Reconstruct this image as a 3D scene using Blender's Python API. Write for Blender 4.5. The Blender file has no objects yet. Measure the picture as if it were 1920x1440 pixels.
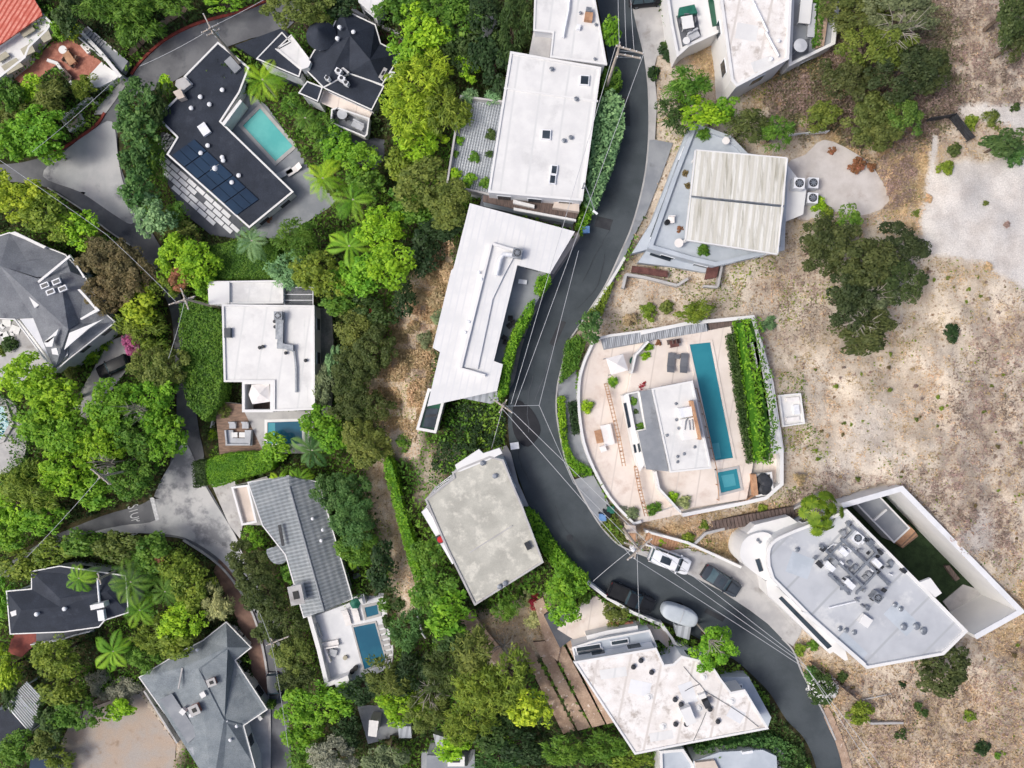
import bpy, bmesh, math, random
import numpy as np
from mathutils import Vector

C = bpy.context.scene.collection
R = math.radians
random.seed(7)
RNG = np.random.default_rng(7)

# ---------------------------------------------------------------- camera, sky, sun, exposure
H, F = 81.0, 1296.0                       # flying height over the upper road (m); focal length in photo pixels
cam_d = bpy.data.cameras.new("camera"); cam_d.sensor_width = 36.0; cam_d.lens = 36.0 * F / 1920.0
cam_d.clip_start = 1.0; cam_d.clip_end = 5000.0
cam = bpy.data.objects.new("camera", cam_d); C.objects.link(cam); cam.location = (0, 0, H)
bpy.context.scene.camera = cam
SUN_EL, SUN_AZ = 50.0, 256.0              # azimuth clockwise from the top of the photograph
world = bpy.data.worlds.new("World"); bpy.context.scene.world = world; world.use_nodes = True
wn = world.node_tree.nodes; sky = wn.new("ShaderNodeTexSky"); sky.sky_type = 'NISHITA'; sky.sun_disc = False
sky.sun_elevation = R(SUN_EL); sky.sun_rotation = R(SUN_AZ); sky.air_density = 0.55; sky.dust_density = 4.0; sky.ozone_density = 0.6
world.node_tree.links.new(sky.outputs[0], wn["Background"].inputs[0]); wn["Background"].inputs[1].default_value = 0.15
sun_d = bpy.data.lights.new("sun", 'SUN'); sun_d.energy = 1.12; sun_d.angle = R(16); sun_d.color = (0.98, 1.0, 0.92)
sun = bpy.data.objects.new("sun", sun_d); C.objects.link(sun)
_d = Vector((math.sin(R(SUN_AZ)) * math.cos(R(SUN_EL)), math.cos(R(SUN_AZ)) * math.cos(R(SUN_EL)), math.sin(R(SUN_EL))))
sun.rotation_euler = _d.to_track_quat('Z', 'Y').to_euler(); sun.location = _d * 200
vs = bpy.context.scene.view_settings
vs.view_transform = 'Standard'; vs.look = 'None'; vs.gamma = 1.0; vs.exposure = 0.41
bpy.context.scene.cycles.max_bounces = 6
bpy.context.scene.cycles.diffuse_bounces = 4

# ---------------------------------------------------------------- helpers
def P(u, v, z=0.0):
    k = (H - z) / F
    return ((u - 960) * k, (720 - v) * k, z)
def K(z): return (H - z) / F
def UV(x, y, z):
    k = F / (H - z)
    return (960 + x * k, 720 - y * k)
def S(r, g, b, f=1.0):
    def l(c):
        c /= 255.0
        return (c / 12.92 if c <= 0.04045 else ((c + 0.055) / 1.055) ** 2.4) * f
    return (l(r), l(g), l(b))

CP = np.array([
 (1150,0,0),(1180,120,0),(1190,250,0),(1140,380,0),(1080,470,0),(1020,590,0),(1000,700,0),(1000,800,0),(1030,900,0),(1080,1000,0),(1150,1080,0),(1250,1130,0),(1350,1170,0),(1440,1240,0),(1510,1340,0),(1550,1440,0),(1560,1600,0),(1150,-150,0),
 (1110,250,0),(1100,350,0),(950,740,-.3),(985,1000,-.3),(1100,1130,-.3),(1260,1200,-.3),(1380,1300,-.3),
 (1230,60,0.2),(1230,200,0.2),(1330,200,0.3),(1220,450,0),(1150,560,0),(1080,640,0),(1075,760,0),(1110,900,0),(1180,1000,0),(1290,1000,0.6),(1330,1090,0),(1420,1130,0),(1500,1200,0),
 (1400,540,0.6),(1480,260,0.8),(1600,350,1.2),(1850,400,3),(1900,100,3),(1700,150,2),(1850,700,2.6),(1600,560,1),(1520,760,1),(1650,780,1.6),(1560,900,1.8),(1720,880,3),(1830,980,3.6),(1920,1080,3.6),(1900,1250,2.2),(1750,1300,0.8),(1640,1320,0.2),(1900,1440,1.6),(1600,1420,0),(2100,700,4),(2100,1300,3),(1500,-100,1),(2000,-100,4),
 (870,480,-3),(855,620,-3.5),(790,600,-7),(790,720,-6.5),(880,830,-2.5),(820,850,-5),(760,860,-8),(780,960,-7),(830,1080,-4.5),(770,1080,-8.5),(860,1150,-3.5),(930,1200,-2.5),(800,480,-6.5),(880,250,-5),(860,60,-6),(940,100,-4),(700,620,-11),(700,760,-11.5),(700,880,-11.5),(740,1000,-10),(900,1330,-6),(1000,1240,-2),(1060,1330,-2),(1000,1420,-6),(820,1420,-11),(760,1200,-10.5),(760,1300,-12),(1120,1420,-4),(1250,1430,-3.5),(1400,1410,-1.5),(760,300,-9),(720,420,-11),(960,30,-3),(820,180,-8),(750,60,-9),
 (520,20,-12),(380,60,-12),(270,120,-13),(215,180,-13.3),(130,290,-14),(20,310,-14.2),(120,340,-14.2),(220,350,-14.3),(270,440,-14.8),(310,560,-15.4),(330,680,-16),(345,800,-16.6),(340,930,-17),(200,960,-18),(60,1020,-19),(400,1030,-17.6),(450,1100,-18.2),(490,1200,-19),(510,1300,-20),(525,1440,-21),(180,1130,-19.2),(280,1170,-19.6),(200,1380,-21),(380,1300,-20.5),(60,1350,-21.5),(60,600,-15.5),(180,720,-16),(60,760,-16.5),(60,150,-12.5),(140,100,-12),(220,60,-11),(500,250,-13),(350,400,-14),(620,80,-10.5),(620,270,-11.5),(560,400,-13),(450,480,-13.6),(640,460,-12),(420,650,-14.5),(560,660,-13.6),(630,640,-12.6),(560,830,-14),(450,830,-15.5),(600,900,-14),(480,1000,-16),(680,1050,-13),(700,1180,-13),(600,1230,-15.5),(560,1150,-16.5),(640,1340,-16),(640,1440,-17.5),(-150,300,-15),(-150,900,-19),(-150,1400,-23),(300,-150,-9),(0,-150,-9),(600,-150,-8),(520,1600,-22),(900,1600,-12),(200,1600,-23),(1200,1600,-5)], dtype=float)
def hraw(u, v):
    u = np.asarray(u, float); v = np.asarray(v, float)
    sh = u.shape; u = u.ravel(); v = v.ravel(); out = np.empty(u.shape)
    for i in range(0, len(u), 20000):
        d2 = (u[i:i+20000, None] - CP[:, 0]) ** 2 + (v[i:i+20000, None] - CP[:, 1]) ** 2
        w = (d2 + 900.0) ** -2.0
        out[i:i+20000] = (w * CP[:, 2]).sum(1) / w.sum(1)
    return out.reshape(sh)
def h1(u, v): return float(hraw(np.array([u]), np.array([v]))[0])
def ground_at(x, y):
    z = 0.0
    for _ in range(12):
        u, v = UV(x, y, z); z = 0.5 * z + 0.5 * h1(u, v)
    return z

def inside(poly, u, v):
    r = np.zeros(u.shape, bool); n = len(poly)
    for i in range(n):
        (x1, y1), (x2, y2) = poly[i], poly[(i + 1) % n]
        if y1 == y2: continue
        c = (y1 > v) != (y2 > v)
        r ^= c & (u < (x2 - x1) * (v - y1) / (y2 - y1) + x1)
    return r
def sdist(poly, u, v):          # signed distance in pixels, positive inside
    d = np.full(u.shape, 1e9); n = len(poly)
    for i in range(n):
        a = np.array(poly[i], float); b = np.array(poly[(i + 1) % n], float); e = b - a
        t = np.clip(((u - a[0]) * e[0] + (v - a[1]) * e[1]) / max(e @ e, 1e-9), 0, 1)
        d = np.minimum(d, np.hypot(u - a[0] - t * e[0], v - a[1] - t * e[1]))
    return np.where(inside(poly, u, v), d, -d)
def smooth(pts, n=5, closed=False):
    out = []; m = len(pts)
    for i in range(m if closed else m - 1):
        if closed: p0, p1, p2, p3 = (pts[(i + k) % m] for k in (-1, 0, 1, 2))
        else: p0, p1, p2, p3 = pts[max(i - 1, 0)], pts[i], pts[i + 1], pts[min(i + 2, m - 1)]
        for j in range(n):
            t = j / n
            out.append(tuple(0.5 * (2 * p1[k] + (p2[k] - p0[k]) * t + (2 * p0[k] - 5 * p1[k] + 4 * p2[k] - p3[k]) * t * t + (3 * p1[k] - p0[k] - 3 * p2[k] + p3[k]) * t ** 3) for k in range(len(p1))))
    if not closed: out.append(tuple(pts[-1]))
    return out
def area(p): return 0.5 * sum(p[i][0] * p[(i + 1) % len(p)][1] - p[(i + 1) % len(p)][0] * p[i][1] for i in range(len(p)))
def inset(p, d):
    if area(p) < 0: d = -d
    n = len(p); out = []
    for i in range(n):
        a, b, c = Vector(p[i - 1][:2]), Vector(p[i][:2]), Vector(p[(i + 1) % n][:2])
        e1 = (b - a).normalized(); e2 = (c - b).normalized()
        n1 = Vector((-e1.y, e1.x)); n2 = Vector((-e2.y, e2.x)); m = n1 + n2
        if m.length < 1e-4: m = n1.copy()
        m.normalize(); k = d / max(m.dot(n1), 0.4)
        out.append((b.x + m.x * k, b.y + m.y * k))
    return out

class MB:
    def __init__(s): s.v = []; s.f = []; s.m = []; s.sm = []
    def add(s, vs_, fs, m=0, smooth_=False):
        o = len(s.v); s.v += [tuple(x) for x in vs_]
        for f in fs: s.f.append([i + o for i in f]); s.m.append(m); s.sm.append(smooth_)
        return s
    def prism(s, poly, z0, z1, m=0, mtop=None, bottom=False, top=True):
        n = len(poly); vs_ = [(p[0], p[1], z1) for p in poly] + [(p[0], p[1], z0) for p in poly]
        s.add(vs_, [[i, i + n, (i + 1) % n + n, (i + 1) % n] for i in range(n)], m)
        if top: s.add(vs_[:n], [list(range(n))], m if mtop is None else mtop)
        if bottom: s.add(vs_[n:], [list(range(n))[::-1]], m)
        return s
    def px(s, poly, z0, z1, m=0, mtop=None, **k): return s.prism([P(u, v, z1)[:2] for u, v in poly], z0, z1, m, mtop, **k)
    def ring(s, outer, inner, z0, z1, m=0):
        n = len(outer)
        vs_ = [(p[0], p[1], z) for z in (z0, z1) for q in (outer, inner) for p in q]
        fs = []
        for i in range(n):
            j = (i + 1) % n
            fs += [[i, j, 2*n + j, 2*n + i], [n + j, n + i, 3*n + i, 3*n + j], [2*n + i, 2*n + j, 3*n + j, 3*n + i]]
        return s.add(vs_, fs, m)
    def box(s, c, d, rz=0.0, m=0):
        ca, sa = math.cos(rz), math.sin(rz); q = []
        for z in (-.5, .5):
            for x, y in ((-.5, -.5), (.5, -.5), (.5, .5), (-.5, .5)):
                X, Y = x * d[0], y * d[1]; q.append((c[0] + X*ca - Y*sa, c[1] + X*sa + Y*ca, c[2] + z * d[2]))
        return s.add(q, [[3,2,1,0],[4,5,6,7],[0,1,5,4],[1,2,6,5],[2,3,7,6],[3,0,4,7]], m)
    def bar(s, a, b, w, h, m=0):       # rectangular bar from a to b
        a, b = Vector(a), Vector(b); d = (b - a).normalized(); up = Vector((0, 0, 1)) if abs(d.z) < .95 else Vector((1, 0, 0))
        x = d.cross(up).normalized() * w / 2; y = x.cross(d).normalized() * h / 2
        q = [p + i * x + j * y for p in (a, b) for i, j in ((-1,-1),(1,-1),(1,1),(-1,1))]
        return s.add(q, [[3,2,1,0],[4,5,6,7],[0,1,5,4],[1,2,6,5],[2,3,7,6],[3,0,4,7]], m)
    def tube(s, pts, rs, n=8, m=0, cap=True):
        if not isinstance(rs, (list, tuple)): rs = [rs] * len(pts)
        pts = [Vector(p) for p in pts]; rings = []
        for i, p in enumerate(pts):
            d = (pts[min(i + 1, len(pts) - 1)] - pts[max(i - 1, 0)]).normalized()
            up = Vector((0, 0, 1)) if abs(d.z) < .9 else Vector((1, 0, 0))
            x = d.cross(up).normalized(); y = x.cross(d)
            rings.append([p + (x * math.cos(2*math.pi*k/n) + y * math.sin(2*math.pi*k/n)) * rs[i] for k in range(n)])
        fs = [[i*n + k, i*n + (k+1) % n, (i+1)*n + (k+1) % n, (i+1)*n + k] for i in range(len(pts)-1) for k in range(n)]
        s.add([q for r in rings for q in r], fs, m, True)
        if cap: s.add(rings[0] + rings[-1], [list(range(n))[::-1], list(range(n, 2*n))], m)
        return s
    def cyl(s, c, r, h, n=16, m=0, r2=None):
        r2 = r if r2 is None else r2
        q = [(c[0] + rr * math.cos(2*math.pi*k/n), c[1] + rr * math.sin(2*math.pi*k/n), c[2] + zz) for rr, zz in ((r, 0), (r2, h)) for k in range(n)]
        s.add(q, [[k, (k+1) % n, n + (k+1) % n, n + k] for k in range(n)], m, True)
        return s.add(q, [list(range(n))[::-1], list(range(n, 2*n))], m)
    def polywall(s, pts, w, z0, z1, m=0, closed=False):
        n = len(pts); L = []; Rr = []
        for i in range(n):
            a = Vector(pts[i - 1][:2]) if (i > 0 or closed) else None
            b = Vector(pts[i][:2]); c = Vector(pts[(i + 1) % n][:2]) if (i < n - 1 or closed) else None
            e1 = (b - a).normalized() if a else None; e2 = (c - b).normalized() if c else None
            e1 = e1 or e2; e2 = e2 or e1
            n1 = Vector((-e1.y, e1.x)); mm = n1 + Vector((-e2.y, e2.x))
            if mm.length < 1e-4: mm = n1.copy()
            mm.normalize(); k = w / 2 / max(mm.dot(n1), .4)
            L.append(b + mm * k); Rr.append(b - mm * k)
        if closed: return s.ring([tuple(p) for p in L], [tuple(p) for p in Rr], z0, z1, m)
        return s.prism([(p.x, p.y) for p in L + Rr[::-1]], z0, z1, m)

def mesh(name, mb, mats):
    me = bpy.data.meshes.new(name); me.from_pydata(mb.v, [], mb.f)
    if not isinstance(mats, (list, tuple)): mats = [mats]
    for m in mats: me.materials.append(m)
    me.polygons.foreach_set("material_index", mb.m); me.polygons.foreach_set("use_smooth", mb.sm)
    me.update(); return me
ORG = {}
def tag(o, label=None, cat=None, group=None, kind=None):
    if label: o["label"] = label
    if cat: o["category"] = cat
    if group: o["group"] = group
    if kind: o["kind"] = kind
    return o
def thing(name, label, cat, loc, rz=0.0, group=None):
    o = bpy.data.objects.new(name, None); C.objects.link(o); o.empty_display_size = .3
    o.location = loc; o.rotation_euler = (0, 0, rz); ORG[o.name] = Vector(loc)
    return tag(o, label, cat, group)
def obj(name, mb, mats, parent=None, label=None, cat=None, group=None, kind=None):
    """one mesh object from world (or the thing's) coordinates"""
    if parent is not None: org = ORG[parent.name]
    else:
        a = np.array(mb.v); org = Vector(((a[:, 0].min() + a[:, 0].max()) / 2, (a[:, 1].min() + a[:, 1].max()) / 2, a[:, 2].min()))
    mb.v = [(x - org.x, y - org.y, z - org.z) for x, y, z in mb.v]
    o = bpy.data.objects.new(name, mesh(name, mb, mats)); C.objects.link(o)
    if parent is not None:
        o.parent = parent; ORG[o.name] = org
        if label: o["label"] = label
    else: o.location = org; ORG[o.name] = org; tag(o, label, cat, group, kind)
    return o
def copy_tree(o, parent=None):
    c = o.copy(); C.objects.link(c)
    if parent is not None: c.parent = parent
    for ch in list(o.children): copy_tree(ch, c)
    return c

# ---------------------------------------------------------------- materials
def mat(name, c1, c2=None, scale=1.0, lo=.35, hi=.65, rough=.8, fine=.10, fscale=25.0, bump=0.0, bscale=30.0, spec=.3, metal=0.0, c3=None, s3=.4, lo3=.55, hi3=.7, stretch=None, rot=0.0, bands=None):
    """procedural surface: two blended colours, optional third in blotches, fine grain, bump, optional bands across direction rot"""
    m = bpy.data.materials.new(name); m.use_nodes = True; nt = m.node_tree; N, L = nt.nodes, nt.links
    b = N["Principled BSDF"]; b.inputs["Roughness"].default_value = rough; b.inputs["Metallic"].default_value = metal; b.inputs["Specular IOR Level"].default_value = spec
    geo = N.new("ShaderNodeNewGeometry"); mp = N.new("ShaderNodeMapping"); mp.inputs["Rotation"].default_value = (0, 0, rot)
    if stretch: mp.inputs["Scale"].default_value = stretch
    L.new(geo.outputs["Position"], mp.inputs[0])
    def noise(sc, det=6, ro=.6):
        n = N.new("ShaderNodeTexNoise"); n.inputs["Scale"].default_value = sc; n.inputs["Detail"].default_value = det; n.inputs["Roughness"].default_value = ro
        L.new(mp.outputs[0], n.inputs["Vector"]); return n
    def mix(fac, a, bb, blend='MIX'):
        x = N.new("ShaderNodeMix"); x.data_type = 'RGBA'; x.blend_type = blend
        if isinstance(fac, float): x.inputs[0].default_value = fac
        else: L.new(fac, x.inputs[0])
        for sock, val in ((x.inputs[6], a), (x.inputs[7], bb)):
            if isinstance(val, tuple): sock.default_value = val + (1,)
            else: L.new(val, sock)
        return x.outputs[2]
    def rmp(n, a, bb):
        r = N.new("ShaderNodeMapRange"); r.interpolation_type = 'SMOOTHSTEP'; r.inputs[1].default_value = a; r.inputs[2].default_value = bb
        L.new(n, r.inputs[0]); return r.outputs[0]
    col = c1
    if c2: col = mix(rmp(noise(scale).outputs[0], lo, hi), c1, c2)
    if c3: col = mix(rmp(noise(s3, 8, .65).outputs[0], lo3, hi3), col, c3)
    if bands:
        w = N.new("ShaderNodeTexWave"); w.inputs["Scale"].default_value = bands[0]; w.inputs["Distortion"].default_value = bands[3] if len(bands) > 3 else 0.0
        mb_ = N.new("ShaderNodeMapping"); mb_.inputs["Rotation"].default_value = (0, 0, bands[1]); L.new(geo.outputs["Position"], mb_.inputs[0]); L.new(mb_.outputs[0], w.inputs["Vector"])
        w.bands_direction = 'X'; b4, b5 = (bands[4], bands[5]) if len(bands) > 4 else (.45, .8); col = mix(rmp(w.outputs[1], b4, b5), col, bands[2])
    if fine:
        f = noise(fscale, 4, .7); r = N.new("ShaderNodeMapRange"); r.inputs[1].default_value = .3; r.inputs[2].default_value = .7; r.inputs[3].default_value = 1 - fine; r.inputs[4].default_value = 1 + fine
        L.new(f.outputs[0], r.inputs[0]); cc = N.new("ShaderNodeCombineColor")
        for i in range(3): L.new(r.outputs[0], cc.inputs[i])
        col = mix(1.0, col, cc.outputs[0], 'MULTIPLY')
    if isinstance(col, tuple): b.inputs["Base Color"].default_value = col + (1,)
    else: L.new(col, b.inputs["Base Color"])
    if bump:
        bp = N.new("ShaderNodeBump"); bp.inputs["Strength"].default_value = bump; bp.inputs["Distance"].default_value = .05
        L.new(noise(bscale, 5).outputs[0], bp.inputs["Height"]); L.new(bp.outputs[0], b.inputs["Normal"])
    return m
M = {}
M['asphalt'] = mat('asphalt', S(71,77,81), S(82,88,92), .25, rough=.95, spec=.1, fine=.14, fscale=18, bump=.3, c3=S(63,68,72), s3=.14)
M['asphalt_lower'] = mat('asphalt_lower', S(98,99,103), S(116,117,120), .3, rough=.95, spec=.1, fine=.12, c3=S(82,83,88), s3=.2)
M['asphalt_old'] = mat('asphalt_old', S(168,169,170), S(192,191,190), .22, rough=.95, spec=.1, fine=.10, c3=S(126,127,131), s3=.16, lo3=.55, hi3=.66, bump=.2)
M['concrete'] = mat('concrete', S(186,184,182), S(168,166,166), .5, rough=.9, fine=.07, c3=S(150,146,143), s3=.35)
M['concrete_grey'] = mat('concrete_grey', S(150,153,157), S(132,136,142), .4, rough=.9, fine=.08, c3=S(116,118,122), s3=.3)
M['concrete_dark'] = mat('concrete_dark', S(84,87,94), S(100,102,108), .5, rough=.9, fine=.1)
M['white'] = mat('white_paint', S(226,225,223), S(218,217,216), .3, rough=.6, fine=.02, c3=S(214,215,218), s3=.25, lo3=.56, hi3=.8)
M['white_roof'] = mat('white_roof', S(224,223,221), S(214,213,212), .5, rough=.5, fine=.025, fscale=8, c3=S(204,203,202), s3=.35, lo3=.52, hi3=.72, bump=.1, bscale=6, bands=(.11, R(8), S(208,208,207), .3, .97, 1.0))
M['metal_roof'] = mat('metal_roof', S(224,223,222), S(214,214,214), .5, rough=.5, fine=.02, bands=(.42, R(12), S(214,214,215), 0, .8, .97), c3=S(214,217,221), s3=.4, lo3=.58, hi3=.75)
M['conc_roof'] = mat('conc_roof', S(186,184,174), S(168,166,157), .35, rough=.9, fine=.1, c3=S(204,201,190), s3=.8, lo3=.48, hi3=.66, bump=.2, fscale=9)
M['stain_roof'] = mat('stain_roof', S(234,230,227), S(220,214,209), .6, rough=.8, fine=.05, fscale=6, c3=S(176,166,158), s3=.8, lo3=.5, hi3=.72, bump=.2, bands=(.09, R(12), S(206,199,193), .4, .975, 1.0))
M['grey_roof'] = mat('grey_roof', S(186,189,194), S(174,177,183), .3, rough=.8, fine=.035, c3=S(204,205,206), s3=.16, lo3=.5, hi3=.6, bands=(.08, R(44), S(168,171,175), .2, .98, 1.0))
M['slate'] = mat('slate', S(38,44,55), S(47,53,65), .5, rough=.75, fine=.25, fscale=7, c3=S(58,63,74), s3=.3, bump=.4, bscale=14)
M['shingle'] = mat('shingle', S(112,115,121), S(126,129,134), .6, rough=.9, fine=.2, fscale=6, c3=S(98,100,107), s3=.4, bump=.5, bscale=12)
M['shingle2'] = mat('shingle_blue', S(118,126,132), S(134,141,145), .6, rough=.9, fine=.24, fscale=7, c3=S(104,112,119), s3=.4, bump=.5, bscale=12)
M['redtile'] = mat('red_tile', S(202,114,98), S(220,148,132), 1.2, rough=.8, fine=.16, fscale=5, bands=(.55, R(32), S(176,80,66), 1.0), bump=.3, bscale=4)
M['brick'] = mat('brick_paving', S(184,126,108), S(160,104,88), 1.4, rough=.9, fine=.2, fscale=7)
M['brickdark'] = mat('brick_dark', S(112,76,70), S(86,58,55), 1.2, rough=.9, fine=.2, fscale=7)
M['beige'] = mat('beige_deck', S(229,218,209), S(218,206,196), .35, rough=.85, fine=.04, c3=S(204,186,174), s3=.3, lo3=.5, bands=(.13, R(9), S(208,196,187), 0, .98, 1.0))
M['tan'] = mat('tan_panel', S(176,170,150), S(162,156,138), 1, rough=.8, fine=.05)
M['wood'] = mat('wood', S(150,124,106), S(118,98,86), 1.0, rough=.8, fine=.2, fscale=8, stretch=(1, 6, 1))
M['wooddark'] = mat('wood_dark', S(112,96,90), S(86,76,72), 1.2, rough=.85, fine=.15, stretch=(5, 1, 1))
M['timber'] = mat('timber_tan', S(190,150,118), S(164,124,96), 1.2, rough=.8, fine=.12)
M['soil'] = mat('soil_terrace', S(182,158,138), S(156,132,114), .8, rough=1, fine=.2, fscale=6, c3=S(214,200,188), s3=1.7, lo3=.6, hi3=.66, bump=.6, bscale=8)
M['stucco'] = mat('stucco', S(226,226,228), S(212,213,216), .4, rough=.85, fine=.03)
M['stuccogrey'] = mat('stucco_grey', S(186,193,201), S(172,180,189), .5, rough=.85, fine=.03)
M['stuccobeige'] = mat('stucco_beige', S(214,200,188), S(198,184,172), .4, rough=.85, fine=.04)
M['glass'] = mat('glass', S(40,48,56), S(62,72,80), .4, rough=.08, fine=0, spec=.6)
M['glassgreen'] = mat('glass_green', S(24,66,50), S(30,84,62), .4, rough=.1, fine=0, spec=.6)
M['solar'] = mat('solar', S(30,48,70), S(36,58,82), .3, rough=.5, fine=.03, spec=.12)
M['metal'] = mat('metal', S(150,155,162), S(122,127,134), 2, rough=.45, fine=.05, metal=.4)
M['metalwhite'] = mat('metal_white', S(232,233,236), S(218,220,224), 2, rough=.5, fine=.02)
M['metaldark'] = mat('metal_dark', S(48,50,54), S(62,64,69), 2, rough=.5, fine=.05)
M['black'] = mat('black', S(26,27,30), S(34,35,38), 2, rough=.5, fine=.05)
M['rubber'] = mat('rubber', S(22,22,24), None, rough=.9)
M['redpaint'] = mat('red_paint', S(158,72,62), S(126,62,56), 1.5, rough=.8, fine=.15)
M['red'] = mat('red', S(196,44,48), S(170,36,40), 1.5, rough=.6, fine=.08)
M['pole'] = mat('pole_wood', S(190,180,168), S(150,138,128), 3, rough=.9, fine=.15, stretch=(4, 4, .4))
M['wire'] = mat('wire', S(186,188,192), None, rough=.6, fine=0)
M['cloth_white'] = mat('cloth_white', S(236,232,230), S(224,219,216), 1, rough=.95, fine=.03)
M['cloth_grey'] = mat('cloth_grey', S(112,114,120), S(98,100,106), 1, rough=.95, fine=.04)
M['cloth_light'] = mat('cloth_light', S(186,188,192), S(172,174,178), 1, rough=.95, fine=.04)
M['cover'] = mat('trailer_cover', S(190,197,203), S(176,184,191), .6, rough=.7, fine=.03)
M['blue'] = mat('blue_plastic', S(112,150,196), S(92,130,178), 2, rough=.5, fine=.04)
M['green'] = mat('green_plastic', S(46,110,92), S(36,94,78), 2, rough=.5, fine=.04)
M['carblack'] = mat('car_black', S(32,34,38), S(40,42,47), .5, rough=.3, fine=.02, spec=.12)
M['cargrey'] = mat('car_grey', S(62,68,76), S(72,78,86), .5, rough=.25, fine=.02, spec=.3)
M['carwhite'] = mat('car_white', S(236,237,240), S(228,229,233), .5, rough=.3, fine=.01, spec=.5)
M['carglass'] = mat('car_glass', S(58,78,88), S(78,98,106), .6, rough=.1, fine=0, spec=.3)
M['lamp'] = mat('headlamp', S(220,224,228), None, rough=.15, fine=0, spec=.6)
M['tail'] = mat('tail_lamp', S(150,24,24), None, rough=.2, fine=0, spec=.5)
M['pot'] = mat('pot', S(150,96,72), S(128,80,60), 2, rough=.8)
M['paint'] = mat('road_paint', S(206,207,209), S(176,177,180), 3, rough=.8, fine=.12, fscale=9)
M['lawn'] = mat('lawn', S(48,66,40), S(36,52,31), 1.2, rough=1, fine=.35, fscale=9, bump=1, bscale=14)
def tile_roof(name, c1, c2, ang, along, across):
    """curved roof tiles: rows along the slope and courses across it, coloured and bumped"""
    m = mat(name, c1, c2, .5, rough=.85, fine=.10, fscale=5); nt = m.node_tree; N, L = nt.nodes, nt.links
    geo = N.new("ShaderNodeNewGeometry"); hs = []
    for a, sc in ((ang, along), (ang + math.pi / 2, across)):
        mp = N.new("ShaderNodeMapping"); mp.inputs["Rotation"].default_value = (0, 0, a); L.new(geo.outputs["Position"], mp.inputs[0])
        w = N.new("ShaderNodeTexWave"); w.bands_direction = 'X'; w.inputs["Scale"].default_value = sc; L.new(mp.outputs[0], w.inputs["Vector"]); hs.append(w.outputs[1])
    w2 = N.new("ShaderNodeMath"); w2.operation = 'MULTIPLY_ADD'; L.new(hs[1], w2.inputs[0]); w2.inputs[1].default_value = .35; L.new(hs[0], w2.inputs[2])
    bp = N.new("ShaderNodeBump"); bp.inputs["Strength"].default_value = .9; bp.inputs["Distance"].default_value = .12; L.new(w2.outputs[0], bp.inputs["Height"])
    b = N["Principled BSDF"]; L.new(bp.outputs[0], b.inputs["Normal"])
    src = b.inputs["Base Color"].links[0].from_socket; x = N.new("ShaderNodeMix"); x.data_type = 'RGBA'; x.blend_type = 'MULTIPLY'; x.inputs[0].default_value = 1
    r = N.new("ShaderNodeMapRange"); r.inputs[1].default_value = 0; r.inputs[2].default_value = 1.2; r.inputs[3].default_value = .62; r.inputs[4].default_value = 1.1; L.new(w2.outputs[0], r.inputs[0])
    cc = N.new("ShaderNodeCombineColor")
    for i in range(3): L.new(r.outputs[0], cc.inputs[i])
    L.new(src, x.inputs[6]); L.new(cc.outputs[0], x.inputs[7]); L.new(x.outputs[2], b.inputs["Base Color"]); return m
M['greytile'] = tile_roof('grey_tile', S(156,161,164), S(142,148,152), R(74), .66, .40)
M['pavers'] = tile_roof('roof_pavers', S(182,187,192), S(160,166,172), R(12), 1.0, .9)
M['slats'] = mat('slats', S(186,190,196), S(170,174,180), .6, rough=.8, fine=.05, bands=(.42, R(10), S(152,156,162)))
M['carport'] = mat('carport_deck', S(226,225,220), S(208,206,199), .5, rough=.85, fine=.06, c3=S(168,164,150), s3=.9, lo3=.46, hi3=.66, stretch=(1.6, .16, 1), rot=R(7), bands=(.40, R(7), S(200,197,187), .5))
def water(name, c1, c2):
    m = mat(name, c1, c2, .25, rough=.1, fine=0, spec=.22); nt = m.node_tree; N, L = nt.nodes, nt.links
    n = N.new("ShaderNodeTexNoise"); n.inputs["Scale"].default_value = 1.6; n.inputs["Detail"].default_value = 3
    bp = N.new("ShaderNodeBump"); bp.inputs["Strength"].default_value = .28; bp.inputs["Distance"].default_value = .1; L.new(n.outputs[0], bp.inputs["Height"]); L.new(bp.outputs[0], N["Principled BSDF"].inputs["Normal"]); return m
M['water_bright'] = water('water_bright', S(110,190,186), S(92,176,174))
M['water_teal'] = water('water_teal', S(54,132,146), S(46,122,138))
M['water_step'] = water('water_step', S(84,156,168), S(72,146,160))
M['water_deep'] = water('water_deep', S(44,104,128), S(36,90,116))
def foliage(name, transl=.25):
    m = bpy.data.materials.new(name); m.use_nodes = True; nt = m.node_tree; N, L = nt.nodes, nt.links
    b = N["Principled BSDF"]; b.inputs["Roughness"].default_value = .55; b.inputs["Specular IOR Level"].default_value = .25
    oi = N.new("ShaderNodeObjectInfo"); at = N.new("ShaderNodeAttribute"); at.attribute_name = "tint"
    hs = N.new("ShaderNodeHueSaturation"); L.new(oi.outputs["Color"], hs.inputs["Color"])
    r1 = N.new("ShaderNodeMapRange"); r1.inputs[3].default_value = .55; r1.inputs[4].default_value = 1.5; L.new(at.outputs["Fac"], r1.inputs[0]); L.new(r1.outputs[0], hs.inputs["Value"])
    r2 = N.new("ShaderNodeMapRange"); r2.inputs[3].default_value = .525; r2.inputs[4].default_value = .475; L.new(at.outputs["Fac"], r2.inputs[0]); L.new(r2.outputs[0], hs.inputs["Hue"])
    L.new(hs.outputs[0], b.inputs["Base Color"])
    tr = N.new("ShaderNodeBsdfTranslucent"); L.new(hs.outputs[0], tr.inputs[0]); mx = N.new("ShaderNodeMixShader"); mx.inputs[0].default_value = transl
    L.new(b.outputs[0], mx.inputs[1]); L.new(tr.outputs[0], mx.inputs[2]); L.new(mx.outputs[0], N["Material Output"].inputs[0]); return m
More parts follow.
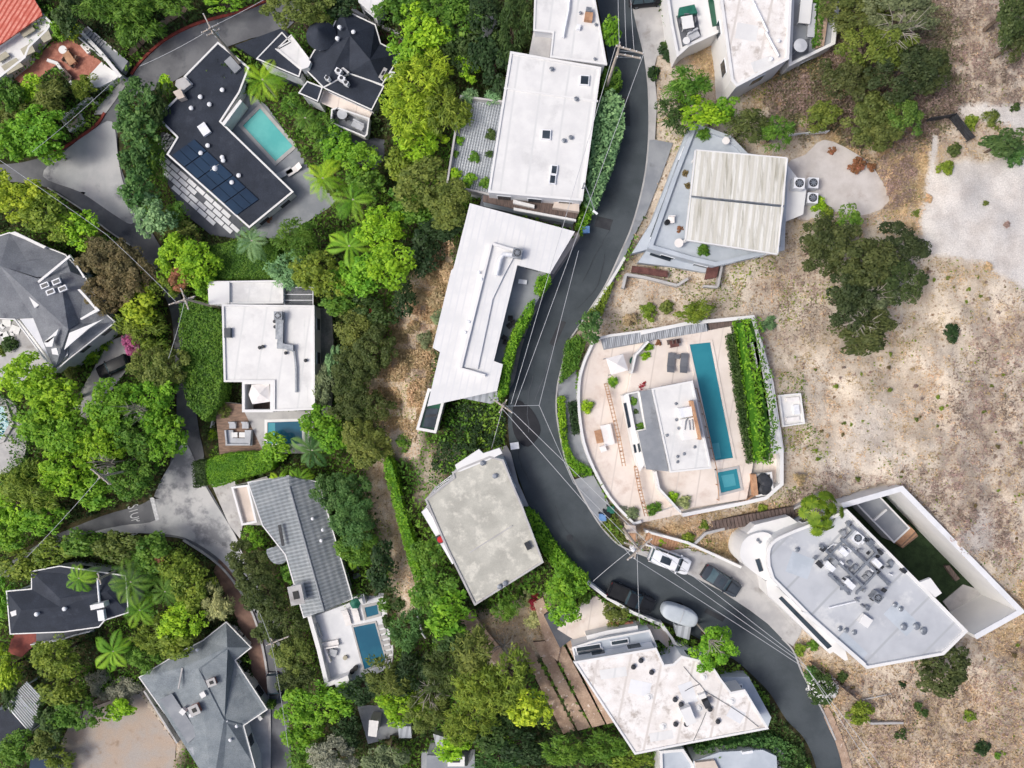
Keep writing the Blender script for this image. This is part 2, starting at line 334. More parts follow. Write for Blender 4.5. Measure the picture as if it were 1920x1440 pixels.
M['leaf'] = foliage('leaf'); M['dry'] = foliage('dry_leaf', .1)
M['bark'] = mat('bark', S(120,104,90), S(90,78,68), 3, rough=.95, fine=.2)
M['barkpale'] = mat('bark_pale', S(176,168,156), S(150,142,132), 3, rough=.95, fine=.15)
# ---------------------------------------------------------------- the setting: roads, paving, ground
def drape(name, poly, off, m, z=None, step=24, kind='structure', up=None):
    """a sheet lying on the ground (or level at z) from a photo outline"""
    bm = bmesh.new(); f = bm.faces.new([bm.verts.new((u, v, 0)) for u, v in poly])
    if z is None:
        us = [p[0] for p in poly]; vs_ = [p[1] for p in poly]
        for ax, lo, hi in ((0, min(us), max(us)), (1, min(vs_), max(vs_))):
            k = math.floor(lo / step) + 1
            while k * step < hi:
                co = (k * step, 0, 0) if ax == 0 else (0, k * step, 0); no = (1, 0, 0) if ax == 0 else (0, 1, 0)
                bmesh.ops.bisect_plane(bm, geom=bm.verts[:] + bm.edges[:] + bm.faces[:], plane_co=co, plane_no=no); k += 1
    bmesh.ops.triangulate(bm, faces=bm.faces[:])
    hh = hraw(np.array([v.co.x for v in bm.verts]), np.array([v.co.y for v in bm.verts])) + off if z is None else np.full(len(bm.verts), z)
    mb = MB(); bm.verts.index_update()
    mb.add([P(v.co.x, v.co.y, hh[i]) for i, v in enumerate(bm.verts)], [[v.index for v in f.verts] for f in bm.faces], 0, True)
    bm.free(); return obj(name, mb, m, kind=kind)
LOW = []      # (outline, level or None): where the ground sheet runs under paving
def sheet(name, poly, off, m, z=None):
    LOW.append((poly, None)); return drape(name, poly, off, m, z)
def pad(name, poly, z, depth, m, mside=None):
    """a level paved platform with solid sides"""
    LOW.append((poly, z)); mb = MB(); mb.px(poly, z - depth, z, 0 if mside is None else 1, 0)
    return obj(name, mb, [m] if mside is None else [m, mside], kind='structure')
def kerb(name, pts, m, w=.18, h=.13, closed=False):
    pts = smooth(pts, 4); mb = MB(); hh = hraw(np.array([p[0] for p in pts]), np.array([p[1] for p in pts]))
    q = [Vector(P(p[0], p[1], hh[i])) for i, p in enumerate(pts)]; L = []; Rr = []
    for i in range(len(q)):
        d = (q[min(i + 1, len(q) - 1)] - q[max(i - 1, 0)]); d.z = 0; d.normalize(); n = Vector((-d.y, d.x, 0)) * w / 2
        L.append(q[i] + n); Rr.append(q[i] - n)
    n = len(q); V = [p - Vector((0, 0, .25)) for p in L] + [p + Vector((0, 0, h)) for p in L] + [p + Vector((0, 0, h)) for p in Rr] + [p - Vector((0, 0, .25)) for p in Rr]
    mb.add(V, [[k * n + i, k * n + i + 1, (k + 1) * n + i + 1, (k + 1) * n + i] for k in range(3) for i in range(n - 1)] + [[0, n, 2*n, 3*n], [n-1, 4*n-1, 3*n-1, 2*n-1]])
    return obj(name, mb, m, kind='structure')

RL = [(1108,-160),(1112,-60),(1120,0),(1138,100),(1145,200),(1142,290),(1128,350),(1112,397),(1087,440),(1060,482),(1030,525),(1008,570),(988,605),(970,655),(957,720),(952,780),(956,840),(962,865),(976,905),(993,952),(1012,985),(1042,1030),(1075,1068),(1100,1090),(1140,1120),(1190,1143),(1247,1167),(1300,1192),(1345,1218),(1385,1243),(1425,1280),(1447,1305),(1475,1350),(1508,1385),(1530,1437),(1545,1520),(1555,1650)]
RR = [(1172,-160),(1178,-60),(1184,0),(1196,55),(1209,110),(1216,175),(1216,262),(1207,340),(1186,420),(1163,475),(1135,535),(1106,580),(1083,615),(1066,642),(1054,685),(1045,725),(1043,770),(1050,817),(1061,865),(1076,900),(1100,945),(1127,987),(1155,1017),(1180,1031),(1215,1044),(1255,1062),(1297,1080),(1350,1107),(1407,1145),(1440,1170),(1466,1197),(1487,1220),(1503,1260),(1530,1310),(1548,1345),(1566,1387),(1578,1437),(1592,1520),(1600,1650)]
MAIN = smooth(RL, 4) + smooth(RR, 4)[::-1]
sheet('road', MAIN, .03, M['asphalt'])
kerb('kerb', RR[2:26], M['concrete']); kerb('kerb', RR[30:36], M['concrete'])
kerb('kerb', [(1012,985),(1042,1030),(1075,1068),(1092,1086)], M['concrete'])
sheet('road_patch', smooth([(966,752),(990,760),(1010,790),(1012,815),(990,838),(968,822),(960,790)], 3, True), .05, mat('road_patch', S(46,47,51), S(54,55,59), .6, rough=.95, spec=.1, fine=.15))
for q in ([(1050,600),(1062,604),(1040,650),(1030,644)], [(1120,405),(1150,412),(1143,432),(1114,424)], [(1325,1140),(1360,1158),(1355,1166),(1320,1148)], [(1165,180),(1180,180),(1182,236),(1167,236)]): sheet('road_patch', q, .05, mat('road_mend', S(60,61,65), S(72,73,76), .6, rough=.95, spec=.1, fine=.15))
rc = random.Random(5)
for i in range(7):
    k = rc.randrange(4, len(RL) - 6); f = rc.uniform(.15, .85); pts = []
    for j in range(3):
        a, b = RL[k + j], RR[min(len(RR) - 1, int((k + j) * (len(RR) - 1) / (len(RL) - 1)))]; g_ = min(.93, max(.07, f + rc.uniform(-.12, .12))); pts.append((a[0] + (b[0] - a[0]) * g_, a[1] + (b[1] - a[1]) * g_))
    pts = smooth(pts, 6); pts = [(u + rc.uniform(-1.2, 1.2), v + rc.uniform(-1.2, 1.2)) for u, v in pts]
    sheet('tar_seam', [(u - .4, v - .1) for u, v in pts] + [(u + .4, v + .1) for u, v in pts[::-1]], .062, M['metaldark'] if i % 3 else M['concrete_dark'])
# worn pale shoulder along the inner bend
sheet('road_shoulder', smooth([(1078,436),(1090,440),(1062,486),(1034,528),(1012,572),(992,610),(976,660),(962,720),(948,722),(955,670),(976,610),(1000,560),(1020,515),(1050,470)], 3, True), .055, mat('shoulder', S(150,142,136), S(120,114,112), .6, rough=.95, fine=.15, c3=S(92,90,92), s3=.5))
# lower street, its junction and branches
LO = [(560,-40),(500,2),(440,25),(370,45),(310,75),(265,115),(245,140),(222,180),(200,212),(178,238),(120,278),(60,300),(0,308),(-160,310)]
LI = [(-160,342),(0,340),(90,352),(150,390),(200,430),(245,460),(290,520),(318,580),(326,640),(330,720),(330,800),(318,870),(285,935),(190,968),(90,1010),(0,1062),(-160,1120)]
LJ = [(-160,1160),(0,1090),(90,1040),(170,1000),(230,995),(300,1005),(345,1012),(395,1045),(430,1078),(465,1130),(485,1180),(500,1250),(506,1320),(507,1400),(505,1480),(500,1640)]
LK = [(556,1640),(550,1480),(545,1400),(540,1330),(536,1250),(528,1180),(505,1130),(480,1090),(462,1060),(445,1010),(432,985),(400,930),(385,900),(382,850),(372,800),(362,720),(352,640),(345,580),(330,530),(310,480),(282,430),(250,370),(226,310),(220,240),(232,190),(300,165),(345,140),(400,100),(470,72),(540,52),(620,-40)]
LOWER = smooth(LO, 4) + smooth(LI, 4) + smooth(LJ, 4) + smooth(LK, 4)
sheet('lower_road', LOWER, .03, M['asphalt_lower'])
sheet('old_paving', smooth([(210,228),(222,300),(232,345),(255,395),(246,420),(210,400),(150,360),(80,330),(120,285),(165,250)], 4, True), .12, M['asphalt_old'])
sheet('junction_paving', smooth([(352,835),(368,870),(382,905),(402,940),(430,985),(445,1012),(462,1058),(478,1090),(498,1125),(480,1150),(455,1105),(425,1062),(390,1032),(345,1008),(290,1000),(200,1000),(180,996),(230,985),(292,975),(288,935),(302,900),(325,860),(340,830)], 4, True), .12, M['asphalt_old'])
sheet('sidewalk', [(245,143),(228,150),(180,205),(176,215),(197,214),(215,190),(232,165)], .12, M['concrete'])
sheet('sidewalk', [(1182,0),(1184,-80),(1236,-80),(1236,0),(1250,60),(1258,100),(1232,105),(1226,130),(1232,190),(1228,262),(1216,262),(1216,175),(1209,110),(1196,55)], .10, M['concrete'])
sheet('sidewalk', [(1216,262),(1228,262),(1262,268),(1240,330),(1212,400),(1190,440),(1172,480),(1146,540),(1136,533),(1163,475),(1186,420),(1207,340)], .09, M['concrete_grey'])
sheet('driveway', [(1075,900),(1090,895),(1112,890),(1140,940),(1152,965),(1128,985),(1100,945)], .10, M['concrete_grey'])
sheet('driveway', [(1180,1031),(1230,1035),(1290,1028),(1330,1040),(1390,1062),(1440,1100),(1500,1190),(1487,1212),(1466,1197),(1440,1170),(1407,1145),(1350,1107),(1297,1080),(1215,1044)], .09, M['concrete'])
sheet('driveway', [(1075,440),(1086,434),(1090,438),(1038,514),(1030,512)], .10, M['stuccobeige'])
sheet('driveway', [(918,845),(950,835),(958,850),(972,905),(992,950),(962,948),(930,875)], .12, M['concrete'])
sheet('driveway', [(150,735),(205,640),(255,620),(262,660),(240,690),(200,745),(160,790),(135,760)], .08, M['concrete'])
sheet('driveway', [(395,905),(440,900),(455,985),(450,1010),(430,985)], .08, M['concrete'])
sheet('front_path', [(1055,690),(1080,690),(1086,770),(1098,830),(1112,885),(1092,892),(1075,870),(1062,840),(1062,800),(1048,760),(1046,728)], .08, M['concrete_grey'])
sheet('verge', [(415,1040),(440,1075),(470,1130),(492,1190),(505,1270),(507,1340),(480,1340),(470,1240),(440,1150),(400,1070)], .07, mat('verge', S(140,112,98), S(118,94,84), .8, rough=1, fine=.2))
sheet('driveway', [(455,1360),(505,1320),(506,1460),(440,1460),(445,1400)], .09, M['concrete'])
sheet('front_path', smooth([(1545,1345),(1566,1390),(1580,1440),(1596,1520),(1612,1520),(1598,1440),(1578,1380),(1553,1325)], 2, True), .06, M['soil'])
sheet('footpath', smooth([(246,104),(240,96),(262,72),(300,40),(345,12),(352,20),(306,50),(270,82)], 2, True), .08, M['soil'])
kerb('red_kerb', [(520,-8),(500,2),(440,25),(370,45),(310,75),(265,115),(247,140)], M['redpaint'], .35, .2)
kerb('red_kerb', [(197,212),(178,238),(120,278),(100,286)], M['redpaint'], .35, .2)
kerb('kerb', [(345,1012),(395,1045),(430,1078),(465,1130),(485,1180),(500,1250),(506,1320),(507,1400),(505,1480)], M['concrete'], .3, .25)
kerb('kerb', [(90,352),(150,390),(200,430),(245,460)], M['concrete'])
# stop line and word on the branch
sb = drape('stop_line', [(281,934),(288,931),(299,974),(292,977)], .15, M['paint'])
zst = h1(252, 962) + .17
fc = bpy.data.curves.new('stop_word', 'FONT'); fc.body = "STOP"; fc.size = 1.15; fc.align_x = 'CENTER'; fc.align_y = 'CENTER'
fo = bpy.data.objects.new('stop_word', fc); fo.data.materials.append(M['paint']); C.objects.link(fo); fo.location = P(252, 963, zst); fo.scale = (.9, 2.0, 1); fo.rotation_euler = (0, 0, R(-74)); fo['kind'] = 'structure'
for (u, v) in ((174, 276), (1068, 1008)):
    mb = MB(); mb.cyl(P(u, v, h1(u, v) + .05), .38, .03, 20); obj('manhole', mb, M['metaldark'], kind='structure')

# level gardens, decks and courts (photo outline, level)
pad('pool_deck', [(409,232),(452,178),(470,176),(500,198),(560,282),(600,345),(634,378),(524,450),(470,440),(545,362)], -12.6, 1.5, M['concrete_grey'])
pad('drive_court', [(300,245),(340,262),(395,360),(470,430),(440,447),(395,440),(345,400),(312,340),(296,290)], -13.6, 1.0, M['concrete_dark'])
pad('brick_patio', [(25,150),(60,118),(98,78),(138,74),(190,116),(143,167),(108,120),(50,162)], -12.2, 1.5, M['brick'], M['white'])
pad('upper_terrace', [(143,167),(190,116),(226,143),(188,163)], -12.0, 2, M['white'])
pad('stair_landing', [(150,55),(165,50),(240,115),(228,135)], -11.6, 1, M['concrete_grey'])
pad('garden_terrace', [(862,180),(942,190),(918,362),(838,345)], -1.0, 5, M['pavers'], M['stucco'])
pad('side_deck', [(970,495),(1033,512),(1010,560),(965,640),(950,690),(926,678)], 2.0, 6, M['concrete_grey'])
pad('lower_court', [(905,362),(1082,380),(1078,415),(1075,432),(985,404),(900,385)], -.6, 4, M['concrete_dark'])
pad('pool_terrace', [(1086,720),(1092,690),(1103,660),(1122,634),(1410,593),(1440,720),(1466,850),(1466,905),(1440,932),(1392,940),(1202,980),(1183,976),(1145,935),(1115,882),(1095,830),(1086,770)], .9, 2.5, M['beige'], M['white'])
pad('upper_pool_deck', [(1192,665),(1215,640),(1370,612),(1385,700),(1412,870),(1400,936),(1230,962),(1272,948),(1232,915),(1228,880),(1200,880),(1172,765)], 1.6, 1.5, M['beige'], M['white'])
pad('courtyard_lawn', [(1560,940),(1660,905),(1850,1110),(1822,1180),(1800,1180)], -2.0, 1, M['lawn'])
pad('concrete_apron', [(1768,1128),(1806,1096),(1868,1116),(1880,1150),(1815,1186),(1798,1168)], -1.9, 1, M['concrete'])
pad('entry_court', [(1380,1035),(1440,1085),(1510,1160),(1500,1190),(1440,1120),(1390,1068)], .25, 1, M['concrete'])
pad('pool_deck', [(578,1160),(682,1120),(722,1112),(742,1248),(690,1270),(612,1285)], -12.4, 5, M['stucco'])
pad('wood_deck', [(402,752),(510,765),(500,850),(412,855)], -13.4, 1.5, M['wood'], M['stucco'])
pad('pool_surround', [(455,765),(592,772),(580,850),(495,850)], -13.3, 1.5, M['concrete'])
pad('side_garden', [(590,575),(622,580),(628,700),(620,780),(592,780)], -11.6, 3, mat('garden_gravel', S(128,128,122), S(98,102,96), .6, rough=1, fine=.25, fscale=6))
pad('front_yard', [(0,595),(30,600),(105,695),(60,720),(-40,720),(-40,600)], -15.3, 1, M['concrete'])
pad('side_terrace', [(435,912),(500,893),(530,960),(500,985),(455,984)], -13.9, 1, M['concrete'])
pad('garden_court', [(640,248),(722,262),(722,300),(700,318),(632,285)], -9.5, 2, M['concrete_dark'])
pad('car_court', [(480,110),(440,85),(530,52),(545,70),(565,130),(562,160),(530,150)], -10.6, 1, M['slate'])
pad('brick_path', [(1045,1180),(1092,1130),(1118,1118),(1180,1162),(1250,1180),(1262,1225),(1235,1200),(1085,1205)], .1, 3, M['beige'])
pad('garage_forecourt', [(1020,1155),(1060,1130),(1090,1185),(1050,1215)], -.2, 3, M['concrete_dark'])
pad('yard_court', [(670,1325),(710,1320),(760,1345),(750,1380),(690,1395)], -15.0, 1, M['concrete_grey'])
pad('yard_court', [(790,1410),(890,1405),(895,1470),(790,1470)], -10.4, 1, M['concrete_grey'])
for i, q in enumerate([[(862,1165),(885,1150),(960,1240),(945,1262),(900,1215)], [(1000,1130),(1018,1120),(1050,1215),(1045,1240),(1030,1225)]]):
    pad('garden_path', q, -1.9 + i, 1, M['soil'])
for i in range(4):     # stepped planting beds below the terrace house
    o = 26 * i
    pad('terrace_bed', [(974+o,1212-8*i),(996+o,1212-10*i),(1080+o*1.05,1370-6*i),(1056+o*1.05,1376-6*i)], -2.4 + .55 * i, 4, M['soil'], M['wooddark'])
pad('dirt_yard', [(112,1398),(140,1340),(215,1310),(262,1300),(330,1395),(325,1460),(130,1460)], -20.4, .6, mat('dirt_yard', S(176,158,142), S(168,160,153), .3, rough=1, fine=.16, fscale=8, c3=S(150,130,112), s3=.5, bump=.6, bscale=8))
pad('red_court', [(25,1180),(70,1175),(75,1200),(40,1232),(15,1225)], -18.6, .6, mat('red_court', S(150,82,72), S(120,70,64), .8, rough=.9, fine=.2))
pad('pale_lot', smooth([(1475,312),(1510,290),(1545,262),(1600,285),(1640,318),(1668,380),(1610,405),(1560,398),(1520,412),(1490,400)], 3, True), 1.25, .3, mat('pale_lot', S(206,200,196), S(190,183,178), .5, rough=.95, fine=.08, c3=S(168,154,146), s3=.35, bump=.4))
LOW.append(([(1578,950),(1690,918),(1910,1146),(1828,1191),(1790,1170)], -2.0))
# ---- ground sheet with its natural zones
su = np.unique(np.concatenate([np.array([-14000,-7000,-3500,-1800,-900,-500,-320]), np.arange(-230, 2160, 6), np.array([2240,2420,2900,3800,5600,9000,16000])]))
sv = np.unique(np.concatenate([np.array([-14000,-7000,-3500,-1800,-900,-500,-320]), np.arange(-230, 1680, 6), np.array([1760,1940,2500,3600,5600,9000,16000])]))
GU, GV = np.meshgrid(su, sv); gu, gv = GU.ravel(), GV.ravel()
gz = hraw(gu, gv)
def vnoise(x, y, s, seed):       # value noise
    r = np.random.default_rng(seed); T = r.random((256, 256)); x = x / s; y = y / s
    i = np.floor(x).astype(int); j = np.floor(y).astype(int); fx = x - i; fy = y - j; fx = fx*fx*(3-2*fx); fy = fy*fy*(3-2*fy)
    g = lambda a, b: T[a % 256, b % 256]
    return (g(i,j)*(1-fx)+g(i+1,j)*fx)*(1-fy)+(g(i,j+1)*(1-fx)+g(i+1,j+1)*fx)*fy
nz = sum(vnoise(gu, gv, s, k) * w for k, (s, w) in enumerate(((60,.5),(26,.28),(12,.22))))
def zone(poly, soft=18, jitter=46): return np.clip((sdist(poly, gu, gv) + (nz - .5) * jitter) / soft + .5, 0, 1)
Z_DRY = np.maximum.reduce([
 zone([(1222,90),(1330,40),(1600,-60),(17000,-4000),(17000,17000),(1650,17000),(1600,1700),(1545,1340),(1490,1215),(1440,1150),(1200,1030),(1170,1000),(1060,640),(1110,560),(1180,480),(1230,250)]),
 zone([(800,470),(850,455),(858,520),(815,650),(806,760),(785,810),(780,860),(735,850),(712,790),(700,740),(735,620),(765,540)]),
 zone([(688,860),(722,865),(745,960),(790,1090),(785,1140),(755,1150),(730,1060),(700,960)]),
 zone([(800,850),(850,840),(840,930),(790,930)]) * .5, zone([(870,1140),(1020,1120),(1050,1230),(940,1260)]) * .8,
 zone([(110,1400),(140,1335),(215,1300),(275,1290),(335,1400),(330,1480),(120,1480)])])
Z_PALE = np.maximum.reduce([
 zone([(1738,330),(1790,308),(1860,300),(2200,290),(2200,620),(1905,530),(1850,505),(1790,490),(1738,470),(1728,410)], 10, 30),
 zone([(1785,195),(1910,195),(1990,180),(1990,260),(1850,232),(1800,230)], 12), zone([(1748,250),(1760,252),(1752,345),(1740,340)], 5, 10),
 zone([(1600,790),(1660,760),(1690,860),(1640,930),(1500,880),(1560,840)], 60) * .35, zone([(1820,1000),(1850,940),(1860,1010),(1835,1030)], 20) * .6])
Z_BRUSH = np.maximum.reduce([
 zone([(1622,300),(1700,285),(1722,320),(1700,380),(1660,385),(1632,340)], 14) * .95, zone([(1700,900),(1770,890),(1880,930),(1915,1010),(1905,1080),(1800,1010)], 40, 60) * .6,
 zone([(1740,60),(1830,60),(1920,110),(1900,160),(1790,150),(1740,100)], 40) * .5, zone([(1490,900),(1560,885),(1660,905),(1560,940),(1480,945)], 30) * .5,
 zone([(1840,600),(1930,580),(1960,900),(1800,860),(1760,760)], 80, 70) * .38, zone([(1410,540),(1540,440),(1560,600),(1470,640)], 50) * .3, zone([(1500,-40),(1940,-40),(1940,230),(1700,260),(1560,200)], 60, 90) * .55, zone([(1560,1290),(1940,1200),(1940,1500),(1600,1500)], 90, 120) * .3, zone([(840,560),(840,640),(800,720),(760,700),(790,600)], 40) * .4])
Z_GOLD = np.maximum.reduce([
 zone([(1440,120),(1580,80),(1700,180),(1760,240),(1740,420),(1690,420),(1480,200),(1400,200)], 40) * .8, zone([(1195,985),(1460,945),(1480,960),(1330,1000),(1400,1000),(1380,1060),(1290,1030),(1210,1000)], 20) * .85,
 zone([(1280,100),(1365,70),(1375,150),(1320,140)], 20) * .8, zone([(1490,1220),(1620,1250),(1600,1300),(1560,1350),(1530,1300)], 20) * .55, zone([(1900,1080),(1990,1080),(1990,1440),(1860,1180)], 30) * .5, zone([(1560,1330),(2100,1230),(2100,1600),(1600,1600)], 60) * .3, zone([(770,470),(850,460),(845,560),(800,560)], 30) * .8, zone([(700,560),(860,480),(850,660),(760,800),(690,760)], 60) * .4, zone([(690,870),(730,870),(790,1130),(740,1130)], 30) * .5, zone([(880,1150),(1010,1130),(1040,1230),(950,1250)], 20) * .4])
low = np.zeros(len(gu)); lev = np.full(len(gu), 1e9); keep = (gu > -300) & (gu < 2200) & (gv > -300) & (gv < 1720)
idx = np.where(keep)[0]
for poly, z in LOW:
    us = [p[0] for p in poly]; vs_ = [p[1] for p in poly]
    s = idx[(gu[idx] > min(us) - 8) & (gu[idx] < max(us) + 8) & (gv[idx] > min(vs_) - 8) & (gv[idx] < max(vs_) + 8)]
    q = inside(poly, gu[s], gv[s])
    if z is None: low[s[q]] = .22
    else: lev[s[q]] = np.minimum(lev[s[q]], z - .3)
rough_amp = .10 + .28 * Z_DRY * (1 - Z_PALE) * (.4 + .6 * vnoise(gu, gv, 90, 11))
paved = low > 0
gz2 = gz + np.where(paved, 0, rough_amp * (vnoise(gu, gv, 20, 21) - .5) + Z_DRY * 1.1 * (vnoise(gu, gv, 60, 23) - .5) + rough_amp * .8 * (vnoise(gu, gv, 9, 22) - .5) - .04)
nearroad = np.minimum(np.abs(sdist(MAIN, gu, gv)), np.abs(sdist(LOWER, gu, gv)))
gz2 = np.where((nearroad < 22) & ~paved, gz - .06 - .0 * gz, gz2) - low
gz2 = np.minimum(gz2, lev)
far = np.maximum(np.maximum(-300 - gu, gu - 2220), np.maximum(-300 - gv, gv - 1720)); gz2 = np.where(far > 0, gz2 - np.clip(far, 0, 4000) * .004, gz2)
kk = (H - gz2) / F
co = np.stack([(gu - 960) * kk, (720 - gv) * kk, gz2], 1)
nu, nv = len(su), len(sv); a = np.arange(nu * nv).reshape(nv, nu)
quads = np.stack([a[1:, :-1], a[1:, 1:], a[:-1, 1:], a[:-1, :-1]], -1).reshape(-1, 4)
def np_mesh(name, co, quads, attrs={}, dom='POINT', mats=()):
    me = bpy.data.meshes.new(name); k = quads.shape[1]
    me.vertices.add(len(co)); me.vertices.foreach_set("co", co.astype(np.float32).ravel())
    me.loops.add(quads.size); me.loops.foreach_set("vertex_index", quads.astype(np.int32).ravel())
    me.polygons.add(len(quads)); me.polygons.foreach_set("loop_start", np.arange(0, quads.size, k, dtype=np.int32))
    for n, v in attrs.items():
        at = me.attributes.new(n, 'FLOAT', dom); at.data.foreach_set("value", v.astype(np.float32))
    for m in mats: me.materials.append(m)
    me.update(calc_edges=True); return me
def ground_material():
    m = bpy.data.materials.new("ground"); m.use_nodes = True; nt = m.node_tree; N, L = nt.nodes, nt.links; b = N["Principled BSDF"]; b.inputs["Roughness"].default_value = 1; b.inputs["Specular IOR Level"].default_value = .1
    geo = N.new("ShaderNodeNewGeometry")
    def noise(sc, det=8, ro=.65, wmap=None):
        n = N.new("ShaderNodeTexNoise"); n.inputs["Scale"].default_value = sc; n.inputs["Detail"].default_value = det; n.inputs["Roughness"].default_value = ro; L.new(geo.outputs["Position"], n.inputs["Vector"]); return n.outputs[0]
    def rmp(n, lo, hi, o0=0., o1=1.):
        r = N.new("ShaderNodeMapRange"); r.interpolation_type = 'SMOOTHSTEP'; r.inputs[1].default_value = lo; r.inputs[2].default_value = hi; r.inputs[3].default_value = o0; r.inputs[4].default_value = o1; L.new(n, r.inputs[0]); return r.outputs[0]
    def mix(f, x, y):
        q = N.new("ShaderNodeMix"); q.data_type = 'RGBA'; L.new(f, q.inputs[0])
        for s_, val in ((q.inputs[6], x), (q.inputs[7], y)):
            if isinstance(val, tuple): s_.default_value = val + (1,)
            else: L.new(val, s_)
        return q.outputs[2]
    def at(n): q = N.new("ShaderNodeAttribute"); q.attribute_name = n; return q.outputs["Fac"]
    def mul(x, y): q = N.new("ShaderNodeMath"); q.operation = 'MULTIPLY'; L.new(x, q.inputs[0]); L.new(y, q.inputs[1]); return q.outputs[0]
    wet = mix(rmp(noise(.8), .4, .6), S(52,58,36), S(78,72,52))
    dry = mix(rmp(noise(.28), .38, .62), S(208,196,180), S(182,168,151))
    dry = mix(mul(rmp(noise(.9, 10, .75), .52, .66), rmp(noise(.12, 4), .35, .6)), dry, S(158,136,118))
    gold = mix(rmp(noise(.7, 9, .7), .4, .62), S(196,168,122), S(158,130,92))
    brush = mix(rmp(noise(1.6, 9, .75), .42, .6), S(150,132,124), S(106,92,88))
    pale = mix(rmp(noise(.35, 8, .6), .4, .66), S(208,203,198), S(194,187,181))
    dry = mix(mul(at("gold"), rmp(noise(.6, 7), .3, .55)), dry, gold); dry = mix(mul(at("brush"), rmp(noise(1.3, 9, .75), .2, .8)), dry, brush); dry0 = dry
    vo = N.new("ShaderNodeTexVoronoi"); vo.inputs["Scale"].default_value = 1.5; vo.inputs["Randomness"].default_value = 1; L.new(geo.outputs["Position"], vo.inputs["Vector"])
    vo2 = N.new("ShaderNodeTexVoronoi"); vo2.inputs["Scale"].default_value = 3.1; L.new(geo.outputs["Position"], vo2.inputs["Vector"])
    dry = mix(mul(rmp(vo2.outputs["Distance"], .42, .2), rmp(noise(.5, 5), .44, .6)), dry, S(160,138,120))
    sp = mul(rmp(vo.outputs["Distance"], .30, .16), rmp(noise(.22, 5), .42, .56)); inv = N.new("ShaderNodeMath"); inv.operation = 'SUBTRACT'; inv.inputs[0].default_value = 1; L.new(at("pale"), inv.inputs[1])
    dry = mix(mul(mul(sp, inv.outputs[0]), rmp(noise(3), .3, .6)), dry, S(126,104,82))
    dry = mix(at("pale"), dry, pale)
    col = mix(at("dry"), wet, dry)
    g = N.new("ShaderNodeMix"); g.data_type = 'RGBA'; g.blend_type = 'MULTIPLY'; g.inputs[0].default_value = 1; L.new(col, g.inputs[6]); cc = N.new("ShaderNodeCombineColor"); fr = rmp(noise(7, 5, .75), .3, .7, .80, 1.18)
    for i in range(3): L.new(fr, cc.inputs[i])
    L.new(cc.outputs[0], g.inputs[7]); L.new(g.outputs[2], b.inputs["Base Color"])
    bp = N.new("ShaderNodeBump"); bp.inputs["Strength"].default_value = .55; bp.inputs["Distance"].default_value = .12; L.new(noise(4, 8, .75), bp.inputs["Height"]); L.new(bp.outputs[0], b.inputs["Normal"]); return m
me = np_mesh("ground", co, quads, {"dry": Z_DRY, "pale": Z_PALE, "brush": Z_BRUSH, "gold": Z_GOLD}, 'POINT', [ground_material()])
me.polygons.foreach_set("use_smooth", np.ones(len(quads), bool))
g = bpy.data.objects.new("ground", me); C.objects.link(g); g["kind"] = "structure"
# ---------------------------------------------------------------- buildings
def W(poly, z): return [P(u, v, z)[:2] for u, v in poly]
def windows(root, wp, zb, zt, only_facing=True, maxn=40, sp=3.4, ww=1.5, wh=1.35, floors=None):
    if area(wp) < 0: wp = wp[::-1]
    nf = floors or max(1, int((zt - zb) / 3.0)); cnt = 0
    for i in range(len(wp)):
        a, b = Vector(wp[i]), Vector(wp[(i + 1) % len(wp)]); e = b - a; Ln = e.length
        if Ln < 2.6: continue
        d = e / Ln; n = Vector((d.y, -d.x)); mid = (a + b) / 2
        if only_facing and n.dot(-mid) < 0.5: continue
        k = max(1, int(Ln / sp)); rz = math.atan2(d.y, d.x)
        for fl in range(nf):
            z = zt - 1.55 - fl * 3.0
            if z - wh / 2 < zb + .3: continue
            for j in range(k):
                if cnt >= maxn: return
                c = a + e * ((j + .5) / k); cnt += 1
                mb = MB(); mb.box((c.x + n.x * .01, c.y + n.y * .01, z), (ww + .18, .10, wh + .18), rz)
                fr = obj('window', mb, M['metalwhite'], root)
                mb = MB(); mb.box((c.x + n.x * .02, c.y + n.y * .02, z), (ww, .12, wh), rz); obj('pane', mb, M['glass'], fr)
def house(name, label, poly, zr, zb, roof, wall='stucco', par=(.22, .3), over=.0, win=True, parmat=None, floors=None, group='houses on the hillside', cat='house', slab=.18):
    wr = W(poly, zr); cx = sum(p[0] for p in wr) / len(wr); cy = sum(p[1] for p in wr) / len(wr)
    r = thing(name, label, cat, (cx, cy, zb), 0, group)
    wp = inset(wr, over + .06); mb = MB(); mb.prism(wp, zb, zr - slab, top=False); obj('wall', mb, M[wall], r)
    mb = MB(); mb.prism(wr, zr - slab, zr, bottom=True); rf = obj('roof', mb, M[roof], r)
    if par:
        mb = MB(); mb.ring(inset(wr, -.02), inset(wr, par[1]), zr - .02, zr + par[0]); obj('parapet', mb, M[parmat or 'white'], r)
    if win: windows(r, wp, zb, zr - slab, floors=floors)
    r["_z"] = zr; return r
def zof(r): return r["_z"]
def slabpx(root, name, quad, h, m, z=None, sub=None, off=0.0):
    z = zof(root) if z is None else z; mb = MB(); mb.px(quad, z + off - .03, z + off + h); o = obj(name, mb, M[m], root if sub is None else sub); return o
def rect(u, v, w, l, a=0.0):     # photo rectangle: centre, width, length, angle (degrees, clockwise on the photo)
    c, s = math.cos(R(a)), math.sin(R(a))
    return [(u + x * c - y * s, v + x * s + y * c) for x, y in ((-w/2, -l/2), (w/2, -l/2), (w/2, l/2), (-w/2, l/2))]
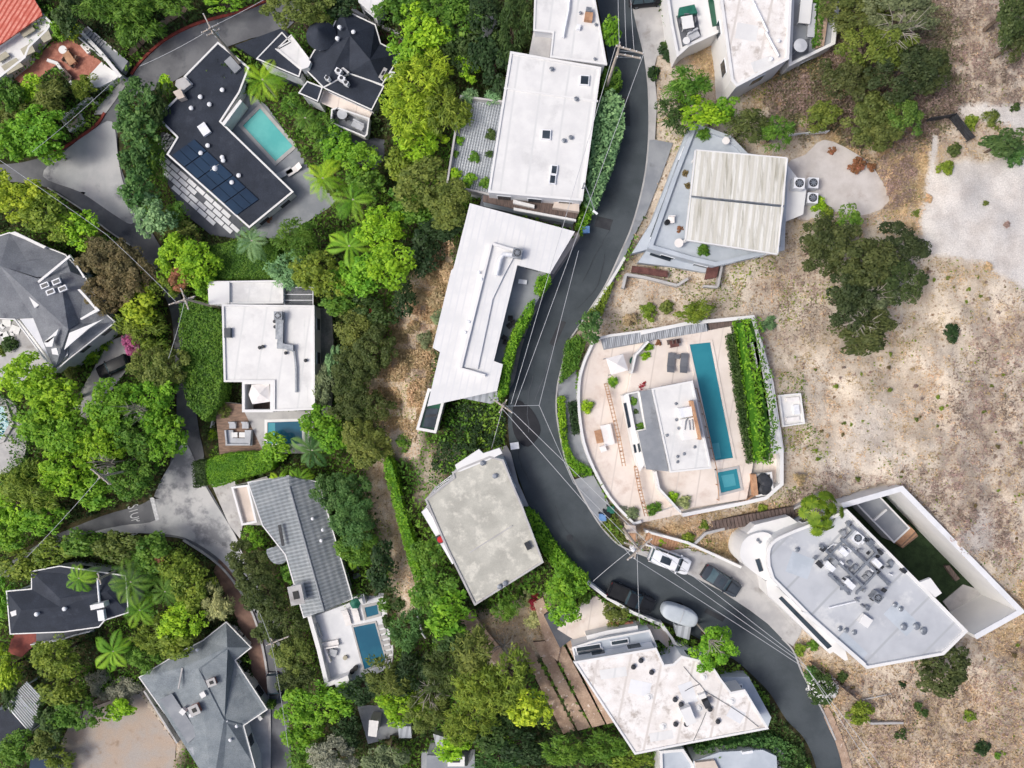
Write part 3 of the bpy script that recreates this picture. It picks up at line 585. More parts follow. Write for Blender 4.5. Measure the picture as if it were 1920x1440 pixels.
def skylight(root, u, v, w, l, a, z=None):
    z = zof(root) if z is None else z
    o = slabpx(root, 'skylight', rect(u, v, w + 4, l + 4, a), .22, 'metalwhite', z); mb = MB(); mb.px(rect(u, v, w, l, a), z + .1, z + .25); obj('pane', mb, M['glass'], o)
def vents(root, pts, r=.16, h=.4, m='metal', z=None):
    z = zof(root) if z is None else z
    for u, v in pts:
        mb = MB(); c = P(u, v, z); mb.cyl((c[0], c[1], c[2] - .05), r, h, 10); mb.cyl((c[0], c[1], c[2] + h - .05), r * 1.5, .1, 10, r2=r * .8); obj('roof_vent', mb, M[m], root)
def pipe(root, pts, r, m='metal', z=None, name='pipe', dz=.3):
    z = zof(root) if z is None else z
    mb = MB(); mb.tube([P(u, v, z + dz) for u, v in pts], r, 8); return obj(name, mb, M[m], root)
def duct(root, pts, w, h, m='metal', z=None, name='duct', dz=.15):
    z = zof(root) if z is None else z; mb = MB()
    for p, q in zip(pts, pts[1:]):
        mb.bar(P(p[0], p[1], z + dz + h / 2), P(q[0], q[1], z + dz + h / 2), w, h)
    for i, p in enumerate(pts): mb.box(P(p[0], p[1], z + dz + h / 2 + .01), (w * 1.12, w * 1.12, h * 1.05), 0)
    return obj(name, mb, M[m], root)
def ac_unit(label, u, v, z, a=0, s=1.0, m='metalwhite'):
    k = K(z); c = P(u, v, z); t = thing('air_conditioner', label, 'air conditioner', c, R(-a), 'air conditioners')
    mb = MB(); mb.box((c[0], c[1], c[2] + .48 * s), (.95 * s, .95 * s, .9 * s)); mb.v = mb.v
    for dx, dy in ((-1, -1), (1, -1), (1, 1), (-1, 1)): mb.box((c[0] + dx * .36 * s, c[1] + dy * .36 * s, c[2] + .02), (.12, .12, .08))
    obj('casing', mb, M[m], t)
    mb = MB(); mb.cyl((c[0], c[1], c[2] + .9 * s), .38 * s, .07, 20); f = obj('fan', mb, M['metaldark'], t)
    mb = MB()
    for i in range(4): mb.box((c[0], c[1], c[2] + .9 * s + .085), (.62 * s, .10 * s, .03), R(45 * i))
    mb.cyl((c[0], c[1], c[2] + .9 * s + .06), .1 * s, .06, 10); obj('fan_blades', mb, M['metal'], f)
    return t
def facets(root, name, faces, m, thick=.16, parent_wall=None):
    mb = MB()
    for f in faces:
        top = [P(*p) for p in f]; bot = [(x, y, z - thick) for x, y, z in top]; n = len(f)
        mb.add(top, [list(range(n))]); mb.add(bot, [list(range(n))[::-1]])
        mb.add(top + bot, [[i, i + n, (i + 1) % n + n, (i + 1) % n] for i in range(n)])
    return obj(name, mb, M[m], root)
def pitched(name, label, outline, ze, zb, roof, faces, wall='stucco', over=.5, group='houses on the hillside', floors=None, win=True, gutter='white'):
    """house with a faceted roof: outline at eaves height, faces as (u, v, z) lists"""
    wr = W(outline, ze); cx = sum(p[0] for p in wr) / len(wr); cy = sum(p[1] for p in wr) / len(wr)
    r = thing(name, label, 'house', (cx, cy, zb), 0, group); wp = inset(wr, over)
    mb = MB(); mb.prism(wp, zb, ze - .05); obj('wall', mb, M[wall], r)
    facets(r, 'roof', faces, roof)
    if gutter:
        mb = MB(); mb.ring(inset(wr, -.12), inset(wr, .03), ze - .20, ze + .04); obj('gutter', mb, M[gutter], r)
    if win: windows(r, wp, zb, ze - .2, floors=floors)
    r["_z"] = ze; return r
def chimney(root, u, v, w, l, a, z, h=1.0, m='white', pot=True):
    o = slabpx(root, 'chimney', rect(u, v, w, l, a), h, m, z - .5); zz = z - .5 + h
    mb = MB(); mb.px(rect(u, v, w * 1.2, l * 1.2, a), zz - .02, zz + .1); obj('chimney_cap', mb, M['concrete'], o)
    if pot:
        mb = MB(); mb.px(rect(u, v, w * .5, l * .5, a), zz + .09, zz + .16); obj('flue', mb, M['black'], o)
def wallthing(name, label, pts, zt, h, w, m, cat='wall', group='garden walls', closed=False, zb=None, cap=None):
    z0 = zt - h if zb is None else zb
    mb = MB(); pw = [P(u, v, zt)[:2] for u, v in pts]; mb.polywall(pw, w, z0, zt, closed=closed)
    if cap:
        o = thing(name, label, cat, (pw[0][0], pw[0][1], z0), 0, group); obj('wall_body', mb, M[m], o)
        mb = MB(); mb.polywall(pw, w + .1, zt, zt + .08, closed=closed); obj('coping', mb, M[cap], o); return o
    return obj(name, mb, M[m], None, label, cat, group)
def wallground(name, label, pts, h, w, m, cat='wall', group='garden walls'):
    """a wall that follows the ground"""
    q = []
    for u, v in pts: q.append(P(u, v, h1(u, v) + h))
    mb = MB(); n = len(q)
    for a, b in zip(q, q[1:]):
        d = Vector((b[0] - a[0], b[1] - a[1])).normalized(); nx, ny = -d.y * w / 2, d.x * w / 2
        V = []
        for p in (a, b):
            for s in (1, -1):
                V += [(p[0] + s * nx, p[1] + s * ny, p[2] - h - .6), (p[0] + s * nx, p[1] + s * ny, p[2])]
        mb.add(V, [[1, 5, 7, 3], [0, 4, 5, 1], [2, 3, 7, 6], [0, 1, 3, 2], [4, 6, 7, 5]])
    return obj(name, mb, M[m], None, label, cat, group)
def railing(label, pts, z, h=1.0, m='metalwhite', sp=1.2, name='railing', bars=True, group='railings', glass=False):
    q = [Vector(P(u, v, z)) for u, v in pts]; t = thing(name, label, 'railing', q[0], 0, group)
    top = MB(); post = MB(); inf = MB()
    for a, b in zip(q, q[1:]):
        top.bar(a + Vector((0, 0, h)), b + Vector((0, 0, h)), .08, .07)
        n = max(1, int((b - a).length / sp))
        for i in range(n + 1):
            p = a.lerp(b, i / n); post.box((p.x, p.y, p.z + h / 2), (.07, .07, h - .04))
        if glass: inf.bar(a + Vector((0, 0, h * .5)), b + Vector((0, 0, h * .5)), .03, h * .8)
        elif bars:
            for k in (.3, .55, .8): inf.bar(a + Vector((0, 0, h * k)), b + Vector((0, 0, h * k)), .03, .03)
    obj('handrail', top, M[m], t); obj('posts', post, M[m], t)
    if inf.v: obj('infill', inf, M['glass' if glass else m], t)
    return t

# 1 red tiled villa, upper left corner
h = house('tiled_house', 'white villa with bright red clay tile roof in the upper left corner', [(-60,-40),(40,-40),(76,18),(79,28),(8,78),(-60,120)], -10.0, -12.6, 'redtile', 'white', None, .3)
t = house('terrace_block', 'white terrace block with four beige awnings in front of the red tile roof', [(-40,104),(14,72),(84,28),(102,46),(92,62),(60,92),(52,112),(0,152),(-40,175)], -11.0, -12.6, 'white_roof', 'white', (.5, .25), cat='house')
for q in ([(36,60),(58,46),(66,56),(44,70)], [(70,62),(90,54),(97,72),(82,80)], [(38,92),(58,80),(66,96),(46,106)], [(2,124),(30,108),(44,124),(14,140)], [(-10,110),(10,96),(18,104),(-4,118)]):
    slabpx(t, 'awning', q, .12, 'tan', off=.35)
wallthing('garden_wall', 'white wall along the stair beside the brick patio', [(150,58),(190,100),(226,144)], -11.0, 2.5, .45, 'white')
wallthing('garden_wall', 'white zigzag wall at the lower edge of the brick patio', [(88,112),(106,118),(142,167),(158,154)], -11.8, 1.2, .4, 'white')
wallthing('garden_wall', 'small white wall with brown cap beside the red kerb', [(116,222),(150,196),(168,182),(180,192)], -12.6, 1.5, .4, 'white')
h = house('gate_lodge', 'small white gate lodge with brown roof beside the red kerb', [(112,222),(140,198),(152,206),(160,230),(132,248)], -13.4, -14.6, 'stuccobeige', 'white', (.15, .3), win=False, cat='outbuilding')
slabpx(h, 'roof_panel', [(124,222),(140,206),(150,212),(134,228)], .14, 'brick')
# 2 dark house round the bright pool
h = house('dark_house', 'long dark slate roofed house with solar panels wrapping the bright turquoise pool', [(409,79),(468,127),(450,174),(415,228),(551,360),(468,428),(313,290),(332,258),(294,220),(358,158),(345,144)], -10.6, -13.8, 'slate', 'stucco', (.12, .22), .1)
DK = h
for i in range(5):
    for j in range(3):
        a0 = np.array([322, 290]); e1 = np.array([122, 114]) / 5; e2 = np.array([42, -30]) / 3
        p = a0 + e1 * i + e2 * j; q = [tuple(p + e1*.03), tuple(p + e1 * .97), tuple(p + e1 * .97 + e2 * .95), tuple(p + e2 * .95 + e1*.03)]
        slabpx(h, 'solar_panel', q, .09, 'solar', off=.06)
slabpx(h, 'skylight', rect(382, 242, 16, 22, -35), .4, 'metalwhite'); slabpx(h, 'equipment_base', rect(436, 121, 16, 30, -42), .3, 'concrete_grey')
slabpx(h, 'roof_hatch', [(330,150),(345,144),(358,158),(340,172),(328,160)], .6, 'concrete'); slabpx(h, 'chimney', [(324,172),(338,166),(346,182),(334,186)], .9, 'stuccobeige')
vents(h, [(404,316),(394,197),(377,183),(418,170),(391,274),(378,288),(420,302),(449,330),(436,343),(418,296),(360,204)], .2, .35, 'metalwhite'); 
mb = MB(); c = P(404, 316, -10.6); mb.cyl((c[0], c[1], c[2] - .02), .75, .08, 24); obj('dome_base', mb, M['metal'], h); mb = MB(); mb.cyl((c[0], c[1], c[2] + .06), .45, .3, 20, r2=.2); obj('dome', mb, M['metalwhite'], h)
for q in ([(415,232),(450,186),(454,190),(420,236)],): slabpx(h, 'eaves_wall', q, 2.2, 'white', -12.4)
# 3 dark house with a round turret
zt = -6.6
A, B, Cc, D, E, G, I = (640,17), (703,47), (713,82), (751,102), (716,158), (607,163), (560,130)
h = pitched('turret_house', 'dark slate house with a round turret and a white railed balcony', [A, B, Cc, D, E, (655,137), (607,163), (572,128), (590,95), (612,80)], zt, -11.0, 'slate',
  [[A + (zt,), B + (zt,), (656,66,zt+2.0)], [B + (zt,), Cc + (zt,), (694,112,zt+1.9), (656,66,zt+2.0)], [Cc + (zt,), D + (zt,), (694,112,zt+1.9)], [D + (zt,), E + (zt,), (694,112,zt+1.9)],
   [E + (zt,), (655,137,zt), (607,163,zt), (656,66,zt+2.0), (694,112,zt+1.9)], [A + (zt,), (656,66,zt+2.0), (607,163,zt), (572,128,zt), (590,95,zt), (612,80,zt)]])
r0 = h; h["_z"] = zt
mb = MB(); c = P(602, 66, -5.6); mb.cyl((c[0], c[1], -11), 1.55, 5.3, 28); tu = obj('turret', mb, M['stucco'], r0)
mb = MB(); mb.cyl((c[0], c[1], -5.7), 1.9, 1.6, 28, r2=.06); obj('turret_roof', mb, M['slate'], tu)
for nm, lb, q, z, rf in (('flat_wing', '', [(607,162),(655,136),(721,163),(698,208),(610,168)], -6.9, 'slate'), ('small_wing', '', [(577,154),(606,165),(597,192),(561,176)], -7.2, 'slate'), ('side_wing', '', [(482,112),(530,62),(546,80),(520,94),(566,132),(562,146)], -7.2, 'slate'), ('sun_terrace', '', [(520,93),(547,67),(581,112),(566,131)], -7.2, 'white_roof')):
    o = slabpx(r0, nm, q, 0.2, rf, z); wp = inset(W(q, z), .15); mb = MB(); mb.prism(wp, -11, z - .04); obj('wing_wall', mb, M['stucco'], o)
    mb = MB(); mb.ring(inset(W(q, z), -.03), inset(W(q, z), .12), z + .05, z + .3); obj('wing_edge', mb, M['white'], o)
slabpx(r0, 'stair_housing', [(560,110),(572,104),(583,116),(578,126),(566,130)], 1.3, 'white', -7.0)
slabpx(r0, 'roof_curb', [(618,110),(621,108),(655,135),(652,138)], .7, 'white', zt - .2)
slabpx(r0, 'terrace_floor', [(607,168),(698,209),(692,224),(632,206),(595,190)], .1, 'beige'  , -8.3); 
q = [(622,205),(634,202),(692,222),(688,252),(684,256),(620,230)]; slabpx(r0, 'balcony', q, .12, 'concrete_grey', -8.4)
mb = MB(); wq = W(q, -7.2); mb.ring(inset(wq, -.08), inset(wq, .12), -8.2, -7.2); obj('balcony_parapet', mb, M['white'], r0)
mb = MB(); mb.prism(inset(wq, .3), -11, -8.3); obj('balcony_base', mb, M['stucco'], r0)
for (u, v, s) in ((634,132,12),(640,146,13),(648,154,10),(613,145,9)):
    o = slabpx(r0, 'roof_equipment', rect(u, v, s, s * .7, 30), .8, 'metalwhite', zt + .3); mb = MB(); cc = P(u, v, zt + 1.1); mb.cyl((cc[0], cc[1], cc[2] - .02), .22, .08, 12); obj('fan', mb, M['metaldark'], o)
vents(r0, [(634,75),(638,54),(664,63)], .18, .5, 'metalwhite', zt + 1.4); slabpx(r0, 'skylight', rect(735, 141, 9, 14, 10), .2, 'metalwhite', -6.2); chimney(r0, 718, 137, 6, 18, 30, -4.4, .9)
wallthing('garden_wall', 'pale zigzag wall above a brick court behind the turret house', [(660,16),(700,42),(745,62),(760,76)], -8.6, 2.4, .4, 'concrete')
drape('brick_court', [(703,52),(758,78),(752,100),(716,84)], .25, M['brickdark'])
# roof piece at the top edge and a white sail
house('white_roofed_house', 'white flat roof fragment at the top edge behind the turret house', [(668,-30),(726,-30),(716,14),(704,30),(672,4)], -6, -10, 'white_roof', 'stucco', None)
mb = MB(); q = [P(902,50,-3.2), P(918,14,-2.6), P(938,46,-3.6), P(908,75,-3.0)]; mb.add(q + [(x, y, z - .04) for x, y, z in q], [[0,1,2,3],[7,6,5,4],[0,4,5,1],[1,5,6,2],[2,6,7,3],[3,7,4,0]])
t = thing('shade_sail', 'white shade sail stretched among the dark trees near the top edge', 'shade sail', P(918, 45, -6)); obj('sail', mb, M['cloth_white'], t)
for p in q: mb = MB(); mb.tube([(p[0], p[1], p[2]), (p[0] * 1.001, p[1], -7.5)], .05, 6); obj('post', mb, M['metal'], t)
# 4, 5 white roofs west of the road at the top
h = house('white_roofed_house', 'white roofed house at the top edge with a small roof terrace', [(1004,-60),(1108,-60),(1116,0),(1138,122),(1036,108),(1031,108),(1036,62),(1000,58)], 4.2, -6, 'white_roof', 'stucco', (.1, .2), .1)
slabpx(h, 'roof_terrace', [(1000,60),(1035,63),(1030,108),(992,102)], .1, 'concrete', 2.6); mb = MB(); mb.prism(inset(W([(1000,60),(1035,63),(1030,108),(992,102)], 2.6), .05), -6, 2.5); obj('terrace_wall', mb, M['stucco'], h)
pipe(h, [(1070,-20),(1066,20),(1056,70)], .13, 'metalwhite'); slabpx(h, 'equipment_base', rect(1104, 30, 15, 16, 8), .5, 'timber'); slabpx(h, 'roof_box', rect(1104, 17, 10, 8, 8), .7, 'metal'); slabpx(h, 'roof_box', rect(1085, 50, 7, 9, 8), .4, 'metalwhite')
vents(h, [(1117,48),(1115,112),(1088,26)], .12, .3)
h = house('white_roofed_house', 'large white flat roofed house with three skylights beside the paved garden terrace', [(957,97),(1127,127),(1124,150),(1092,377),(915,361)], 4.0, -5, 'white_roof', 'stucco', (.12, .25), .0)
skylight(h, 1096, 150, 14, 15, 4); skylight(h, 1024, 252, 14, 15, 4); skylight(h, 1039, 318, 9, 14, 6); skylight(h, 1036, 336, 9, 14, 6)
vents(h, [(1080,187),(1070,259),(1057,265),(1034,131)], .18, .3); 
mb = MB(); mb.bar(P(945,165,4.04), P(1121,190,4.04), .2, .12); obj('roof_seam', mb, M['white'], h)
wallthing('terrace_wall', 'pale low wall around the paved garden terrace', [(942,190),(864,180),(838,346),(918,364)], -.3, 1.5, .22, 'concrete')
# strip between the two white roofs
h = house('entrance_block', 'grey entrance block with beige box between the two white roofs', [(906,366),(1086,382),(1084,402),(1078,414),(985,396),(905,378)], 1.6, -4, 'wooddark', 'stuccogrey', None, win=False, cat='outbuilding')
slabpx(h, 'beige_box', [(1040,378),(1086,380),(1086,397),(1036,389)], .8, 'stuccobeige'); slabpx(h, 'white_beam', [(962,374),(1002,384),(1002,390),(962,381)], .5, 'white'); slabpx(h, 'white_beam', [(963,389),(1080,411),(1080,415),(963,394)], .4, 'white'); slabpx(h, 'roof_box', rect(1046, 371, 9, 6, 6), 1.2, 'metaldark')
# 6 white metal roof
h = house('metal_roofed_house', 'long white metal roofed house with a raised ridge and narrow side court', [(881,381),(1078,434),(1031,513),(970,497),(926,677),(943,683),(932,733),(801,762),(825,660),(811,652),(846,507),(850,503)], 4.0, -5, 'metal_roof', 'stucco', None, .2)
slabpx(h, 'raised_roof', [(921,457),(970,470),(946,514),(924,560),(896,692),(862,688)], .22, 'metal_roof'); slabpx(h, 'ridge_cap', [(918,456),(923,458),(866,690),(860,688)], .55, 'white'); slabpx(h, 'ridge_cap', [(922,454),(968,468),(966,473),(921,459)], .5, 'white'); slabpx(h, 'ridge_cap', [(862,688),(910,702),(909,706),(861,692)], .5, 'white')
pipe(h, [(976,480),(944,477),(938,486),(931,516)], .28, 'metalwhite', name='duct', dz=.65); vents(h, [(903,525),(899,512),(880,604),(873,624)], .14, .6, 'metalwhite')
ac_unit('dark square air conditioner on the long white metal roof', 970, 477, 4.02, 12, 1.1, 'metal')
house('lean_to', 'grey ribbed lean-to roof beside the tip of the metal roof', [(862,746),(932,732),(935,752),(920,757)], 1.0, -3, 'slats', 'stuccogrey', None, win=False, cat='outbuilding')
slabpx(h, 'skylight', rect(980, 528, 16, 8, 8), .2, 'metalwhite', 2.05); 
# little glazed basin building under its tip
h = house('basin_house', 'white framed sunken glass basin below the tip of the metal roof', [(803,728),(837,738),(818,812),(781,805)], -1.6, -6.5, 'glassgreen', 'white', (.35, .3), win=False, cat='outbuilding')
slabpx(h, 'basin', [(800,766),(822,766),(815,802),(793,800)], .12, 'glass'); slabpx(h, 'basin_beam', [(797,778),(822,776),(822,781),(796,783)], .16, 'metaldark')
# 7 white modern house in the left middle
h = house('white_modern_house', 'white cubic house with roof ducts and a shaded roof opening beside the ivy hedge', [(417,571),(590,573),(591,768),(513,771),(513,716),(421,716)], -8.6, -15, 'white_roof', 'white', (.2, .25), .0)
WM = h
t = house('upper_wing', 'narrow white upper wing with potted plants north of the white cubic house', [(391,528),(532,526),(532,569),(393,571)], -9.4, -15, 'white_roof', 'white', (.25, .22), win=False)
slabpx(t, 'roof_step', [(391,528),(430,528),(430,569),(393,571)], .35, 'white', off=.02)
slabpx(h, 'skylight', rect(426, 624, 12, 18, 0), .5, 'glass'); duct(h, [(527,600),(526,648),(545,652)], .7, .5, 'metal'); duct(h, [(540,650),(552,660),(555,690),(555,734)], .22, .2, 'metal')
duct(h, [(519,596),(519,634)], .25, .3, 'metal'); vents(h, [(494,650),(537,662),(574,676),(516,603),(517,613),(488,652)], .16, .3, 'metaldark')
ac_unit('air conditioner with dark fan on the white cubic house roof', 526, 593, -8.58, 0, 1.1, 'metal')
mb = MB(); q = W([(457,716),(513,716),(513,772),(457,772)], -9.0); mb.ring(inset(q, -.05), inset(q, .3), -14, -8.55); obj('terrace_frame', mb, M['white'], h)
drape('roof_terrace', [(459,718),(511,718),(511,770),(459,770)], 0, M['wooddark'], -11.6)
mb = MB(); a = [P(466,740,-9.0), P(472,721,-9.0), P(505,720,-9.0), P(507,753,-9.0), P(473,758,-9.0), P(487,738,-8.5)]
mb.add(a, [[0,1,5],[1,2,5],[2,3,5],[3,4,5],[4,0,5]]); t = thing('parasol', 'cream square parasol shading the opening of the white cubic house', 'parasol', P(487, 738, -11.6)); obj('canopy', mb, M['cloth_white'], t); mb = MB(); c = P(487, 738, -9.35); mb.tube([(c[0], c[1], -11.6), (c[0], c[1], -8.6)], .04, 8); obj('pole', mb, M['metal'], t)
t = thing('pergola', 'grey louvred pergola at the corner of the white upper wing', 'pergola', P(560, 555, -13), 0, 'pergolas'); mb = MB()
for i in range(22): mb.bar(P(536, 541 + i * 1.5, -9.9), P(585, 541 + i * 1.5, -9.9), .05, .14)
obj('louvres', mb, M['concrete_grey'], t); mb = MB()
for v in (539, 552, 563, 574): mb.bar(P(534, v, -9.8), P(587, v, -9.8), .1, .16)
for u in (534, 587): mb.bar(P(u, 539, -9.81), P(u, 574, -9.81), .12, .16)
obj('beams', mb, M['metalwhite'], t); 
for u in (535, 586):
    for v in (540, 573): c = P(u, v, -9.9); mb = MB(); mb.box((c[0], c[1], -11.6), (.14, .14, 3.4)); obj('post', mb, M['metalwhite'], t)
# 8 grey tiled house
ze, zr = -9.6, -8.2
h = pitched('grey_tiled_house', 'long house with a grey ribbed tile roof above the white pool deck', [(466,905),(541,893),(597,905),(616,970),(660,1122),(570,1157),(536,1040),(493,985)], ze, -15, 'greytile',
  [[(466,905,ze),(541,893,ze+.6),(543,912,zr),(608,1146,zr),(570,1157,ze),(536,1040,ze),(493,985,ze)], [(541,893,ze+.6),(597,905,ze),(616,970,ze),(660,1122,ze),(608,1146,zr),(543,912,zr)]])
GT = h
mb = MB(); mb.tube([P(543,912,zr), P(608,1146,zr)], .12, 8); obj('ridge_cap', mb, M['concrete_grey'], h)
slabpx(h, 'bay_roof', smooth([(500,1030),(530,1028),(537,1050),(524,1058),(508,1052)], 3, True), .2, 'greytile', -10.6); mb = MB(); mb.prism(inset(W([(500,1030),(530,1028),(537,1050),(524,1058),(508,1052)], -10.6), .2), -15, -10.6); obj('bay_wall', mb, M['stucco'], h)
slabpx(h, 'skylight', rect(527, 1004, 5, 40, -10), .15, 'metaldark', -8.9); chimney(h, 555, 1116, 22, 30, -12, -8.6, 1.6, 'white'); vents(h, [(587,972),(603,1013),(606,993)], .15, .3, 'metalwhite', -8.7)
house('patio_wing', 'white walled patio wing with a green plant left of the grey tiled roof', [(436,912),(468,908),(484,978),(456,984)], -12.2, -15, 'stuccobeige', 'white', (.5, .25), win=False, cat='outbuilding')
wallthing('deck_wall', 'white wall along the left side of the white pool deck', [(580,1156),(598,1220),(613,1284),(654,1270)], -11.0, 4.5, .55, 'white')
wallthing('deck_wall', 'white wall between pool deck and the dark garden steps', [(659,1124),(680,1117),(684,1132)], -11.4, 2, .4, 'white'); house('bbq_block', 'white counter block at the lower end of the white pool deck', [(626,1278),(652,1266),(656,1280),(630,1290)], -10.6, -14, 'white', 'white', None, win=False, cat='outbuilding')
# 9 concrete roofed house
h = house('concrete_roofed_house', 'flat weathered concrete roofed house beside the bend with a red box on its edge', [(797,936),(850,895),(848,886),(866,876),(918,855),(944,862),(962,908),(980,950),(1019,1054),(890,1135),(852,1058),(838,1030)], 3.4, -7, 'conc_roof', 'stucco', (.12, .2), .0, parmat='concrete')
slabpx(h, 'upper_ledge', [(846,886),(857,882),(853,872),(898,842),(906,850),(936,840),(942,850),(918,862),(864,884)], .5, 'white', 3.0); slabpx(h, 'side_ledge', [(790,960),(800,952),(818,982),(856,1052),(848,1058)], .2, 'stucco', 2.4)
mb = MB(); mb.prism(inset(W([(790,960),(800,952),(818,982),(856,1052),(848,1058)], 2.4), .05), -6, 2.4, top=False); obj('ledge_wall', mb, M['stucco'], h)
slabpx(h, 'roof_seam', [(880,1035),(960,985),(961,987),(881,1037)], .08, 'concrete'); slabpx(h, 'skylight', rect(990, 1024, 9, 14, -25), .4, 'metaldark'); vents(h, [(937,1099),(947,1093),(905,868),(928,892)], .2, .3, 'metal'); mb = MB(); c = P(827, 1009, 2.6); mb.box((c[0], c[1], c[2] + .3), (.9, .9, .6), R(25)); t = thing('roof_box', 'red lidded dark box on the concrete roof edge', 'box', (c[0], c[1], c[2])); obj('box_body', mb, M['metaldark'], t); mb = MB(); mb.cyl((c[0], c[1], c[2] + .6), .36, .12, 18); obj('lid', mb, M['red'], t)
# 10 stained white roof at the lower middle
h = house('stained_roof_house', 'house with a large stained white roof and roof cables beside the stepped beds', [(1075,1240),(1090,1238),(1230,1214),(1245,1246),(1262,1244),(1278,1229),(1332,1242),(1350,1270),(1370,1297),(1396,1292),(1441,1366),(1300,1392),(1190,1414)], 4.4, -4, 'stain_roof', 'stucco', (.1, .22), .1)
SR = h
for pts in ([(1282,1250),(1300,1272),(1312,1283),(1322,1296),(1332,1302),(1370,1325),(1400,1345),(1422,1363)], [(1312,1283),(1298,1288),(1284,1296)], [(1324,1335),(1316,1355),(1300,1390)]): pipe(h, pts, .025, 'metaldark', name='roof_cable', dz=.08)
slabpx(h, 'roof_box', rect(1291, 1343, 20, 32, -22), .9, 'white'); slabpx(h, 'roof_box', rect(1317, 1306, 14, 9, -20), .5, 'white'); slabpx(h, 'roof_box', rect(1326, 1321, 12, 14, -25), .8, 'metaldark'); vents(h, [(1330,1328),(1276,1319),(1265,1310),(1266,1356),(1187,1249),(1201,1237),(1221,1259),(1345,1351),(1286,1356)], .2, .3, 'metaldark')
for (u, v) in ((1216, 1307), (1319, 1269), (1372, 1315), (1243, 1362), (1311, 1327)):
    mb = MB(); c = P(u, v, 4.4); mb.cyl((c[0], c[1], c[2]), .42, .06, 20); mb.cyl((c[0], c[1], c[2] + .06), .3, .12, 20, r2=.15); obj('roof_dome', mb, M['white'], h)
t = house('glazed_wing', 'pale lower wing with four glass roof lights above the stained white roof', [(1072,1213),(1120,1198),(1218,1180),(1232,1212),(1078,1239)], 2.2, -3, 'stuccogrey', 'stucco', (.15, .2), win=False)
for u, v, w_, l_ in ((1103,1215,44,7),(1107,1225,46,9),(1162,1204,30,6),(1168,1219,30,6)): skylight(t, u, v, w_, l_, -9)
t = house('side_wing', 'grey side wing with a glazed hatch right of the stained white roof', [(1352,1270),(1404,1269),(1446,1345),(1440,1364),(1398,1300),(1372,1297)], 1.6, -3, 'stuccogrey', 'stuccogrey', None, win=False); skylight(t, 1379, 1290, 24, 8, -4)
t = house('porch_wing', 'small white angular porch roof near the branching street tree', [(1262,1232),(1278,1222),(1330,1236),(1334,1246),(1280,1232),(1262,1248)], 2.0, -2, 'stuccogrey', 'white', (.1, .15), win=False, cat='outbuilding')
wallthing('street_wall', 'long white street wall with openings behind the black pickup', [(1092,1085),(1140,1122),(1185,1148),(1240,1172),(1247,1182)], 1.0, 2.6, .35, 'white'); wallthing('garden_wall', 'white wall above the red brick steps', [(1100,1196),(1140,1186),(1196,1177)], 1.6, 2.6, .5, 'white')
t = thing('brick_steps', 'dark red brick steps between white walls', 'steps', P(1150, 1190, .1)); 
for i in range(10): mb = MB(); mb.px([(1100 + i * 10, 1197 - i * 1.3), (1110 + i * 10, 1195.7 - i * 1.3), (1113 + i * 10, 1205 - i * 1.3), (1103 + i * 10, 1207 - i * 1.3)], -.2, .25 + i * .09); obj('step', mb, M['brickdark' if i % 3 else 'brick'], t)
t = thing('brick_steps', 'red brick steps under the round olive bush', 'steps', P(1165, 1168, .1))
for i in range(6): mb = MB(); mb.px([(1140 + i * 8, 1168), (1147 + i * 8, 1166), (1149 + i * 8, 1175), (1142 + i * 8, 1177)], 0, .22 + i * .1); obj('step', mb, M['brick'], t)
wallthing('planter_wall', 'curved white planter wall beside the side path', [(1240,1170),(1262,1200),(1264,1206),(1278,1212),(1300,1222)], 1.2, 1.6, .3, 'white'); slab_ = house('bin_store', 'pale slatted store roof beside the branching street tree', [(1266,1172),(1296,1176),(1292,1200),(1268,1192)], 1.4, -.2, 'slats', 'stuccogrey', None, win=False, cat='outbuilding')
# 11 big grey roofed house with courtyard
roofp = [(1586,954),(1812,1182),(1767,1226),(1623,1252),(1512,1152),(1446,1085)] + smooth([(1438,1060),(1438,1030),(1452,1010),(1490,992)], 4) + [(1560,966)]
h = house('modern_house', 'large pale grey roofed house with roof ducts and a rounded white end', roofp, 5.2, -.5, 'grey_roof', 'white', (.28, .3), .0)
MH = h
bay = smooth([(1388,1042),(1392,1018),(1408,1003),(1432,998),(1448,1006),(1442,1030),(1440,1060),(1448,1082),(1436,1088),(1400,1062)], 4, True)
mb = MB(); mb.px(bay, -.4, 4.0); b_ = obj('round_bay', mb, M['white'], h); slabpx(h, 'bay_window', rect(1424, 1060, 8, 24, -18), .12, 'glass', 4.0); vents(h, [(1424,1016),(1420,1012)], .12, .2, 'metal', 4.0)
slabpx(h, 'link_wall', [(1400,1000),(1416,984),(1480,968),(1496,980),(1486,994),(1440,1004)], .3, 'white', 3.0); mb = MB(); mb.prism(W([(1400,1000),(1416,984),(1480,968),(1496,980),(1486,994),(1440,1004)], 2.9), -.4, 2.95); obj('link_block', mb, M['white'], h)
q = [(1436,1090),(1448,1086),(1512,1152),(1584,1216),(1590,1237),(1584,1239),(1562,1222),(1556,1226),(1440,1116)]; mb = MB(); mb.px(q, -.4, 3.0); tr = obj('terrace_block', mb, M['white'], h); mb = MB(); mb.px([(1460,1122),(1466,1118),(1560,1212),(1552,1217)], 2.9, 3.04); obj('glass_strip', mb, M['glass'], tr)
slabpx(h, 'roof_step', [(1502,1146),(1516,1150),(1624,1244),(1622,1252)], .34, 'white'); slabpx(h, 'roof_hatch', rect(1624, 1165, 20, 18, 36), .5, 'white'); slabpx(h, 'parapet_notch', [(1724,1092),(1745,1084),(1766,1112),(1754,1120)], .32, 'white')
E1, E2 = np.array([.72, .69]), np.array([-.69, .72])
def ac_pt(a, b): p = np.array([1610, 1050]) + E1 * a + E2 * b; return tuple(p)
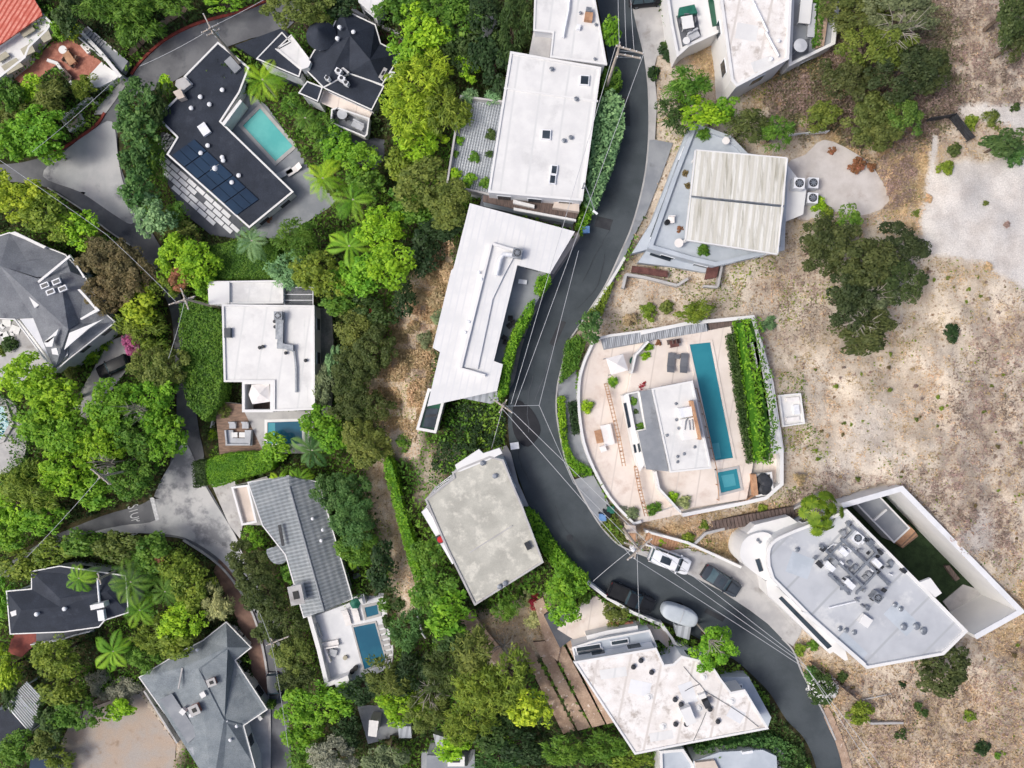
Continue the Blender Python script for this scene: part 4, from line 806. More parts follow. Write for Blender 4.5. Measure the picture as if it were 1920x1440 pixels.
for b0, a0, a1 in ((-34, -60, 10), (-6, -50, 72), (30, -70, 40), (58, -20, 30)): duct(h, [ac_pt(a0, b0), ac_pt(a1, b0)], .26, .26, 'metal', dz=.3)
for a0, b0, b1 in ((-46, -34, 44), (14, -34, 62), (40, -8, 48)): duct(h, [ac_pt(a0, b0), ac_pt(a0, b1)], .2, .2, 'metal', dz=.35)
for i in range(46):
    a_, b_ = random.uniform(-66, 78), random.uniform(-48, 70); p = ac_pt(a_, b_); s = random.uniform(4, 11); slabpx(h, random.choice(['roof_unit', 'pipe_support']), rect(p[0], p[1], s, s * random.uniform(.3, 1), random.choice([44, 134])), random.uniform(.25, .8), random.choice(['metalwhite', 'metal', 'concrete_grey', 'metaldark']))
for a0, b0, L_ in ((-30, 46, 30), (20, 44, 30), (30, -20, 26), (-30, 8, 24)): slabpx(h, 'air_handler', rect(*ac_pt(a0, b0), L_ * .7, 10, 44), .8, 'metalwhite')
vents(h, [(1692,1174),(1716,1173),(1729,1182)], .26, .35, 'metal'); vents(h, [(1573,1178),(1585,1181),(1600,1185),(1687,1141),(1676,1133),(1590,983),(1493,1030)], .18, .3, 'metal'); 
pipe(h, [(1544,1035),(1562,1020),(1606,1030)], .06, 'metalwhite'); pipe(h, [(1554,1140),(1604,1128)], .08, 'metalwhite'); ac_unit('air conditioner among the ducts of the large grey roof', 1600, 1005, 5.22, 40, 1.1); ac_unit('air conditioner beside the largest duct on the grey roof, nearest the roof hatch', 1638, 1116, 5.22, 40, 1.0, 'metal')
wallthing('courtyard_wall', 'tall white retaining wall around the sunken lawn of the grey roofed house', [(1578,948),(1690,916),(1914,1146),(1828,1194)], 4.0, 6.6, .5, 'white', cap='stucco')
h = house('garden_shed', 'grey panelled shed with timber steps inside the white walled lawn', [(1604,944),(1648,929),(1706,990),(1676,1018)], .6, -2, 'concrete_grey', 'stuccogrey', (.08, .15), win=False, cat='shed'); slabpx(h, 'roof_seam', [(1638,974),(1662,954),(1664,957),(1641,977)], .2, 'white')
t = thing('timber_steps', 'brown timber steps at the end of the grey shed', 'steps', P(1700, 1005, -.8))
for i in range(4): mb = MB(); mb.px([(1678 + i * 3, 1015 + i * 3), (1704 + i * 3, 984 + i * 3), (1716 + i * 2, 996 + i * 3), (1690 + i, 1022 + i * 2)], -2.05, -.3 - i * .4); obj('step', mb, M['wood' if i % 2 else 'timber'], t)
house('planter_box', 'low pale planter box beside the sunken lawn', [(1772,1062),(1780,1060),(1800,1085),(1792,1090)], -1.4, -2, 'wooddark', 'wooddark', None, win=False, cat='planter')
# 12 pool villa
h = house('pool_villa', 'white roofed villa between the terrace and the long lap pool', [(1222,729),(1298,714),(1334,878),(1256,886)], 4.6, 1.4, 'white_roof', 'white', (.1, .18), .0)
PV = h
slabpx(h, 'grey_roof_strip', [(1200,734),(1222,730),(1254,884),(1212,880),(1196,810),(1212,806)], .12, 'concrete_grey', 4.3); mb = MB(); mb.prism(inset(W([(1200,734),(1222,730),(1254,884),(1212,880),(1196,810),(1212,806)], 4.3), .1), 1.4, 4.28); obj('strip_wall', mb, M['white'], h)
slabpx(h, 'roof_planter', [(1176,738),(1198,733),(1212,806),(1190,810)], .2, 'concrete_grey', 2.6); mb = MB(); wq = W([(1176,738),(1198,733),(1212,806),(1190,810)], 3.2); mb.ring(wq, inset(wq, .15), 1.4, 3.2); obj('planter_parapet', mb, M['white'], h)
mb = MB(); mb.px([(1168,742),(1176,738),(1208,872),(1200,884),(1190,850)], 1.0, 3.0); o = obj('front_block', mb, M['white'], h); 
for q in ([(1169,756),(1174,755),(1183,800),(1178,803)], [(1187,834),(1191,833),(1194,848),(1190,850)], [(1195,832),(1199,831),(1202,846),(1198,849)]): mb = MB(); mb.px(q, 2.9, 3.04); obj('glass_strip', mb, M['glass'], o)
slabpx(h, 'roof_equipment', rect(1286, 773, 24, 18, -9), .8, 'metalwhite'); slabpx(h, 'roof_equipment', rect(1293, 804, 27, 40, -9), .55, 'white'); slabpx(h, 'screen', [(1296,752),(1300,751),(1316,824),(1312,825)], 1.2, 'timber'); 
for q in ([(1284,806),(1286,790),(1290,784)], [(1294,806),(1292,788)], [(1300,806),(1298,786)]): pipe(h, q, .07, 'metal', dz=.62)
vents(h, [(1302,838),(1268,787),(1272,803),(1267,757),(1250,816),(1282,851),(1270,856),(1270,866)], .12, .16, 'metal')
wallthing('curved_wall', 'curved white wall edging the pink terrace along the road', smooth([(1290,606),(1200,622),(1124,634),(1104,660),(1092,690),(1086,720),(1086,770),(1095,830),(1115,882),(1145,935),(1183,976),(1190,981),(1202,978)], 3), 1.35, 2.2, .3, 'white')
wallthing('boundary_wall', 'thick white boundary wall beside the clipped hedge facing the dry slope', [(1204,624),(1290,606),(1412,594),(1440,700),(1466,850),(1466,908),(1436,934),(1392,944),(1280,966)], 2.1, 3.0, .4, 'white'); wallthing('boundary_wall', 'broad white ledge wall outside the clipped hedge of the pool terrace', [(1418,640),(1440,720),(1460,850)], 2.0, 3.0, 1.3, 'white')
wallthing('terrace_wall', 'white stepped wall and glass edge of the upper pool deck', [(1216,640),(1192,666),(1184,700)], 2.6, 1.6, .22, 'white'); wallthing('terrace_wall', 'white angled wall at the lower corner of the upper pool deck', [(1229,884),(1236,916),(1276,960)], 2.5, 1.6, .25, 'white')
t = thing('slatted_walkway', 'grey slatted stair walkway along the upper terrace wall', 'walkway', P(1230, 625, 1.0)); 
for i in range(48):
    u = 1130 + i * 4.05; v = 640 - i * .68
    mb = MB() if i == 0 else mb
    mb.px([(u, v - 5), (u + 3.1, v - 5.5), (u + 6, v + 13), (u + 2.9, v + 13.5)], 1.2, 1.28 + .012 * i)
obj('treads', mb, M['slats'], t); mb = MB(); mb.px([(1126,634),(1330,600),(1338,618),(1132,656)], .9, 1.17); obj('base', mb, M['concrete_grey'], t)
slabpx(t, 'landing', [(1326,601),(1372,596),(1374,610),(1332,618)], .3, 'wooddark', 1.3)
for lb, pts in (('red timber pergola fence down the pink terrace', [(1136,720),(1146,760),(1160,820),(1170,874)]), ('red timber fence line at the lower end of the pink terrace', [(1192,876),(1200,920),(1212,968)])):
    t = thing('timber_fence', lb, 'fence', P(*pts[0], 1.0), 0, 'timber fences'); mb = MB(); m2 = MB()
    for a, b in zip(pts, pts[1:]):
        for s in (-3, 3): mb.bar(P(a[0] + s, a[1], 1.9), P(b[0] + s, b[1], 1.9), .08, .1)
        n = 8
        for i in range(n):
            u, v = a[0] + (b[0] - a[0]) * i / n, a[1] + (b[1] - a[1]) * i / n; m2.bar(P(u - 4, v, 1.8), P(u + 4, v - 1, 1.8), .07, .08)
            if i % 4 == 0: c = P(u, v, 1.8); m2.box((c[0], c[1], 1.35), (.1, .1, .95))
    obj('rails', mb, M['timber'], t); obj('slats', m2, M['timber'], t)
railing('thin timber and wire railing along the lower edge of the pool terrace', [(1290,966),(1340,948),(1392,936),(1410,926)], .9, 1.0, 'timber'); railing('thin brown railing between villa roof and lap pool', [(1303,728),(1322,800),(1340,880),(1344,936)], 1.6, .9, 'timber', bars=False)
h = house('equipment_pen', 'white walled equipment pen at the pool terrace corner', [(1410,890),(1444,884),(1448,924),(1416,930)], 1.5, .7, 'concrete_dark', 'white', (.5, .2), win=False, cat='outbuilding'); slabpx(h, 'timber_screen', [(1410,890),(1418,889),(1422,928),(1414,930)], .9, 'timber'); vents(h, [(1430,916),(1434,904),(1427,896)], .45, .7, 'metaldark')
h = house('lookout_platform', 'small white lookout platform with two built-in seats outside the pool terrace wall', [(1458,741),(1499,737),(1507,794),(1466,800)], 1.7, -.5, 'white', 'white', (.35, .15), win=False, cat='platform')
for v in (749, 786): slabpx(h, 'bench_seat', rect(1487, v, 24, 8, -6), .4, 'cloth_white')
slabpx(h, 'table', rect(1494, 768, 10, 18, -6), .35, 'metalwhite')
# 13 carport house
h = house('blue_grey_house', 'blue grey angular house under the big weathered deck roof', [(1300,232),(1368,257),(1400,290),(1475,300),(1468,470),(1340,500),(1297,490),(1214,466),(1262,330)], 2.6, -.5, 'stuccogrey', 'stuccogrey', (.4, .45), .0, parmat='stuccogrey')
BG = h
slabpx(h, 'street_ledge', [(1292,236),(1300,234),(1216,466),(1205,470),(1185,475),(1222,416)], .2, 'stuccogrey', 1.4); mb = MB(); mb.prism(W([(1292,236),(1300,234),(1216,466),(1205,470),(1185,475),(1222,416)], 1.35), -.3, 1.38); obj('ledge_block', mb, M['stuccogrey'], h)
slabpx(h, 'glass_slot', [(1272,300),(1276,300),(1224,444),(1219,444)], .06, 'glass', 1.62)
mb = MB(); mb.px([(1196,492),(1262,500),(1340,514),(1330,506),(1296,492),(1212,470)], -.4, .9); obj('porch_block', mb, M['stuccogrey'], h); slabpx(h, 'window', [(1220,474),(1258,486),(1256,490),(1218,478)], .1, 'glass', .92); slabpx(h, 'brick_step', [(1186,498),(1252,508),(1252,520),(1184,510)], .3, 'brickdark', .5); slabpx(h, 'brick_step', [(1334,470),(1356,462),(1344,520),(1322,524)], .4, 'brickdark', 1.0)
t = thing('deck_canopy', 'weathered off-white slatted deck roof over the blue grey house', 'canopy', P(1380, 380, 2.5)); 
mb = MB(); mb.px([(1304,282),(1475,297),(1470,384),(1294,366)], 5.2, 5.45, bottom=True); mb.px([(1293,371),(1469,389),(1457,477),(1285,450)], 5.2, 5.45, bottom=True); obj('decking', mb, M['carport'], t)
mb = MB()
for i in range(34):
    f = i / 33; mb.bar(P(1305 + f * 170, 282 + f * 15, 5.46), P(1294 + f * 176, 366 + f * 18, 5.46), .05, .05); mb.bar(P(1293 + f * 176, 371 + f * 18, 5.46), P(1286 + f * 171, 450 + f * 27, 5.46), .05, .05)
obj('battens', mb, M['carport'], t); mb = MB(); mb.bar(P(1294,368,5.3), P(1470,386,5.3), .1, .2); obj('beam', mb, M['metal'], t)
mb = MB()
for a, b in (((1304,282),(1475,297)), ((1475,297),(1457,477)), ((1457,477),(1285,450)), ((1285,450),(1304,282))): mb.bar(P(*a, 5.34), P(*b, 5.34), .14, .34)
obj('fascia', mb, M['white'], t); 
for u, v in ((1310,290),(1468,304),(1452,468),(1292,446)): c = P(u, v, 5.2); mb = MB(); mb.box((c[0], c[1], 2.4), (.25, .25, 5.6)); obj('post', mb, M['white'], t)
h = house('white_annex', 'white annex wall right of the weathered deck roof', [(1474,306),(1496,334),(1512,356),(1506,402),(1462,420)], 2.8, 0, 'white', 'white', None, win=False)
for u, v, l in ((1491,349,'left of the two upper'), (1517,348,'right of the two upper'), (1516,376,'lower of the three')): ac_unit(l + ' white air conditioners beside the white annex', u, v, 2.85 if u < 1500 else 1.3, 4, 1.25)
mb = MB(); c = P(1361, 264, 3.4); mb.cyl((c[0], c[1], c[2]), .42, .06, 24); t = thing('parasol', 'small white round parasol on the roof terrace above the deck canopy', 'parasol', (c[0], c[1], 2.6)); obj('canopy', mb, M['cloth_white'], t); mb = MB(); mb.tube([(c[0], c[1], 2.6), (c[0], c[1], 3.42)], .05, 8); obj('pole', mb, M['metal'], t)
wallground('retaining_wall', 'white rail wall between road and dry slope below the blue grey house', [(1172,482),(1158,506),(1112,580),(1126,596)], .7, .3, 'white'); wallground('retaining_wall', 'pale low wall at the foot of the blue grey house', [(1168,540),(1174,514),(1210,520),(1270,535),(1290,522)], 1.0, .3, 'concrete'); wallground('retaining_wall', 'thin dark edged wall beside the brick ramp of the blue grey house', [(1360,466),(1346,538),(1320,536)], .8, .25, 'concrete')
# 14 houses at the top right
h = house('white_terraced_house', 'white angular house with a long stained roof cut by the top edge', [(1340,-70),(1486,-70),(1478,112),(1380,164),(1370,152)], 5.2, -.5, 'stain_roof', 'white', (.2, .3), .0)
TH = h
pipe(h, [(1411,0),(1440,60)], .12, 'metalwhite'); pipe(h, [(1436,60),(1460,105)], .14, 'metalwhite'); vents(h, [(1445,112),(1459,78)], .15, .3, 'metalwhite')
h = house('roof_terrace_wing', 'grey roof terrace with a hedge planter beside the long white roof at the top', [(1484,-70),(1580,-70),(1562,86),(1476,128)], 3.0, -.5, 'concrete_grey', 'white', (.5, .3), .0)
slabpx(h, 'planter', [(1538,-20),(1560,-20),(1545,86),(1530,90)], .35, 'soil'); slabpx(h, 'dark_floor', [(1478,82),(1518,72),(1516,98),(1476,118)], .06, 'concrete_dark'); 
h = house('white_terraced_house', 'white house with an open furnished court at the top edge beside the driveway', [(1240,-60),(1340,-60),(1358,52),(1350,62),(1290,90),(1268,110),(1256,50)], 3.2, -.4, 'white', 'white', (.4, .3), .0, win=False)
slabpx(h, 'court_floor', [(1268,30),(1305,18),(1314,66),(1280,88)], .05, 'concrete_dark'); slabpx(h, 'green_awning', [(1274,14),(1302,8),(1308,24),(1272,30)], .4, 'green', off=.4); slabpx(h, 'light_slot', [(1326,-10),(1338,-10),(1352,46),(1336,50)], .06, 'glassgreen')
wallthing('facade_wall', 'tall white facade wall with dark window slots facing the dry bank', [(1352,50),(1368,118),(1372,158),(1382,166)], 3.6, 3.6, .5, 'white')
# 15 grey shingled house on the left edge
ze = -10.6
h = pitched('grey_shingled_house', 'grey shingled gabled house with white gutters on the left edge', [(-60,462),(18,437),(122,478),(160,520),(188,580),(215,604),(127,674),(102,696),(28,598),(-60,594)], ze, -16, 'shingle',
  [[(-60,462,ze),(18,437,ze),(122,478,ze),(70,520,ze+1.6),(0,498,ze+2.2),(-60,492,ze+2.2)], [(-60,492,ze+2.2),(0,498,ze+2.2),(70,522,ze+1.6),(128,618,ze+1.6),(122,668,ze),(102,694,ze),(62,596,ze+.2),(28,598,ze),(-60,594,ze)],
   [(70,520,ze+1.6),(122,478,ze),(160,520,ze),(132,510,ze+1.1),(112,514,ze+1)], [(70,522,ze+1.6),(112,514,ze+1),(132,510,ze+1.1),(160,520,ze),(188,580,ze),(150,605,ze+.2),(128,618,ze+1.6)], [(128,618,ze+1.6),(150,605,ze+.2),(188,580,ze),(214,604,ze),(127,672,ze)]])
GS = h
slabpx(h, 'white_ledge', [(20,436),(28,434),(86,462),(82,466)], .5, 'white', ze + .2)
for q in ([(33,514),(38,513),(75,570),(65,578)], [(69,528),(130,478),(132,482),(71,532)], [(145,543),(150,542),(187,582),(152,600),(150,597),(178,580)], [(130,476),(160,520),(156,521)], [(120,656),(130,624),(194,598),(166,616)], [(82,642),(110,616),(106,628),(90,642)], [(82,642),(102,630),(98,650),(86,650)], [(96,654),(106,652),(110,666),(98,664)]): slabpx(h, 'white_fascia', q, .18, 'white', ze + 1.45)
for u, v in ((105,528),(83,535),(117,541),(94,547)): skylight(h, u, v, 12, 6, -22, ze + 1.5)
wallthing('verandah_wall', 'white verandah edge running down beside the white garden stones', [(26,598),(36,604),(64,640),(104,696),(128,676)], -12.4, 1.2, .3, 'white'); 
for i, (u, v, s) in enumerate(((12,606,16),(28,618,18),(4,612,10),(10,632,18),(22,626,8),(2,626,9),(20,634,7))): mb = MB(); mb.px(rect(u, v, s, s * .8, 20 * i), -15.25, -15.2); obj('paving_stone', mb, M['white'], None, 'white irregular paving stone laid in the grey yard of the shingled house', 'paving stone', 'white paving stones')
# 16 dark house lower left
ze = -14.4
h = pitched('dark_shingled_house', 'dark slate roofed house half hidden by palms on the lower left', [(13,1109),(60,1105),(60,1072),(112,1062),(235,1080),(240,1148),(196,1162),(185,1175),(120,1184),(20,1188)], ze, -19.5, 'slate',
  [[(13,1109,ze),(60,1105,ze),(112,1122,ze+1.2),(112,1138,ze+1.3),(40,1144,ze+1.2)], [(60,1105,ze),(60,1072,ze),(112,1062,ze),(235,1080,ze),(200,1110,ze+1.1),(112,1122,ze+1.2)], [(235,1080,ze),(240,1148,ze),(200,1110,ze+1.1)], [(40,1144,ze+1.2),(112,1138,ze+1.3),(112,1122,ze+1.2),(200,1110,ze+1.1),(240,1148,ze),(196,1162,ze),(185,1175,ze),(120,1184,ze),(20,1188,ze)], [(13,1109,ze),(40,1144,ze+1.2),(20,1188,ze)]], over=.3)
slabpx(h, 'chimney', rect(182, 1137, 26, 9, -12), 1.2, 'white', ze + .8); slabpx(h, 'roof_hatch', rect(189, 1154, 12, 20, -8), .5, 'metalwhite', ze + .6); vents(h, [(72,1150),(124,1140)], .2, .5, 'metalwhite', ze + 1.1); pipe(h, [(183,1084),(187,1132)], .15, 'metalwhite', ze + .9); slabpx(h, 'corner_cap', rect(26, 1150, 12, 9, -20), .5, 'white', ze + .2)
railing('white balcony railing below the dark slate roof on the lower left', [(66,1204),(120,1196),(150,1186),(176,1180)], -17.5, 1.0, sp=1.0); pad('balcony', [(68,1186),(176,1178),(176,1184),(150,1190),(120,1199),(68,1206)], -17.55, .3, M['concrete_dark'])
# 17 blue grey shingled house bottom left
ze = -17.0
OL = [(262,1270),(340,1222),(380,1202),(424,1167),(470,1214),(440,1238),(500,1330),(456,1360),(478,1440),(478,1480),(420,1480),(355,1398),(296,1318)]
h = pitched('blue_shingled_house', 'large blue grey shingled house with brick chimneys at the lower left', OL, ze, -21.5, 'shingle2',
  [[(262,1270,ze),(340,1222,ze),(342,1252,ze+1.5),(290,1278,ze+.6)], [(340,1222,ze),(380,1202,ze),(424,1167,ze),(426,1214,ze+1.6),(372,1254,ze+1.6),(342,1252,ze+1.5)], [(424,1167,ze),(470,1214,ze),(440,1238,ze),(426,1214,ze+1.6)],
   [(426,1214,ze+1.6),(440,1238,ze),(500,1330,ze),(456,1360,ze),(420,1350,ze+1.5),(372,1254,ze+1.6)], [(262,1270,ze),(290,1278,ze+.6),(342,1252,ze+1.5),(372,1254,ze+1.6),(420,1350,ze+1.5),(398,1480,ze+1.2),(420,1480,ze+.5),(420,1480,ze),(355,1398,ze),(296,1318,ze)], [(420,1350,ze+1.5),(456,1360,ze),(478,1440,ze),(478,1480,ze),(420,1480,ze+.6),(398,1480,ze+1.2)]], over=.4)
slabpx(h, 'flat_roof', [(300,1312),(322,1300),(372,1376),(352,1394)], .12, 'concrete_grey', ze + .9); slabpx(h, 'awning', [(354,1404),(390,1380),(400,1388),(362,1416)], .25, 'metal', ze + .6); slabpx(h, 'roof_ridge_strip', [(340,1252),(343,1253),(335,1292),(333,1291)], .1, 'concrete', ze + 1.5)
chimney(h, 396, 1280, 14, 12, -20, ze + 1.2, 1.3, 'brick'); chimney(h, 364, 1332, 16, 16, -25, ze + 1.4, 1.3, 'brick'); slabpx(h, 'roof_box', rect(380, 1303, 10, 10, -30), .6, 'white', ze + 1.3); slabpx(h, 'roof_box', rect(342, 1335, 10, 10, 40), .6, 'white', ze + 1.2); slabpx(h, 'roof_box', rect(358, 1342, 8, 6, 0), .5, 'metalwhite', ze + 1.2); vents(h, [(422,1284),(416,1308),(426,1350),(371,1217),(402,1240),(433,1386),(445,1360)], .16, .35, 'metalwhite', ze + .9)
wallthing('side_wall', 'white slotted wall along the right eave of the blue grey shingled house, upper length', [(436,1174),(466,1212)], -18.2, 1.6, .5, 'white'); wallthing('side_wall', 'white slotted wall along the right eave of the blue grey shingled house, lower length', [(440,1238),(474,1288)], -18.2, 1.6, .5, 'white'); wallthing('side_wall', 'short white wall beside the bottom driveway', [(470,1322),(490,1350)], -18.4, 1.6, .5, 'white'); wallthing('garden_wall', 'thin pale wall between bare dirt yard and blue grey house', [(270,1296),(332,1394)], -18.6, 1.6, .25, 'concrete')
drape('grass_strip', [(290,1320),(300,1316),(340,1376),(332,1384)], .15, M['lawn'])
t = thing('pergola', 'white slatted pergola near the lower left corner', 'pergola', P(45, 1325, -21), 0, 'pergolas'); mb = MB(); m2 = MB()
for i in range(15): f = i / 14; mb.bar(P(52 + f * -40 - 2, 1278 + f * 40, -18.3), P(78 - f * 20, 1308 + f * 66 , -18.3), .08, .16)
for a, b in (((50,1280),(80,1312)), ((12,1322),(60,1376)), ((28,1300),(74,1346))): m2.bar(P(*a, -18.5), P(*b, -18.5), .12, .2)
obj('slats', mb, M['metalwhite'], t); 
for u, v in ((52,1283),(76,1308),(14,1322),(58,1372)): c = P(u, v, -18.6); m2.box((c[0], c[1], -20), (.16, .16, 3.0))
obj('frame', m2, M['metalwhite'], t)
house('dark_outbuilding', 'dark grey flat roof beside the white pergola at the left edge', [(-40,1345),(14,1328),(52,1372),(20,1400),(-40,1412)], -18.4, -22, 'slate', 'stuccogrey', None, win=False, cat='outbuilding')
house('dark_outbuilding', 'dark blue roof piece at the bottom edge below the dirt yard', [(58,1420),(80,1412),(112,1432),(118,1470),(50,1470)], -18.6, -22, 'solar', 'stuccogrey', None, win=False, cat='outbuilding')
# 18 pieces at the bottom edge
h = house('white_block_house', 'white and grey blocks cut by the bottom edge below the stained roof', [(1236,1406),(1280,1402),(1300,1432),(1310,1500),(1240,1500)], .5, -6, 'stuccogrey', 'white', (.3, .3), win=False)
h = house('ribbed_roof_house', 'pale ribbed roof at the bottom edge beside the lower hedge', [(1300,1428),(1350,1410),(1430,1406),(1456,1418),(1460,1500),(1310,1500)], 1.0, -6, 'stuccogrey', 'white', None, win=False); slabpx(h, 'roof_box', rect(1402, 1411, 20, 5, -8), .4, 'metalwhite'); slabpx(h, 'pink_box', [(1304,1430),(1340,1426),(1352,1450),(1306,1452)], .4, 'stuccobeige')
h = house('white_block_house', 'small white pieces of a house cut by the bottom right hedge', [(1424,1420),(1456,1400),(1470,1412),(1470,1500),(1430,1500)], -.4, -5, 'white', 'white', (.2, .2), win=False)
h = house('grey_roofed_house', 'grey roof with a white box at the bottom edge among the trees', [(800,1416),(840,1418),(838,1436),(876,1436),(890,1416),(890,1500),(800,1500)], -7.0, -11, 'concrete_grey', 'stucco', None, win=False); slabpx(h, 'roof_box', rect(855, 1428, 32, 18, 0), .5, 'white'); slabpx(h, 'dark_panel', rect(855, 1427, 14, 6, 0), .1, 'metaldark', -6.5)
house('white_shed', 'white ribbed shed roof among the bottom trees', [(746,1362),(770,1362),(772,1384),(748,1384)], -9.5, -12, 'slats', 'white', None, win=False, cat='shed'); house('white_shed', 'white shed roof half hidden under the lime trees at the bottom', [(812,1376),(845,1386),(845,1402),(818,1402)], -8.5, -12, 'slats', 'white', None, win=False, cat='shed')
house('white_shed', 'narrow white hut in the grey yard at the bottom edge', [(692,1350),(710,1352),(706,1382),(690,1380)], -12.4, -15, 'white_roof', 'white', None, win=False, cat='shed')
# pools
def pool(label, poly, z, wm, coping=.35, cm='concrete', basin=None, steps=None, rim=.0):
    wr = W(poly, z); cx = sum(p[0] for p in wr) / len(wr); cy = sum(p[1] for p in wr) / len(wr)
    t = thing('swimming_pool', label, 'swimming pool', (cx, cy, z), 0, 'swimming pools')
    mb = MB(); mb.ring(inset(wr, -coping), inset(wr, -.02), z - .2, z + .10 + rim); obj('coping', mb, M[cm], t)
    mb = MB(); mb.prism(wr, z - .1, z + .04); obj('water', mb, M[wm], t)
    if steps: 
        mb = MB(); mb.px(steps, z + .02, z + .06); obj('steps', mb, M['water_step'], t)
    return t
pool('bright turquoise pool beside the dark solar roofed house', [(456,236),(488,204),(549,274),(517,302)], -12.6, 'water_bright', .5)
pool('long narrow teal lap pool beside the pool villa', [(1293,646),(1331,642),(1374,858),(1341,863)], 1.6, 'water_teal', .3, 'beige', steps=[(1334,832),(1348,830),(1352,858),(1341,861)])
pool('small square teal spa below the lap pool', [(1345,886),(1381,879),(1388,915),(1352,924)], 1.6, 'water_teal', .3, 'concrete', steps=[(1352,892),(1376,888),(1380,910),(1358,914)])
pool('dark blue pool beside the wood deck of the white cubic house', [(502,792),(566,790),(567,832),(502,832)], -13.3, 'water_deep', .4, 'white', steps=[(503,793),(516,793),(516,831),(503,831)])
pool('dark blue rectangular pool on the white deck below the grey tiled house', [(663,1176),(703,1168),(723,1238),(684,1255)], -12.4, 'water_deep', .25)
pool('small square blue spa at the top of the white deck below the grey tiled house', [(684,1139),(707,1134),(710,1151),(688,1157)], -12.4, 'water_deep', .35)
pool('turquoise pool corner on the far left edge under the lime trees', [(-60,760),(6,762),(18,795),(2,822),(-60,840)], -15.8, 'water_teal', .6, 'concrete')
mb = MB(); mb.px(smooth([(-60,745),(22,752),(32,790),(48,800),(44,860),(6,888),(-60,890)], 3, True), -17, -15.95); LOW.append(([(-60,745),(30,752),(48,800),(44,860),(-60,890)], -16.0)); obj('pool_deck', mb, M['concrete'], kind='structure')
t = thing('paver_field', 'white rectangular paving slabs laid in the dark court left of the solar roof', 'paving', P(350, 350, -13.6)); mb = MB()
for j in range(4):
    for i in range(11):
        off = 9 + 9.6 * j; t0 = -16 + (9 * (j % 2)); s_ = t0 + i * 21.5
        u, v = 313 + .747 * s_ - .665 * off, 290 + .665 * s_ + .747 * off
        if s_ > 196 - 14 * abs(j - 1) or s_ < (-20 if j < 3 else 40) or (i * 3 + j) % 11 == 5: continue
        mb.px(rect(u, v, 19.5, 7.6, 41.7), -13.62, -13.5)
for j in range(3):
    for i in range(3): mb.px(rect(305 + 8 * i - 5 * j + 9, 252 + 9 * i + 8 * j, 14, 6.5, -40), -13.62, -13.5)
obj('slabs', mb, M['stucco'], t)
for r_, ls in ((SR, [(1200,1290,40,26,12),(1290,1300,26,40,-20),(1150,1262,50,18,-8),(1240,1380,44,16,-9),(1380,1340,30,22,30)]), (WM, [(455,600,40,22,0),(560,620,22,50,0),(552,740,50,30,0)]), (TH, [(1400,60,40,30,10),(1430,120,40,20,-20)]), (MH, [(1690,1160,60,34,44),(1500,1060,44,40,20),(1600,1210,60,16,44)]), (PV, [(1262,760,40,20,-9),(1300,860,40,14,-9)])):
    for u, v, w_, l_, a_ in ls: slabpx(r_, 'roof_patch', rect(u, v, w_, l_, a_), .012, 'stucco' if r_ is SR and w_ < 42 else 'white_roof' if r_ is not MH else 'stuccogrey')
# ---------------------------------------------------------------- trees, shrubs, hedges, ground cover
def leaf_quads(pos, nrm, l, w, rng, droop=0.0, axis=None):
    """diamond leaves at pos facing nrm; returns (co, quads)"""
    n = len(pos); r = rng.normal(size=(n, 3)) if axis is None else axis + rng.normal(size=(n, 3)) * .35
    t = r - (r * nrm).sum(1, keepdims=True) * nrm; t /= np.linalg.norm(t, axis=1, keepdims=True) + 1e-9
    b = np.cross(nrm, t); l = np.asarray(l).reshape(-1, 1) * np.ones((n, 1)); w = np.asarray(w).reshape(-1, 1) * np.ones((n, 1))
    co = np.stack([pos - t * l * .5, pos + b * w * .5 + t * l * .05, pos + t * l * .5 - nrm * l * droop, pos - b * w * .5 + t * l * .05], 1).reshape(-1, 3)
    return co, np.arange(4 * n).reshape(n, 4)
def unit(v): return v / (np.linalg.norm(v, axis=1, keepdims=True) + 1e-9)
